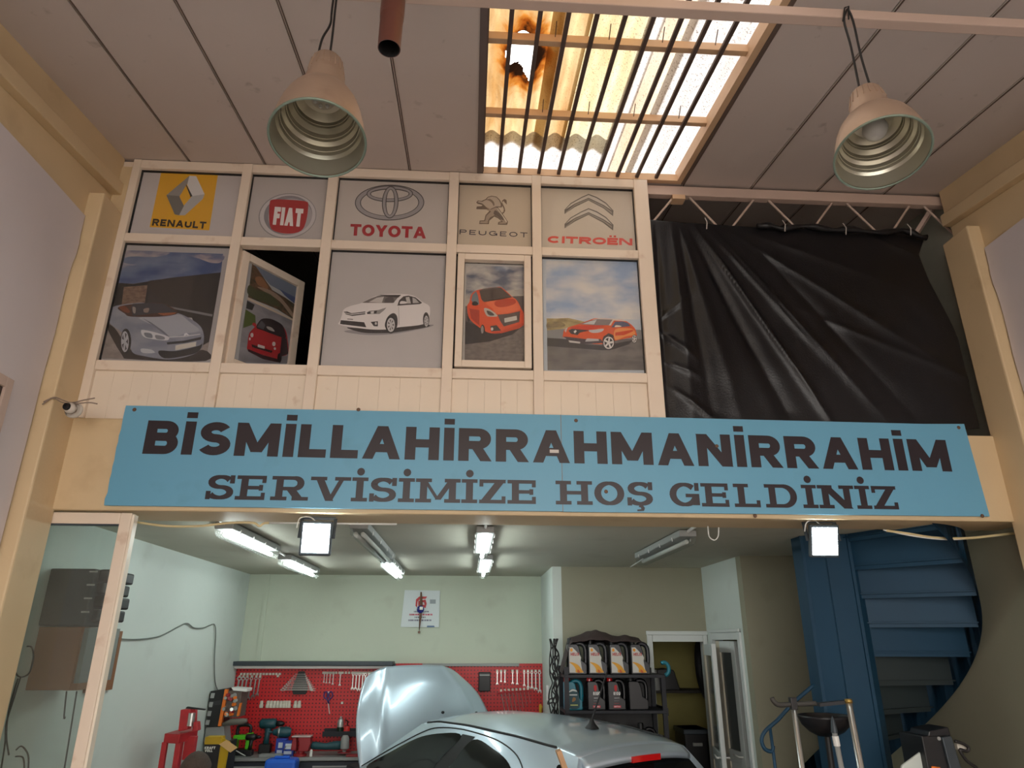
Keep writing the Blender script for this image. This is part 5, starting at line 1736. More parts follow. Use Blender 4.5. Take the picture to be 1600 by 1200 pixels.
for k, (x, w_, h_, lb_) in enumerate(((1.75, .3, 1.0, 'tall dark crate inside the store room, near the oil rack'), (2.15, .34, .82, 'low dark crate in the middle of the store room'), (2.5, .26, 1.16, 'tallest dark crate in the store room, by the open door'))):
    cr = empty('crate', (x, 8.4, 0), label=lb_, cat='crate', group='dark crates in the store room')
    MB().box(x - w_ / 2, x + w_ / 2, 8.2, 8.6, 0, h_).build('body', m_black, cr, bevel=.02)
    MB().box(x - w_ / 2 - .01, x + w_ / 2 + .01, 8.19, 8.61, h_ - .05, h_).build('lid', m_dgrey, cr, bevel=.01)
    MB().box(x - .05, x + .05, 8.17, 8.2, h_ - .16, h_ - .13).build('grip', m_grey, cr)

# ============================================================ OIL RACK
m_rack = mat('rack_black', srgb(34, 36, 42), .5, .3, var=.1)
rx0, rx1, ry0, ry1 = .985, 1.95, 7.36, 7.78
rk = empty('oil_rack', ((rx0 + rx1) / 2, (ry0 + ry1) / 2, 0), label='black metal rack full of motor oil cans', cat='rack')
zs1 = at(950, 1054, Y=ry0).z
zs2 = at(950, 1110, Y=ry0).z
for x in (rx0, rx1):
    for y in (ry0, ry1):
        MB().box(x - .022, x + .022, y - .015, y + .015, 0, zs1 + (.07 if x == rx0 else .0)).build('post', m_rack, rk)
for z in (zs1, zs2, zs2 - .42, .25):
    MB().box(rx0 - .02, rx1 + .02, ry0 - .018, ry1 + .015, z - .03, z).build('shelf', m_rack, rk, bevel=.003)
MB().box(rx0, rx1, ry1 + .016, ry1 + .022, .2, zs1 + .05).build('back_panel', m_black, rk)
MB().box(rx1 + .02, rx1 + .035, ry0, ry1, zs2 - .05, zs2 + .02).build('end_bracket', m_black, rk)


def oil_can(c, w_, h_, m, cap_m, label, kind, dx=0.0):
    c = Vector(c)
    root = empty('oil_can', c, label=label, cat='oil can', group='motor oil cans on the rack')
    d = .13
    # silhouette with an open handle on the right shoulder
    body = [(-.5, 0), (.5, 0), (.5, .50), (.40, .62), (.20, .90), (-.18, .93), (-.30, .93), (-.5, .93)]
    body = [(-.5, 0), (.46, 0), (.5, .05), (.5, .30), (.22, .42), (.18, .62), (.10, .82), (-.02, .90), (-.46, .90), (-.5, .84)]
    MB().prism([c + Vector((a * w_, 0, b * h_)) for a, b in body], (0, d, 0)).build('body', m, root, bevel=.008)
    hd = [(-.05, .86), (.12, .91), (.34, .88), (.47, .76), (.49, .5), (.46, .26)]
    MB().tube([c + Vector((a * w_, d / 2, b * h_)) for a, b in spline(hd, 5)], .022 * h_ / .3, 8).build('handle', m, root, smooth=True)
    MB().lathe([(.0, .062), (.024, .06), (.028, .05), (.030, 0)], c + Vector((-.33 * w_, d / 2, .885 * h_)), (0, 0, 1), 14).build('cap', cap_m, root, auto=.6)
    y = c.y - .0015
    def lab(name, poly, col, k=0):
        MB().poly([(c.x + a * w_, y - .0006 * k, c.z + b * h_) for a, b in poly]).build(name, flat(col), root)
    if kind == 'silver':
        lab('label', [(-.44, .05), (.30, .05), (.22, .14), (.16, .40), (.20, .50), (.12, .58), (-.25, .80), (-.44, .80)], (206, 204, 196))
        lab('label_yellow', smooth_loop([(-.10, .06), (.28, .06), (.20, .14), (.05, .26), (-.2, .34), (-.44, .36), (-.25, .27), (-.12, .16)], 3), (226, 162, 44), 1)
        lab('label_orange', smooth_loop([(-.02, .06), (.12, .06), (.05, .13), (-.02, .14)], 3), (206, 96, 40), 2)
        lab('shell_badge', [(-.31 + .07 * math.cos(q * .63), .72 + .05 * math.sin(q * .63)) for q in range(10)], (230, 150, 30), 1)
        letters('HELIX', (c.x - .36 * w_, y, c.z + .55 * h_), (.46 * w_, 0, 0), (0, 0, .09 * h_), flat((176, 50, 52)), root, .24, .12, name='lettering', lift=Vector((0, -.001, 0)), joined=True)
    elif kind == 'teal':
        lab('label', smooth_loop([(-.28, .08), (.30, .08), (.28, .5), (.1, .66), (-.15, .66), (-.30, .5)], 3), (30, 70, 78))
        lab('label_arc', smooth_loop([(-.28, .56), (-.1, .66), (.12, .64), (.2, .58), (-.05, .6)], 3), (196, 204, 200), 1)
        lab('label_stripe', [(-.24, .46), (.2, .46), (.2, .50), (-.24, .50)], (200, 206, 204), 1)
        lab('label_piston', smooth_loop([(-.1, .26), (.08, .30), (.1, .38), (-.04, .4)], 3), (150, 110, 60), 1)
        lab('label_base', [(-.2, .14), (.22, .14), (.22, .18), (-.2, .18)], (190, 196, 120), 1)
    elif kind == 'black':
        lab('red_mark', smooth_loop([(-.12, .60), (.0, .60), (.02, .74), (-.06, .78), (-.14, .74)], 3), (190, 34, 40))
        letters('8100', (c.x - .2 * w_, y, c.z + .46 * h_), (.4 * w_, 0, 0), (0, 0, .11 * h_), flat((224, 224, 222)), root, .24, .1, name='lettering', lift=Vector((0, -.001, 0)), joined=True)
        lab('white_line', [(-.16, .36), (.14, .36), (.14, .385), (-.16, .385)], (176, 176, 176))
        lab('white_line', [(-.18, .28), (.12, .28), (.12, .295), (-.18, .295)], (120, 120, 122))
        lab('red_line', [(-.18, .20), (.12, .20), (.12, .215), (-.18, .215)], (150, 40, 44))
        lab('brand_strip', [(-.22, .07), (.2, .07), (.2, .145), (-.22, .145)], (206, 50, 60))
        letters('MOTUL', (c.x - .18 * w_, y - .0006, c.z + .085 * h_), (.34 * w_, 0, 0), (0, 0, .045 * h_), flat((236, 226, 226)), root, .24, .12, name='lettering', lift=Vector((0, -.0012, 0)), joined=True)
    return root


m_oil1 = mat('oil_grey', srgb(48, 50, 54), .35, .2, var=.05)
m_oil2 = mat('oil_black', srgb(22, 22, 26), .35, var=.05)
pos4 = ('silver grey oil can at the left end of the upper rack shelf', 'second silver grey oil can on the upper rack shelf', 'third silver grey oil can on the upper rack shelf', 'silver grey oil can at the right end of the upper rack shelf')
for k in range(4):
    p = at((903, 935, 969, 1002)[k], 1053, Y=ry0 + .03)
    oil_can((p.x, ry0 + .03, zs1), .19, .315, m_oil1, m_black, pos4[k], 'silver')
p = at(897, 1108, Y=ry0 + .03)
oil_can((p.x, ry0 + .03, zs2), .175, .285, m_teal, m_red, 'teal oil can with a red cap on the lower rack shelf', 'teal')
for k in range(2):
    p = at((933, 965)[k], 1108, Y=ry0 + .03)
    oil_can((p.x, ry0 + .03, zs2), .175, .29, m_oil2, m_red, ('black 8100 oil can beside the teal can', 'black 8100 oil can farther right from the teal can')[k], 'black')
p = at(1000, 1108, Y=ry0 + .03)
oil_can((p.x, ry0 + .05, zs2), .19, .29, m_oil2, m_black, 'plain black oil can at the right end of the lower rack shelf', 'plain')
for k, (x, w_) in enumerate(((1.12, .16), (1.33, .18), (1.55, .2), (1.78, .17))):
    oil_can((x, ry0 + .04, zs2 - .42), w_, .27, (m_oil1, m_oil2, m_grey, m_oil2)[k], m_black, ('grey can on the bottom shelf at the left, behind the car roof', 'black can on the bottom shelf behind the aerial', 'pale can on the bottom shelf behind the car roof', 'black can on the bottom shelf at the right')[k], 'plain')
# dark cloth thrown over the rack
m_cloth = mat('dark_cloth', srgb(62, 50, 48), .85, var=.25, vscale=8, bump=.4, bscale=30)
zt_ = zs1 + .315


def cloth(u, v):
    x = rx0 - .04 + u * .82
    y = ry0 + .02 + v * .36
    top = .06 + .075 * math.exp(-((u - .45) / .22) ** 2) + .03 * math.exp(-((u - .85) / .1) ** 2)
    z = zt_ - .035 + top * math.sin(math.pi * min(1, .12 + v * .9)) + .014 * noise.noise(Vector((x * 14, y * 10, 0)))
    if u < .12:
        z -= (.12 - u) * 2.6
    return (x, y, z)


MB().grid(cloth, 44, 18, thick=(0, 0, -.008)).build('work_cloth', m_cloth, smooth=True, label='dark brown work cloth thrown over the oil cans', cat='cloth')
# bundle of cables hanging at the left post
cbl = empty('cable_bundle', (rx0 - .09, ry0, 1.3), label='bundle of black cables hanging beside the oil rack', cat='cables')
random.seed(11)
for k in range(7):
    pts = []
    x = 867 + random.uniform(-6, 6)
    for j in range(12):
        pts.append(tuple(at(x + random.uniform(-4, 4), 998 + j * 11.5, Y=ry0 - .03 + random.uniform(-.03, .02))))
    MB().tube(spline(pts, 4), .007, 6).build('cable', m_cord, cbl, smooth=True)
MB().tube(spline([tuple(at(x, y, Y=ry0 - .05)) for x, y in ((868, 1004), (860, 1018), (859, 1044), (864, 1056), (872, 1058))], 5), .006, 6).build('cable', m_cord, cbl, smooth=True)
MB().tube(spline([tuple(at(x, y, Y=ry0 - .05)) for x, y in ((872, 1090), (860, 1092), (856, 1100), (866, 1098), (866, 1118))], 5), .007, 6).build('cable', m_cord, cbl, smooth=True)
p = at(855, 1082, Y=7.9)
MB().box(p.x - .012, p.x + .012, 7.86, 7.88, p.z - .07, p.z + .07).build('paper_tag', m_wht, label='small white tag left of the oil rack', cat='tag')
p = at(1040, 1045, Y=7.3)
ts = [p + Vector((.045 * math.cos(q * .4), 0, .055 * math.sin(q * .4))) for q in range(13)]
MB().tube([at(1037, 1035, Y=ry0 + .06) + Vector((.05 * math.cos(-1.5 + q * .3), 0, .06 * math.sin(-1.5 + q * .3) - .06)) for q in range(13)], .02, 8).build('teal_hose', m_teal, smooth=True, label='teal curved hose end at the right of the oil cans', cat='hose')

# ============================================================ RED PEGBOARDS AND TOOLS ON THE BACK WALL


def peg_material():
    m = bpy.data.materials.new('red_pegboard')
    m.use_nodes = True
    nt = m.node_tree
    b = nt.nodes['Principled BSDF']
    b.inputs['Roughness'].default_value = .42
    tc = nt.nodes.new('ShaderNodeTexCoord')
    sc = nt.nodes.new('ShaderNodeVectorMath'); sc.operation = 'MULTIPLY'; sc.inputs[1].default_value = (1 / .04, 0, 1 / .04)
    nt.links.new(tc.outputs['Object'], sc.inputs[0])
    fr = nt.nodes.new('ShaderNodeVectorMath'); fr.operation = 'FRACTION'
    nt.links.new(sc.outputs[0], fr.inputs[0])
    sb = nt.nodes.new('ShaderNodeVectorMath'); sb.operation = 'SUBTRACT'; sb.inputs[1].default_value = (.5, 0, .5)
    nt.links.new(fr.outputs[0], sb.inputs[0])
    ln = nt.nodes.new('ShaderNodeVectorMath'); ln.operation = 'LENGTH'
    nt.links.new(sb.outputs[0], ln.inputs[0])
    lt = nt.nodes.new('ShaderNodeMath'); lt.operation = 'LESS_THAN'; lt.inputs[1].default_value = .2
    nt.links.new(ln.outputs['Value'], lt.inputs[0])
    mx = nt.nodes.new('ShaderNodeMix'); mx.data_type = 'RGBA'
    mx.inputs[6].default_value = (*srgb(196, 32, 36), 1); mx.inputs[7].default_value = (*srgb(70, 16, 18), 1)
    nt.links.new(lt.outputs[0], mx.inputs[0]); nt.links.new(mx.outputs[2], b.inputs['Base Color'])
    return m


m_peg = peg_material()
m_chrome = mat('chrome_steel', srgb(196, 196, 192), .28, .85, var=.08)
m_clip = mat('pale_clip', srgb(206, 200, 186), .4, var=.1)
YPG = YB - .05


def bw(x, y, Y=None):
    return at(x, y, Y=Y if Y is not None else YPG)


pa, pb_ = bw(367, 1046), bw(613, 1046)
ztop = bw(490, 1038).z
zbench = at(480, 1183, Y=YB - .5).z
pg1 = empty('pegboard', ((pa.x + pb_.x) / 2, YPG, zbench), label='red pegboard with a dark lamp hood, nearest the left wall', cat='pegboard', group='red pegboards above the workbench')
MB().box(pa.x, pb_.x, YPG, YB - .005, zbench, ztop - .02).build('board', m_peg, pg1)
MB().box(pa.x - .05, pb_.x + .02, YPG - .16, YB - .005, ztop - .012, ztop + .035).build('lamp_hood', m_dgrey, pg1, bevel=.006)
MB().box(pa.x, pb_.x, YPG - .10, YPG - .06, ztop - .045, ztop - .014).build('lamp_strip', m_wht, pg1, bevel=.004)
MB().box(pa.x - .045, pa.x, YPG - .05, YB - .005, zbench, ztop - .013).build('side_post', m_dgrey, pg1)
MB().box(pb_.x, pb_.x + .04, YPG - .06, YB - .005, zbench, ztop + .01).build('side_post', m_dgrey, pg1)
qa, qb = pb_.x + .04, bw(848, 1040).x
pg2 = empty('pegboard', ((qa + qb) / 2, YPG, zbench), label='red pegboard behind the raised bonnet, beside the oil rack', cat='pegboard', group='red pegboards above the workbench')
MB().box(qa, qb, YPG, YB - .005, zbench, ztop + .01).build('board', m_peg, pg2)
g0, g1 = bw(660, 1040).x, bw(811, 1040).x
MB().box(g0, g1, YPG - .03, YPG, ztop - .02, ztop + .012).build('top_strip', m_grey, pg2, bevel=.003)
MB().box(qb, qb + .06, YPG - .06, YB - .005, zbench, ztop + .01).build('side_post', m_dgrey, pg2)

# wrench: ring at the top, open jaw at the foot; drawn at unit length and scaled


def wrench_mesh(name):
    mb = MB()
    n = 10
    for k in range(n):
        a0, a1 = 2 * math.pi * k / n, 2 * math.pi * (k + 1) / n
        o0 = Vector((.085 * math.cos(a0), 0, .085 * math.sin(a0))); o1 = Vector((.085 * math.cos(a1), 0, .085 * math.sin(a1)))
        mb.prism([o0, o1, o1 * .55, o0 * .55], (0, .03, 0))
    mb.prism([(-.032, 0, -.07), (.032, 0, -.07), (.036, 0, -.84), (-.036, 0, -.84)], (0, .03, 0))
    mb.prism([(-.036, 0, -.82), (.036, 0, -.82), (.10, 0, -.88), (.085, 0, -1.0), (.05, 0, -1.0), (.045, 0, -.92), (-.045, 0, -.92), (-.05, 0, -1.0), (-.085, 0, -1.0), (-.10, 0, -.88)], (0, .03, 0))
    return mb.mesh(name, m_chrome)


wmesh = wrench_mesh('wrench')
hook_m = MB().box(-.012, .012, -.03, 0, -.012, .012).mesh('hook', m_clip)


def place(me, name, p, sc, label, cat, group, tilt=0.0):
    o = bpy.data.objects.new(name, me)
    o.location = p
    o.scale = (sc, sc, sc)
    o.rotation_euler = (0, tilt, 0)
    C.objects.link(o)
    return tag(o, label, cat, group)


def hook(parent, p):
    o = bpy.data.objects.new('hook', hook_m)
    o.location = Vector(p) - origin_of(parent)
    o.parent = parent
    C.objects.link(o)


ORD = ['first', 'second', 'third', 'fourth', 'fifth', 'sixth', 'seventh', 'eighth', 'ninth', 'tenth', 'eleventh']


def hang_row(rows, parent, yt, who, tilt=0.0):
    for k, (x, ye) in enumerate(rows):
        p = bw(x, yt, YPG - .03); q = bw(x, ye, YPG - .03)
        place(wmesh, 'wrench', (p.x, YPG - .032, p.z), p.z - q.z, who % ORD[k], 'wrench', (who % 'x').replace('x ', '') + 's', tilt)
        hook(parent, (p.x, YPG, p.z + .02))


hang_row([(374, 1105), (380, 1102), (386, 1097), (393, 1094), (400, 1091), (406, 1088)], pg1, 1060, '%s long chrome wrench from the left wall on the left pegboard', .05)
hang_row([(507, 1067), (511, 1068), (516, 1068), (521, 1070), (532, 1072)], pg1, 1054, '%s short chrome wrench from the left in the row above the scissors')
hang_row([(552, 1078), (557, 1078), (562, 1080), (567, 1078), (571, 1083), (577, 1080), (583, 1078)], pg1, 1054, '%s medium chrome wrench from the left in the row touching the bonnet')
hang_row([(777, 1070), (783, 1066), (789, 1067), (801, 1069), (808, 1070), (819, 1073), (825, 1076), (831, 1077), (837, 1079), (843, 1083)], pg2, 1051, '%s chrome wrench from the left on the pegboard by the oil rack')
# clips along the tops
for x in range(378, 440, 5):
    hook(pg1, bw(x, 1053, YPG))
hook(pg1, bw(435, 1056, YPG))
for x in range(506, 612, 5):
    hook(pg1, bw(x, 1051, YPG))
sock_m = MB().lathe([(.0, -.05), (.016, -.05), (.018, -.03), (.014, -.02), (.014, 0), (0, 0)], (0, 0, 0), (0, 0, 1), 10).mesh('socket', m_clip)
for k, x in enumerate((409, 419, 424, 429, 434, 439, 444, 448, 452, 462, 468)):
    p = bw(x, 1096, YPG - .025)
    place(sock_m, 'socket', (p.x, YPG - .025, p.z), 1.35, '%s small pale socket from the left in the socket row' % ORD[k], 'socket', 'sockets on the left pegboard')
    hook(pg1, (p.x, YPG, p.z - .005))
# T handled keys
tk = MB()
tk.tube([(-.05, 0, .0), (.05, 0, .03)], .009, 6)
th_m = tk.mesh('grip', mat('red_grip', srgb(176, 20, 34), .35, var=.05))
ts_m = MB().tube([(0, 0, .012), (.07, 0, -.30)], .0045, 6).mesh('shaft', m_chrome)
for k, x in enumerate((783, 789, 795, 801, 807, 813, 819, 825)):
    p = bw(x, 1084 - k * .4, YPG - .03)
    lab_ = '%s hexagon key from the left under the wrenches by the oil rack' % ORD[k]
    e = empty('hexagon_key', (p.x, YPG - .03, p.z), lab_, 'key', 'hexagon keys on the right pegboard')
    for nm, me in (('grip', th_m), ('shaft', ts_m)):
        o = bpy.data.objects.new(nm, me); o.parent = e; s_ = 1 - k * .085; o.scale = (s_, s_, s_); C.objects.link(o)
    hook(pg2, (p.x, YPG, p.z + .035))
# stacked spanner set on a black holder
p = bw(471, 1049, YPG - .03); q = bw(471, 1085, YPG - .03)
hd_ = empty('spanner_holder', (p.x, YPG - .03, q.z), label='black tree shaped holder with a stack of spanners', cat='holder')
H_ = p.z - q.z
MB().prism([(p.x - .035, YPG - .03, p.z), (p.x + .035, YPG - .03, p.z), (p.x + .09, YPG - .03, q.z + .06), (p.x + .07, YPG - .03, q.z), (p.x - .07, YPG - .03, q.z), (p.x - .09, YPG - .03, q.z + .06)], (0, .03, 0)).build('backing', m_black, hd_)
for k in range(9):
    z = p.z - .03 - k * (H_ - .07) / 8.5
    wd_ = .06 + k * .016
    o = bpy.data.objects.new('spanner', wmesh); o.parent = hd_
    o.location = Vector((p.x - wd_, YPG - .05, z)) - origin_of(hd_)
    o.rotation_euler = (0, -math.pi / 2, 0); o.scale = (wd_ * .75, wd_ * 2, wd_ * 2)
    C.objects.link(o)
# scissors
p = bw(513, 1086, YPG - .03)
scs = empty('scissors', (p.x, YPG - .03, p.z - .2), label='scissors with purple handles hanging on the left pegboard', cat='scissors')
m_purple = mat('purple_plastic', srgb(70, 44, 110), .4, var=.05)
for s in (-1, 1):
    rg = [(p.x + s * .028 + .022 * math.cos(q * .524), YPG - .035, p.z + .0 + .038 * math.sin(q * .524)) for q in range(13)]
    MB().tube(rg, .008, 6, caps=False).build('handle', m_purple, scs, smooth=True)
    MB().bar((p.x + s * .02, YPG - .035, p.z - .03), (p.x + s * -.004 + .012, YPG - .035, p.z - .09), .014).build('shank', m_purple, scs)
    MB().bar((p.x + .010 + s * -.004, YPG - .035 + s * .002, p.z - .09), (p.x + .035 + s * -.002, YPG - .035, p.z - .20), .014, .004).build('blade', m_chrome, scs)
p = bw(514, 1085, YPG)
hook(pg1, (p.x, YPG, p.z + .02))
hook(pg1, bw(535, 1098, YPG))
# black tool roll and yellow brush on the right board
p, q = bw(748, 1050, YPG - .02), bw(766, 1080, YPG - .02)
tr = empty('tool_case', (p.x + .07, YPG - .03, q.z), label='black tool case hanging behind the raised bonnet', cat='case')
MB().box(p.x, q.x, YPG - .06, YPG - .001, q.z, p.z).build('body', m_black, tr, bevel=.008)
MB().box(p.x + .01, q.x - .01, YPG - .066, YPG - .06, p.z - .04, p.z - .025).build('strip', m_grey, tr)
p = bw(844, 1100, YPG - .03)
yb_ = empty('brush', (p.x, YPG - .04, p.z - .11), label='yellow handled brush at the edge of the right pegboard', cat='brush')
m_yel = mat('yellow_plastic', srgb(206, 160, 36), .4, var=.1)
MB().tube([(p.x, YPG - .04, p.z), (p.x + .005, YPG - .04, p.z - .03), (p.x, YPG - .04, p.z - .12)], [.012, .022, .014], 8).build('handle', m_yel, yb_, smooth=True)
MB().box(p.x - .035, p.x + .035, YPG - .06, YPG - .02, p.z - .18, p.z - .12).build('bristles', m_yel, yb_, bevel=.01)

# ------------------------------------------------------------ notice on the back wall
p, q = at(632, 922, Y=YB - .01), at(686, 980, Y=YB - .01)
nt_ = empty('wall_notice', ((p.x + q.x) / 2, YB - .01, q.z), label='white printed notice with red emblem on the back wall', cat='notice')
MB().prism([(p.x + .004, YB - .016, p.z), (q.x - .004, YB - .016, p.z - .004), (q.x, YB - .018, q.z), (p.x - .022, YB - .018, q.z)], (0, .008, 0)).build('sheet', flat((214, 224, 226)), nt_)
T = (610, 900, 12.0)
NPL = (Vector((0, YB - .018, 0)), Vector((0, 1, 0)))
for nm, col, pts in (('emblem_arc', (196, 60, 64), [(470, 560), (480, 440), (540, 385), (690, 385), (660, 430), (560, 430), (510, 480), (500, 590)]), ('emblem_core', (186, 50, 56), [(520, 470), (660, 440), (680, 520), (660, 600), (520, 560)]),
                     ('stamp', (150, 160, 166), [(740, 440), (850, 440), (850, 520), (740, 520)]), ('logo', (80, 110, 150), [(680, 960), (690, 930), (820, 930), (830, 960)]),
                     ('emblem_gap', (224, 220, 220), [(560, 500), (630, 490), (640, 540), (560, 540)])):
    print_poly(nt_, nm, col, pts, T, NPL, 1 if nm != 'emblem_gap' else 2, False)
for row, (x0, x1, yy, h_, col) in enumerate(((440, 710, 655, 26, (110, 110, 128)), (355, 785, 708, 30, (196, 60, 84)), (455, 655, 762, 24, (100, 104, 120)), (335, 765, 815, 30, (110, 110, 130)))):
    x = x0
    k = 0
    while x < x1:
        w_ = 14 + 9 * ((k * 7 + row * 3) % 3)
        print_poly(nt_, 'print_line', col, [(x, yy), (x + w_, yy), (x + w_, yy + h_), (x, yy + h_)], T, NPL, 1, False)
        x += w_ + 9
        k += 1
# charm hanging over the notice
p = at(657, 925, Y=YB - .04)
ch_ = empty('wall_charm', (p.x, YB - .04, at(655, 985, Y=YB - .04).z), label='wooden charm with a blue bead hanging over the notice', cat='charm')
c1_, c2_, c3_, c4_ = [at(x, y, Y=YB - .04) for x, y in ((658, 925), (658, 945), (657, 962), (655, 985))]
m_cw = mat('charm_wood', srgb(112, 80, 62), .6, var=.2)
MB().tube([c1_, c2_, c3_, c4_], [.008, .02, .016, .004], 8).build('body', m_cw, ch_, smooth=True)
p = at(657, 952, Y=YB - .055)
MB().lathe([(0, .012), (.03, .010), (.045, .003), (.045, 0)], p, (0, -1, 0), 20).build('bead', mat('bead_blue', srgb(30, 34, 120), .15), ch_, auto=.6)
MB().box(p.x - .01, p.x + .03, p.y - .022, p.y - .014, p.z - .005, p.z + .03).build('tag', m_wht, ch_)
MB().lathe([(0, .01), (.014, .008), (.016, 0)], c4_ + Vector((0, 0, -.02)), (0, -1, 0), 10).build('tassel', m_cw, ch_)
# thin pilaster and wire on the left
x0_ = at(408, 960, Y=YB - .02).x
MB().box(x0_, x0_ + .05, YB - .015, YB, 0, ZC).build('trim_1', m_wallgreen, kind='structure')
wr_ = [tuple(at(x, y, X=-2.715)) for x, y in ((184, 998), (215, 999), (250, 994), (278, 980), (292, 974), (303, 981), (318, 981), (328, 977), (335, 976), (337, 990), (335, 1030), (336, 1065), (341, 1080))]
MB().tube(spline(wr_, 5), .006, 6).build('wall_cable', mat('wall_wire', srgb(110, 118, 112), .6), smooth=True, label='thin cable drooping along the left workshop wall', cat='cable')
# ============================================================ WORKBENCH AND WHAT STANDS ON IT
yb0 = YB - .52
wbn = empty('workbench', (-.8, YB - .35, 0), label='long grey topped workbench under the red pegboards', cat='workbench')
m_top = mat('bench_top', srgb(150, 152, 150), .5, .3, var=.12, vscale=5)
m_bdark = mat('bench_dark', srgb(42, 48, 56), .5, .2, var=.1)
bx0, bx1 = -2.70, .85
MB().box(bx0, bx1, yb0, YB - .07, zbench - .035, zbench - .002).build('worktop', m_top, wbn, bevel=.004)
for k in range(4):
    u0 = bx0 + .03 + (bx1 - bx0 - .06) * k / 4
    u1 = bx0 + .03 + (bx1 - bx0 - .06) * (k + 1) / 4
    dw = MB().box(u0 + .006, u1 - .006, yb0 + .02, yb0 + .06, zbench - .22, zbench - .045).build('drawer', m_bdark, wbn, bevel=.004)
    MB().box(u0 + .15, u1 - .15, yb0 + .005, yb0 + .02, zbench - .10, zbench - .085).build('pull', m_grey, dw)
for x in (bx0 + .04, (bx0 + bx1) / 2, bx1 - .04):
    for y in (yb0 + .04, YB - .12):
        MB().box(x - .03, x + .03, y - .03, y + .03, 0, zbench - .036).build('leg', m_bdark, wbn)


def on_bench(px, py, yy=None):
    """point on the bench under a photo position, at depth yy"""
    p = at(px, py, Y=yy if yy is not None else YB - .3)
    return p


m_makita = mat('teal_tool', srgb(28, 74, 82), .45, var=.1)
m_lime = mat('lime_plastic', srgb(96, 206, 40), .4, var=.05)
m_navy = mat('navy_carton', srgb(34, 62, 158), .5, var=.1)
m_vise = mat('vise_red', srgb(150, 40, 44), .45, var=.2)
BZ = zbench


def drill(px, scale, face, label, mm=m_makita, zoff=0.0, dy=0.0):
    p = on_bench(px, 1170, YB - .28)
    root = empty('cordless_drill', (p.x, YB - .28, BZ + zoff), label=label, cat='drill', group='cordless drills on the workbench')
    c = Vector((p.x, YB - .28 + dy, BZ + zoff))
    k = scale
    MB().box(c.x - .05 * k, c.x + .05 * k, c.y - .05, c.y + .05, c.z, c.z + .075 * k).build('battery', m_black, root, bevel=.008)
    MB().tube([c + Vector((0, 0, .07 * k)), c + Vector((.005 * face, 0, .13 * k)), c + Vector((.012 * face, 0, .2 * k))], [.028 * k, .022 * k, .03 * k], 10).build('grip', mm, root, smooth=True)
    MB().tube([c + Vector((-.07 * face * k, 0, .235 * k)), c + Vector((-.05 * face * k, 0, .235 * k)), c + Vector((.06 * face * k, 0, .235 * k)), c + Vector((.075 * face * k, 0, .235 * k))], [.03 * k, .042 * k, .042 * k, .03 * k], 14).build('motor', mm, root, smooth=True)
    MB().tube([c + Vector((.072 * face * k, 0, .235 * k)), c + Vector((.12 * face * k, 0, .235 * k)), c + Vector((.145 * face * k, 0, .235 * k))], [.024 * k, .022 * k, .010 * k], 12).build('chuck', m_black, root, smooth=True)
    return root


drill(393, .78, 1, 'dark small cordless drill beside the lime green charger', m_black, 0, -.08)
drill(411, 1.28, 1, 'teal cordless drill standing upright, left of the blue cartons', dy=.09)
# lime battery charger with handle
p = on_bench(378, 1170)
ch = empty('battery_charger', (p.x, YB - .3, BZ), label='lime green and black battery charger on the workbench', cat='charger')
w_ = .095
MB().box(p.x - w_, p.x + w_, YB - .36, YB - .22, BZ, BZ + .06).build('base', m_black, ch, bevel=.01)
MB().box(p.x - w_, p.x - w_ + .04, YB - .36, YB - .24, BZ + .06, BZ + .20).build('post', m_lime, ch, bevel=.008)
MB().box(p.x + w_ - .05, p.x + w_, YB - .36, YB - .24, BZ + .06, BZ + .22).build('post', m_lime, ch, bevel=.008)
MB().box(p.x - w_ + .04, p.x + w_ - .05, YB - .36, YB - .24, BZ + .155, BZ + .20).build('bridge', m_lime, ch, bevel=.008)
MB().tube(spline([(p.x - .07, YB - .3, BZ + .20), (p.x - .06, YB - .3, BZ + .29), (p.x + .06, YB - .3, BZ + .29), (p.x + .07, YB - .3, BZ + .21)], 5), .018, 8).build('carry_handle', m_black, ch, smooth=True)
# teal impact driver lying on blue cartons
c_ = on_bench(440, 1167, YB - .34)
for k, (x0, x1, z0_, z1_, dy, lb_) in enumerate(((430, 447, 0, .165, 0, 'dark blue carton at the left under the drill'), (441, 459, 0, .15, -.09, 'blue carton with a white label before the red vise'))):
    a_, b_ = on_bench(x0, 1170, YB - .34 + dy), on_bench(x1, 1170, YB - .34 + dy)
    ct = empty('carton', ((a_.x + b_.x) / 2, YB - .3 + dy, BZ), label=lb_, cat='carton', group='blue cartons on the workbench')
    MB().box(a_.x, b_.x, YB - .34 + dy, YB - .26 + dy, BZ + z0_, BZ + z1_).build('box', m_navy, ct, bevel=.003)
    MB().box(a_.x + .03, b_.x - .02, YB - .3425 + dy, YB - .34 + dy, BZ + .07, BZ + .125).build('label', flat((206, 214, 224)), ct)
    MB().box(a_.x + .02, b_.x - .02, YB - .3425 + dy, YB - .34 + dy, BZ + .02, BZ + .05).build('stripe', flat((196, 204, 226)), ct)
z_ = BZ + .17
p = on_bench(441, 1145, YB - .3)
im = empty('impact_driver', (p.x, YB - .3, z_), label='teal impact driver lying on the blue cartons', cat='drill')
zc_ = z_ + .055
MB().lathe([(.0, -.10), (.04, -.095), (.055, -.06), (.055, .03), (.04, .06), (.028, .10), (.012, .105), (.012, .15), (0, .15)], (p.x, YB - .30, zc_), (-1, -.15, .02), 18).build('motor', m_makita, im, auto=.7)
MB().lathe([(.0565, .028), (.058, .035), (.045, .05)], (p.x, YB - .30, zc_), (-1, -.15, .02), 18).build('collar', m_chrome, im, auto=.7)
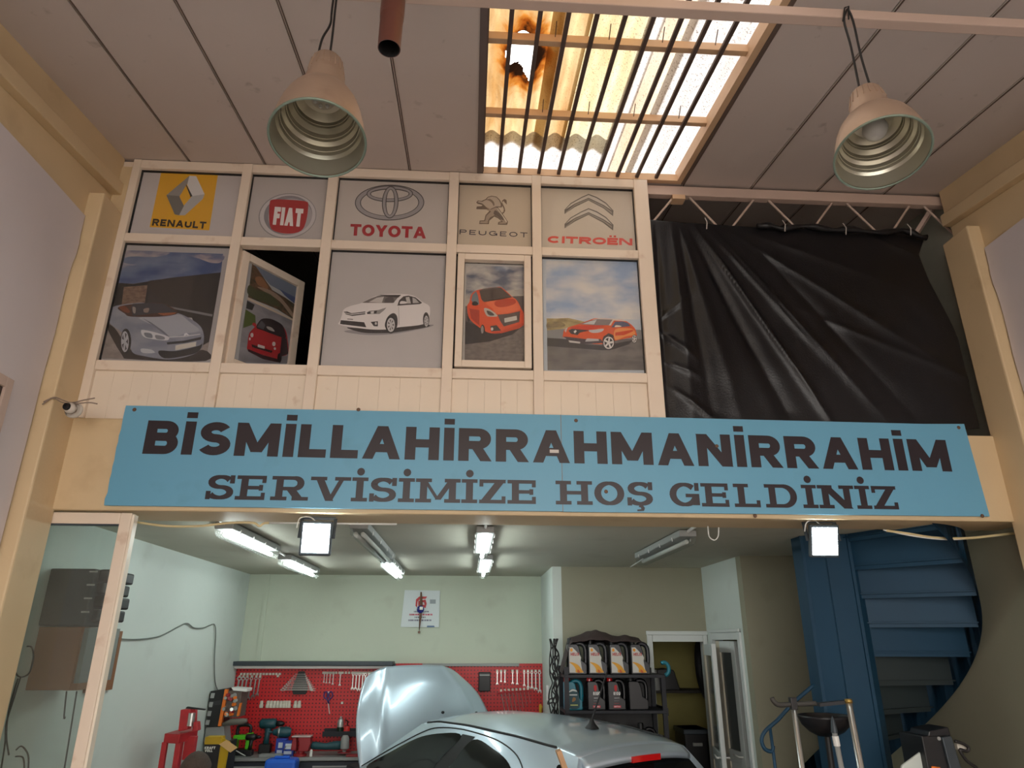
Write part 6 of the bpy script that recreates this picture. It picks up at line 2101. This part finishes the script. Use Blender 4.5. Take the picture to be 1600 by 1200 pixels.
MB().tube([(p.x + .02, YB - .3, zc_), (p.x + .03, YB - .22, zc_ + .01), (p.x + .035, YB - .17, zc_)], [.03, .024, .03], 10).build('grip', m_black, im, smooth=True)
# bench vise
p = on_bench(470, 1170, YB - .42)
vs_ = empty('bench_vise', (p.x, YB - .42, BZ), label='worn red bench vise at the middle of the workbench', cat='vise')
c = Vector((p.x, YB - .42, BZ))
MB().lathe([(.07, 0), (.07, .02), (.045, .03), (.045, .06)], c, (0, 0, 1), 18).build('base', m_vise, vs_, auto=.5)
MB().prism([c + Vector(q) for q in ((-.02, -.06, .05), (.09, -.06, .05), (.11, -.06, .13), (.10, -.06, .19), (-.03, -.06, .19), (-.01, -.06, .12))], (0, .12, 0)).build('fixed_jaw', m_vise, vs_, bevel=.008)
MB().prism([c + Vector(q) for q in ((-.10, -.05, .06), (-.04, -.05, .06), (-.05, -.05, .19), (-.09, -.05, .19))], (0, .10, 0)).build('moving_jaw', m_vise, vs_, bevel=.008)
MB().box(c.x - .10, c.x + .11, c.y - .062, c.y + .062, BZ + .19, BZ + .205).build('jaw_plate', mat('vise_steel', srgb(206, 190, 184), .4, .4, var=.1), vs_, bevel=.004)
MB().tube([c + Vector((-.17, 0, .10)), c + Vector((-.09, 0, .10))], .014, 8).build('screw_spindle', m_chrome, vs_)
MB().tube([c + Vector((-.165, -.07, .07)), c + Vector((-.165, .07, .13))], .007, 6).build('tommy_bar', m_chrome, vs_)
# angle grinder
p = on_bench(515, 1168, YB - .36)
ag = empty('angle_grinder', (p.x, YB - .36, BZ), label='teal and grey angle grinder lying on the workbench', cat='grinder')
z_ = BZ + .075
MB().tube([(p.x - .22, YB - .36, z_ + .03), (p.x - .17, YB - .36, z_ + .02), (p.x - .05, YB - .36, z_ + .01), (p.x + .06, YB - .36, z_ + .02), (p.x + .12, YB - .36, z_ + .02)], [.03, .04, .035, .045, .045], 14).build('motor_body', m_makita, ag, smooth=True)
MB().lathe([(.0, .10), (.03, .10), (.045, .07), (.05, .0), (.05, -.03), (.02, -.05), (.02, -.07), (0, -.07)], (p.x + .165, YB - .36, z_ + .02), (0, 0, 1), 16).build('gear_head', m_grey, ag, auto=.6)
MB().lathe([(0, .0), (.075, .0), (.075, -.006), (0, -.006)], (p.x + .165, YB - .36, z_ - .045), (0, 0, 1), 24).build('disc', m_vise, ag, auto=.6)
MB().tube([(p.x + .165, YB - .32, z_ + .04), (p.x + .19, YB - .25, z_ + .08)], .016, 8).build('side_handle', m_black, ag, smooth=True)
# small wall shelf with spray can and red bottle
a_, b_ = bw(504, 1150, YPG - .1), bw(572, 1143, YPG - .1)
wsf = empty('wall_shelf', ((a_.x + b_.x) / 2, YPG - .06, a_.z), label='small black metal shelf on the left pegboard', cat='shelf')
MB().box(a_.x, b_.x, YPG - .12, YPG - .002, a_.z - .004, a_.z + .004).build('tray', m_rack, wsf)
MB().box(a_.x, b_.x, YPG - .124, YPG - .12, a_.z - .004, a_.z + .05).build('front_lip', m_rack, wsf)
MB().box(a_.x, b_.x, YPG - .006, YPG - .002, a_.z - .004, a_.z + .07).build('back_plate', m_rack, wsf)
p = bw(531, 1143, YPG - .06)
sc_ = empty('spray_can', (p.x, YPG - .06, a_.z + .004), label='silver topped spray can on the small black shelf', cat='spray can')
MB().lathe([(.0, 0), (.036, 0), (.036, .085)], (p.x, YPG - .06, a_.z + .004), (0, 0, 1), 18).build('body', mat('can_green', srgb(30, 56, 40), .35, .3), sc_, auto=.6)
MB().lathe([(.036, .085), (.037, .12), (.034, .15), (.018, .175), (.012, .178), (.012, .195), (0, .195)], (p.x, YPG - .06, a_.z + .004), (0, 0, 1), 18).build('cap', mat('can_silver', srgb(196, 198, 196), .3, .6), sc_, auto=.6)
p = bw(541, 1147, YPG - .06)
rb = empty('red_bottle', (p.x, YPG - .06, a_.z + .004), label='small red bottle beside the spray can', cat='bottle')
MB().lathe([(.0, 0), (.04, 0), (.042, .01), (.036, .06), (.024, .085), (.012, .095)], (p.x, YPG - .06, a_.z + .004), (.05, 0, 1), 16).build('body', mat('bright_red', srgb(206, 44, 40), .35, var=.05), rb, auto=.7)
MB().tube([(p.x + .003, YPG - .06, a_.z + .095), (p.x + .005, YPG - .06, a_.z + .15), (p.x - .02, YPG - .08, a_.z + .165)], .007, 6).build('nozzle', m_black, rb)
# small bits along the bench
for k, (px, w_, h_, m_, lb_) in enumerate(((486, .03, .07, m_wht, 'small white tube beside the red vise'), (424, .12, .03, m_grey, 'flat grey tray before the teal drill'), (556, .10, .02, m_vise, 'flat red tool lying right of the grinder'))):
    p = on_bench(px, 1178, YB - .47)
    o = MB().lathe([(.0, 0), (w_ / 2, 0), (w_ / 2, h_ * .8), (w_ / 3, h_), (0, h_)], (p.x, YB - .47, BZ), (0, 0, 1), 14) if k == 0 else MB().box(p.x - w_, p.x + w_, YB - .52, YB - .42, BZ, BZ + h_)
    o.build(('tube', 'tray', 'tool')[k], m_, label=lb_, cat=('tube', 'tray', 'tool')[k], bevel=.003)
# screwdriver
sd0, sd1 = at(367, 1171, Y=YB - .47), at(384, 1178, Y=YB - .47)
sdv = empty('screwdriver', (sd1.x, YB - .47, BZ), label='thin steel screwdriver lying at the left end of the workbench', cat='screwdriver')
MB().tube([(sd0.x, YB - .47, BZ + .07), (sd1.x, YB - .47, BZ + .01)], .006, 6).build('shaft', m_chrome, sdv)
MB().tube([(sd0.x - .10, YB - .47, BZ + .105), (sd0.x, YB - .47, BZ + .07)], .016, 8).build('handle', m_black, sdv, smooth=True)

# ------------------------------------------------------------ organiser rack at the left corner
m_orange = mat('orange_plastic', srgb(226, 116, 30), .4, var=.08)
og = empty('tool_organiser', (-2.45, 8.3, 1.0), label='black tool organiser with orange straps against the left wall', cat='organiser')
YO = 8.2
def po(x, y, Y=YO): return at(x, y, Y=Y)
def quad_box(pts, th, nm, m, par, Y=YO):
    MB().prism([po(x, y, Y) for x, y in pts], (0, th, 0)).build(nm, m, par, bevel=.004)
quad_box([(329, 1080), (352, 1076), (344, 1136), (322, 1136)], .30, 'case', m_black, og)
for k in range(4):
    y0_ = 1083 + k * 14
    quad_box([(330 - k * 2.6, y0_), (336 - k * 2.6, y0_), (334 - k * 2.6, y0_ + 8), (328 - k * 2.6, y0_ + 8)], .004, 'clear_pocket', m_grey, og, YO - .006)
quad_box([(351, 1077), (356, 1077), (345, 1135), (340, 1135)], .05, 'strap', m_orange, og, YO - .02)
quad_box([(374, 1099), (377, 1098), (373, 1119), (369, 1119)], .04, 'strap', m_orange, og, YO - .02)
quad_box([(356, 1080), (378, 1080), (372, 1121), (348, 1121)], .25, 'tray_block', mat('cluttered_grey', srgb(96, 84, 78), .6, var=.5, vscale=40), og, YO + .01)
random.seed(5)
for k in range(16):
    x, y = 355 + random.random() * 17, 1084 + random.random() * 34
    p = po(x - (y - 1084) * .15, y, YO)
    MB().lathe([(.0, .03), (.018, .03), (.022, 0), (0, 0)], p, (random.uniform(-.5, .5), -1, random.uniform(-.3, .3)), 8).build('fitting', (m_chrome, m_orange, m_grey, m_vise)[k % 4], og, auto=.6)
quad_box([(326, 1096), (346, 1094), (345, 1101), (326, 1103)], .003, 'label', flat((44, 44, 48)), og, YO - .004)
quad_box([(361, 1074), (386, 1076), (385, 1081), (364, 1079)], .2, 'papers', m_wht, og, YO)
quad_box([(350, 1134), (322, 1136), (318, 1160), (352, 1160)], .2, 'stand', m_grey, og, YO + .02)
MB().tube([po(348, 1132), po(362, 1128), po(380, 1127), po(386, 1126)], [.02, .035, .03, .02], 10).build('grinder_roll', mat('grey_tool', srgb(104, 100, 92), .5, var=.2), og, smooth=True)
MB().box(-2.66, -2.46, YO + .05, YO + .3, 0, po(335, 1160).z + .0).build('stand_leg', m_bdark, og)

# black and yellow carton with print
YK = 7.6
kb = empty('carton', (po(334, 1200, YK).x, YK, 0), label='black and yellow KRAFT VOLL carton near the left wall', cat='carton')
kx0, kx1 = po(317, 1180, YK).x, po(342, 1180, YK).x
kz1, kz0 = po(330, 1152, YK).z, po(330, 1235, YK).z
MB().box(kx0, kx1, YK, YK + .12, kz0, kz1).build('box', m_black, kb, bevel=.003)
MB().box(kx0 - .001, kx1 + .001, YK - .002, YK + .121, po(330, 1163, YK).z, kz1 + .002).build('yellow_top', mat('carton_yellow', srgb(186, 150, 26), .5, var=.08), kb)
MB().prism([(kx1, YK - .001, kz0), (kx1 + .035, YK + .1, kz0), (kx1 + .06, YK + .1, kz1 - .05), (kx1 + .002, YK - .001, kz1)], (0, .01, 0)).build('yellow_side', MATS['carton_yellow'], kb)
fq = [po(x, y, YK - .01) for x, y in ((342, 1163), (354, 1156), (371, 1168), (360, 1176))]
MB().prism(fq, (0, .005, 0)).build('open_flap', mat('cardboard', srgb(206, 168, 112), .8, var=.1), kb, label='raised brown cardboard flap')
for s_, ya in (('KRAFT', 1170.5), ('VOLL', 1175)):
    a_, b_ = po(319.5, ya, YK), po(336.5 if s_ == 'KRAFT' else 332, ya, YK)
    letters(s_, (a_.x, YK - .001, a_.z), (b_.x - a_.x, 0, 0), (0, 0, .022), flat((226, 224, 216)), kb, .26, .1, name='lettering', joined=True)
MB().box(kx0 - .1, kx1 + .3, YK - .02, YK + .3, 0, kz0).build('stool', m_bdark, label='dark low cabinet under the black and yellow carton', cat='cabinet', bevel=.01)
# blue tool case below the bench edge
YQ = 8.1
a_, b_ = po(413, 1190, YQ), po(462, 1190, YQ)
bc = empty('blue_case', ((a_.x + b_.x) / 2, YQ, 0), label='bright blue plastic case in front of the workbench', cat='case')
zt2 = po(440, 1187, YQ).z
m_bl = mat('bright_blue', srgb(28, 96, 206), .4, var=.05)
MB().box(a_.x, b_.x, YQ, YQ + .2, zt2 - .30, zt2).build('body', m_bl, bc, bevel=.03)
MB().box(a_.x + .08, b_.x - .08, YQ + .06, YQ + .1, zt2, zt2 + .025).build('grip', m_bl, bc, bevel=.008)
MB().box(a_.x - .02, b_.x + .02, YQ - .02, YQ + .24, 0, zt2 - .302).build('trolley', m_bdark, label='dark trolley carrying the bright blue case', cat='trolley', bevel=.01)

# ------------------------------------------------------------ red hydraulic press
m_press = mat('press_red', srgb(176, 36, 42), .45, var=.15, vscale=6, stain=(srgb(90, 40, 40), 8, .6, .8, .6))
YR = 6.6
pr = empty('hydraulic_press', (po(272, 1200, YR).x, YR, 0), label='red hydraulic press frame standing by the left wall', cat='press')
def rb_(pts, th, nm, Y=YR, m=m_press):
    MB().prism([po(x, y, Y) for x, y in pts], (0, th, 0)).build(nm, m, pr, bevel=.006)
pB = po(280, 1155, YR)
pA = at(256, 1153.5, Z=pB.z)
pC = at(309, 1145.5, Z=pB.z)
pD = pA + (pC - pB)
MB().prism([p_ + Vector((0, 0, -.036)) for p_ in (pA, pB, pC, pD)], (0, 0, .072)).build('cross_head', m_press, pr, bevel=.006)
rb_([(282, 1109), (298, 1108), (293, 1140), (278, 1143)], .10, 'ram_cylinder', YR + .1)
rb_([(301, 1108), (306, 1106), (304, 1143), (300, 1143)], .05, 'upright_post', YR + .2)
rb_([(302, 1128), (308, 1128), (309, 1142), (301, 1144)], .08, 'valve_block', YR + .05)
MB().lathe([(.0, .05), (.03, .05), (.03, -.05), (0, -.05)], po(299, 1124, YR + .1), (0, 0, 1), 12).build('gauge', m_chrome, pr, auto=.6)
rb_([(289, 1107), (292, 1104), (321, 1108), (320, 1110)], .03, 'pump_handle', YR + .1, m_black)
z_leg = po(268, 1160, YR).z
for p_, w_ in ((pA.lerp(pC, .06), .021), (pB.lerp(pD, .10), .021), (pC.lerp(pA, .10), .018), (pD.lerp(pB, .12), .018)):
    MB().box(p_.x - w_, p_.x + w_, p_.y - w_, p_.y + w_, 0, pB.z - .03).build('leg', m_press, pr, bevel=.004)
q = po(283, 1165, YR)
MB().box(q.x - .05, q.x + .04, YR + .2, YR + .26, z_leg - .16, z_leg + .02).build('ram_foot', m_press, pr, bevel=.004)

# ------------------------------------------------------------ person, only the top of the head shows above the frame edge
m_hair = mat('brown_grey_hair', srgb(70, 58, 50), .75, var=.4, vscale=60, bump=.8, bscale=160)
m_skin = mat('skin', srgb(196, 146, 118), .55, var=.05)
m_overall = mat('navy_overall', srgb(44, 50, 66), .8, var=.15)
YPN = 4.95
hp = at(303, 1177, Y=YPN)
per = empty('person', (hp.x, YPN, 0), label='person in dark work clothes with short brown hair beside the glass door', cat='person')


def skin_body(name, verts, edges, radii, m, sub=2):
    me = bpy.data.meshes.new(name)
    me.from_pydata([Vector(v) for v in verts], edges, [])
    o = bpy.data.objects.new(name, me)
    C.objects.link(o)
    o.parent = per
    sk = o.modifiers.new('skin', 'SKIN')
    for i, r_ in enumerate(radii):
        me.skin_vertices[0].data[i].radius = (r_, r_) if not isinstance(r_, tuple) else r_
    me.skin_vertices[0].data[0].use_root = True
    s_ = o.modifiers.new('sub', 'SUBSURF')
    s_.levels = s_.render_levels = sub
    me.materials.append(m)
    for p_ in me.polygons:
        p_.use_smooth = True
    return o


hz_ = hp.z            # crown of the head, person slightly stooped, facing the bench
dh = hz_ - 1.47
V = [(0, -.06, .86), (0, -.05, 1.0), (0, .0, 1.12 + dh * .5), (0, .03, 1.21 + dh), (0, .05, 1.27 + dh),
     (.17, .03, 1.17 + dh), (.21, .06, .93), (.19, .20, .76), (.18, .26, .71),
     (-.17, .03, 1.17 + dh), (-.21, .06, .93), (-.19, .20, .76), (-.18, .26, .71),
     (.10, -.04, .82), (.11, .0, .46), (.11, -.04, .09), (.11, .10, .05),
     (-.10, -.04, .82), (-.11, .0, .46), (-.11, -.04, .09), (-.11, .10, .05)]
E_ = [(0, 1), (1, 2), (2, 3), (3, 4), (3, 5), (5, 6), (6, 7), (7, 8), (3, 9), (9, 10), (10, 11), (11, 12), (0, 13), (13, 14), (14, 15), (15, 16), (0, 17), (17, 18), (18, 19), (19, 20)]
Rr = [(.15, .11), (.145, .10), (.16, .11), (.10, .08), .06, .06, .048, .036, .03, .06, .048, .036, .03, .085, .06, .045, .04, .085, .06, .045, .04]
skin_body('clothed_body', V, E_, Rr, m_overall)
for s in (1, -1):
    w_ = Vector((s * .18, .27, .70))
    skin_body('hand', [w_, w_ + Vector((0, .05, -.03)), w_ + Vector((0, .085, -.05))], [(0, 1), (1, 2)], [(.022, .03), (.02, .036), (.016, .034)], m_skin)
    for k in range(4):
        b0 = w_ + Vector(((k - 1.5) * .017, .09, -.052))
        ln_ = (.055, .068, .064, .05)[k]
        skin_body('finger', [b0, b0 + Vector((0, ln_ * .5, -.018)), b0 + Vector((0, ln_ * .75, -.045))], [(0, 1), (1, 2)], [.009, .0085, .007], m_skin, 1)
    b0 = w_ + Vector((-s * .03, .035, -.03))
    skin_body('thumb', [b0, b0 + Vector((-s * .025, .03, -.012)), b0 + Vector((-s * .03, .055, -.03))], [(0, 1), (1, 2)], [.011, .010, .008], m_skin, 1)
hc_ = Vector((0, .07, hz_ - .125))
hd = MB()
n, m_ = 24, 16
for i in range(1):
    vs = []
    for a in range(m_ + 1):
        th = math.pi * a / m_
        for b in range(n):
            ph = 2 * math.pi * b / n
            x, y, z = math.sin(th) * math.cos(ph), math.sin(th) * math.sin(ph), math.cos(th)
            jaw = 1 - .28 * max(0, -z)
            vs.append(hc_ + Vector((x * .078 * jaw, y * .098 * (jaw if y < 0 else 1), z * .122)))
    hd.add(vs, [(a * n + b, a * n + (b + 1) % n, (a + 1) * n + (b + 1) % n, (a + 1) * n + b) for a in range(m_) for b in range(n)])
hd.tube([hc_ + Vector((0, -.02, -.19)), hc_ + Vector((0, -.01, -.08))], [.058, .055], 12)
head = hd.build('head', m_skin, per, local=True, smooth=True)
MB().tube([hc_ + Vector((0, .095, .01)), hc_ + Vector((0, .118, -.03)), hc_ + Vector((0, .10, -.04))], [.009, .016, .012], 8).build('nose', m_skin, head, local=True, smooth=True)
for s in (1, -1):
    MB().ellipsoid(hc_ + Vector((s * .078, -.005, -.01)), .010, .02, .032, 10, 8).build('ear', m_skin, head, local=True, smooth=True)
    MB().ellipsoid(hc_ + Vector((s * .031, .084, .0)), .013, .010, .008, 10, 8).build('eye', m_wht, head, local=True, smooth=True)
MB().tube([hc_ + Vector((-.024, .088, -.068)), hc_ + Vector((0, .096, -.066)), hc_ + Vector((.024, .088, -.068))], .006, 6).build('mouth', mat('lips', srgb(160, 96, 88), .5), head, local=True, smooth=True)


def hair(u, v):
    ph = 2 * math.pi * u
    lim = 1.3 + .65 * max(0, -math.sin(ph)) - .3 * max(0, math.sin(ph))      # lower at the nape
    th = .001 + v * lim
    x, y, z = math.sin(th) * math.cos(ph), math.sin(th) * math.sin(ph), math.cos(th)
    k = 1 + .012 * noise.noise(Vector((x * 9, y * 9, z * 9)))
    return hc_ + Vector((x * .096 * k, y * .112 * k, z * .128 * k))


MB().grid(hair, 32, 12).build('hair', m_hair, per, local=True, smooth=True)

# ============================================================ THINGS BEHIND THE GLASS DOOR
m_blk2 = mat('dusty_black', srgb(46, 50, 52), .6, var=.3, vscale=20, stain=(srgb(160, 166, 162), 30, .68, .76, .8))
YK2 = 4.82
ca, cb_ = at(84, 888, Y=YK2), at(150, 890, Y=YK2)
zb_ = at(110, 978, Y=YK2).z
bk = empty('wall_cabinet', ((ca.x + cb_.x) / 2, YK2 + .2, zb_), label='dusty black wall cabinet seen through the glass door', cat='cabinet')
xw0, xw1 = -2.728, cb_.x
MB().box(xw0, xw1, YK2, YK2 + .45, zb_, ca.z).build('body', m_blk2, bk, bevel=.01)
for k in range(4):
    z = zb_ + .03 + k * (ca.z - zb_ - .02) / 4
    MB().box(xw1, xw1 + .05 + .015 * (k % 2), YK2 + .05, YK2 + .42, z, z + .075).build('drawer', m_black, bk, bevel=.012)
    MB().box(xw1 - .035, xw1 + .012, YK2 - .008, YK2 + .002, z + .05, z + .06).build('handle', m_chrome, bk)
m_wood = mat('brown_wood', srgb(136, 92, 60), .55, var=.2, vscale=5)
wz0 = at(110, 1079, Y=YK2).z
nb = empty('notice_cabinet', ((ca.x + cb_.x) / 2, YK2 + .2, wz0), label='brown wooden wall cabinet with a grey pane seen through the glass door', cat='cabinet')
xs2 = at(112, 1030, Y=YK2).x
MB().box(xw0, xs2, YK2 + .02, YK2 + .45, wz0, zb_ - .005).build('body', m_wood, nb, bevel=.005)
MB().box(xs2, xw1 + .02, YK2 + .03, YK2 + .45, wz0 + .04, zb_ - .01).build('pane', mat('grey_pane', srgb(120, 126, 124), .3, var=.08), nb)
MB().box(xs2 - .01, xs2 + .025, YK2, YK2 + .03, wz0, zb_ - .005).build('stile', m_wood, nb)
MB().box(xs2, xw1 + .03, YK2 + .005, YK2 + .45, wz0, wz0 + .04).build('bottom_rail', m_wood, nb)
# picture frame further along the left wall
f0, f1 = at(166, 987, X=-2.71), at(181, 987, X=-2.71)
z0f, z1f = at(176, 1077, X=-2.71).z, at(181, 986, X=-2.71).z
pf = empty('picture_frame', (-2.71, f1.y, z0f), label='brown wooden picture frame on the left workshop wall', cat='frame')
yy1 = at(182, 1030, X=-2.71).y; yy0 = yy1 - .38
MB().box(-2.728, -2.70, yy0, yy1, z0f, z0f + .045).build('rail', m_wood, pf)
MB().box(-2.728, -2.70, yy0, yy1, z1f - .045, z1f).build('rail', m_wood, pf)
MB().box(-2.728, -2.70, yy1 - .045, yy1, z0f + .045, z1f - .045).build('stile', m_wood, pf)
MB().box(-2.728, -2.70, yy0, yy0 + .045, z0f + .045, z1f - .045).build('stile', m_wood, pf)
MB().box(-2.728, -2.715, yy0 + .045, yy1 - .045, z0f + .045, z1f - .045).build('backing', m_wht, pf)
# conduit and hanging cables behind the glass
cd_ = empty('cable_trunking', (-2.69, 4.58, 0), label='pale cable trunking with loose black cables behind the glass door', cat='trunking')
MB().box(-2.728, -2.68, 4.54, 4.62, .3, 2.79).build('trunk', mat('trunk_grey', srgb(170, 170, 156), .5, var=.1), cd_, bevel=.005)
for pts in (((42, 1010), (50, 1012), (52, 1030), (45, 1052), (32, 1058), (24, 1050), (26, 1036)), ((32, 1058), (22, 1090), (10, 1130), (8, 1160), (2, 1200)), ((28, 1060), (14, 1110), (10, 1150), (14, 1180)), ((25, 1172), (34, 1166), (44, 1180), (44, 1205)), ((24, 1182), (36, 1184), (38, 1205)), ((104, 1080), (100, 1120), (102, 1120)), ((120, 1080), (112, 1130), (104, 1180), (100, 1205))):
    MB().tube(spline([tuple(at(x, y, Y=4.66)) for x, y in pts], 5), .0045, 6).build('cable', m_cord, cd_, smooth=True)

# ============================================================ THINGS AT THE FOOT OF THE BLUE STAIRS
YS = 4.62
def ps(x, y, Y=YS): return at(x, y, Y=Y)
def pole_to_floor(top, low):
    d = (low - top).normalized()
    return low + d * ((low.z - .02) / -d.z)
od = empty('oil_drainer', (ps(1290, 1140, 4.95).x, 4.95, 0), label='black oil drainer bowl on a grey pole before the blue stairs', cat='oil drainer')
c = ps(1288, 1117, 4.95)
MB().lathe([(.165, 0), (.17, .0), (.168, -.015), (.15, -.06), (.11, -.10), (.06, -.125), (.02, -.13), (.0, -.13)], c, (0, 0, 1), 32).build('bowl', m_oil2, od, smooth=True)
MB().lathe([(.163, -.002), (.14, -.05), (.06, -.10), (0, -.11)], c, (0, 0, 1), 32).build('bowl_inside', m_black, od, smooth=True)
a_, b_ = ps(1304, 1145, 4.74), ps(1316, 1205, 4.74)
ft = pole_to_floor(a_, b_)
MB().lathe([(.0, .10), (.012, .07), (.022, 0)], a_, (0, 0, 1), 12).build('spout_cone', m_dgrey, od, smooth=True)
MB().tube([a_, ft], .016, 10).build('pole', m_grey, od, smooth=True)
MB().tube([a_ + (ft - a_) * .012, a_ + (ft - a_) * .05], .02, 10).build('collar', m_wht, od)
MB().tube([c + Vector((0, 0, -.12)), Vector((c.x, c.y, .3))], .02, 10).build('stem', m_black, od)
MB().lathe([(.0, .3), (.22, .3), (.24, .25), (.24, .02), (0, .02)], (c.x, c.y, 0), (0, 0, 1), 24).build('tank', m_oil2, od, auto=.6)
th_ = empty('t_handle_bar', (ps(1250, 1200).x, YS, 0), label='chrome bar with a black curved top handle before the blue stairs', cat='bar')
a_, b_ = ps(1240, 1106), ps(1254, 1205)
MB().tube([a_, pole_to_floor(a_, b_)], .016, 10).build('bar', m_chrome, th_, smooth=True)
MB().tube(spline([tuple(ps(x, y)) for x, y in ((1206, 1090), (1209, 1096), (1216, 1101), (1230, 1101), (1250, 1100), (1275, 1099))], 5), .015, 8).build('handle', mat('worn_black', srgb(58, 56, 52), .6, var=.2), th_, smooth=True)
MB().box(a_.x - .02, a_.x + .02, YS - .02, YS + .02, a_.z - .01, a_.z + .06).build('socket', m_black, th_, bevel=.004)
stp = empty('steel_tube', (ps(1340, 1200).x, YS, 0), label='long bright steel tube leaning before the blue column', cat='tube')
a_, b_ = ps(1325, 1092), ps(1346, 1205)
MB().tube([a_, pole_to_floor(a_, b_)], .020, 12).build('tube', m_chrome, stp, smooth=True)
MB().tube([a_, a_ + (b_ - a_) * .06], .022, 12).build('brass_end', mat('brass', srgb(176, 146, 80), .35, .7), stp, smooth=True)
MB().bar(ps(1278, 1101, YS + .03), ps(1330, 1096, YS + .03), .05, .02).build('hanger_plate', mat('hanger_dark', srgb(48, 50, 54), .5, .3), th_)
# dark diagnostic machine at the lower right
YM = 4.7
mc = empty('service_machine', (ps(1480, 1200, YM).x, YM + .1, 0), label='dark service machine with a grey hose at the lower right', cat='machine')
def pq(pts, th, nm, m, Y=YM): MB().prism([ps(x, y, Y) for x, y in pts], (0, th, 0)).build(nm, m, mc, bevel=.006)
pq([(1440, 1150), (1485, 1150), (1500, 1230), (1455, 1230)], .25, 'body', m_black)
pq([(1472, 1152), (1487, 1150), (1512, 1230), (1492, 1230)], .05, 'side_cover', m_dgrey, YM - .02)
pq([(1452, 1142), (1482, 1136), (1486, 1150), (1450, 1152)], .2, 'cap', m_oil2, YM + .01)
pq([(1456, 1197), (1470, 1199), (1472, 1215), (1456, 1215)], .01, 'orange_label', m_orange, YM - .011)
pq([(1410, 1196), (1440, 1174), (1446, 1215), (1405, 1215)], .02, 'pale_panel', m_wallwhite, YM + .05)
MB().lathe([(.0, .008), (.01, .006), (.012, 0)], ps(1467, 1154, YM - .001), (0, -1, 0), 12).build('knob', m_grey, mc)
MB().tube(spline([tuple(ps(x, y, YM - .02)) for x, y in ((1492, 1158), (1505, 1162), (1513, 1168), (1511, 1174), (1500, 1172), (1510, 1188), (1526, 1200))], 5), .010, 8).build('hose', m_cord, mc, smooth=True)
MB().box(ps(1496, 1166, YM).x, ps(1512, 1166, YM).x, YM + .0, YM + .03, ps(1496, 1172, YM).z, ps(1496, 1162, YM).z).build('pale_plug', m_clip, mc, bevel=.004)
MB().box(ps(1440, 1200, YM).x, ps(1510, 1200, YM).x, YM - .02, YM + .3, 0, ps(1440, 1225, YM).z).build('trolley_base', m_black, mc, bevel=.01)
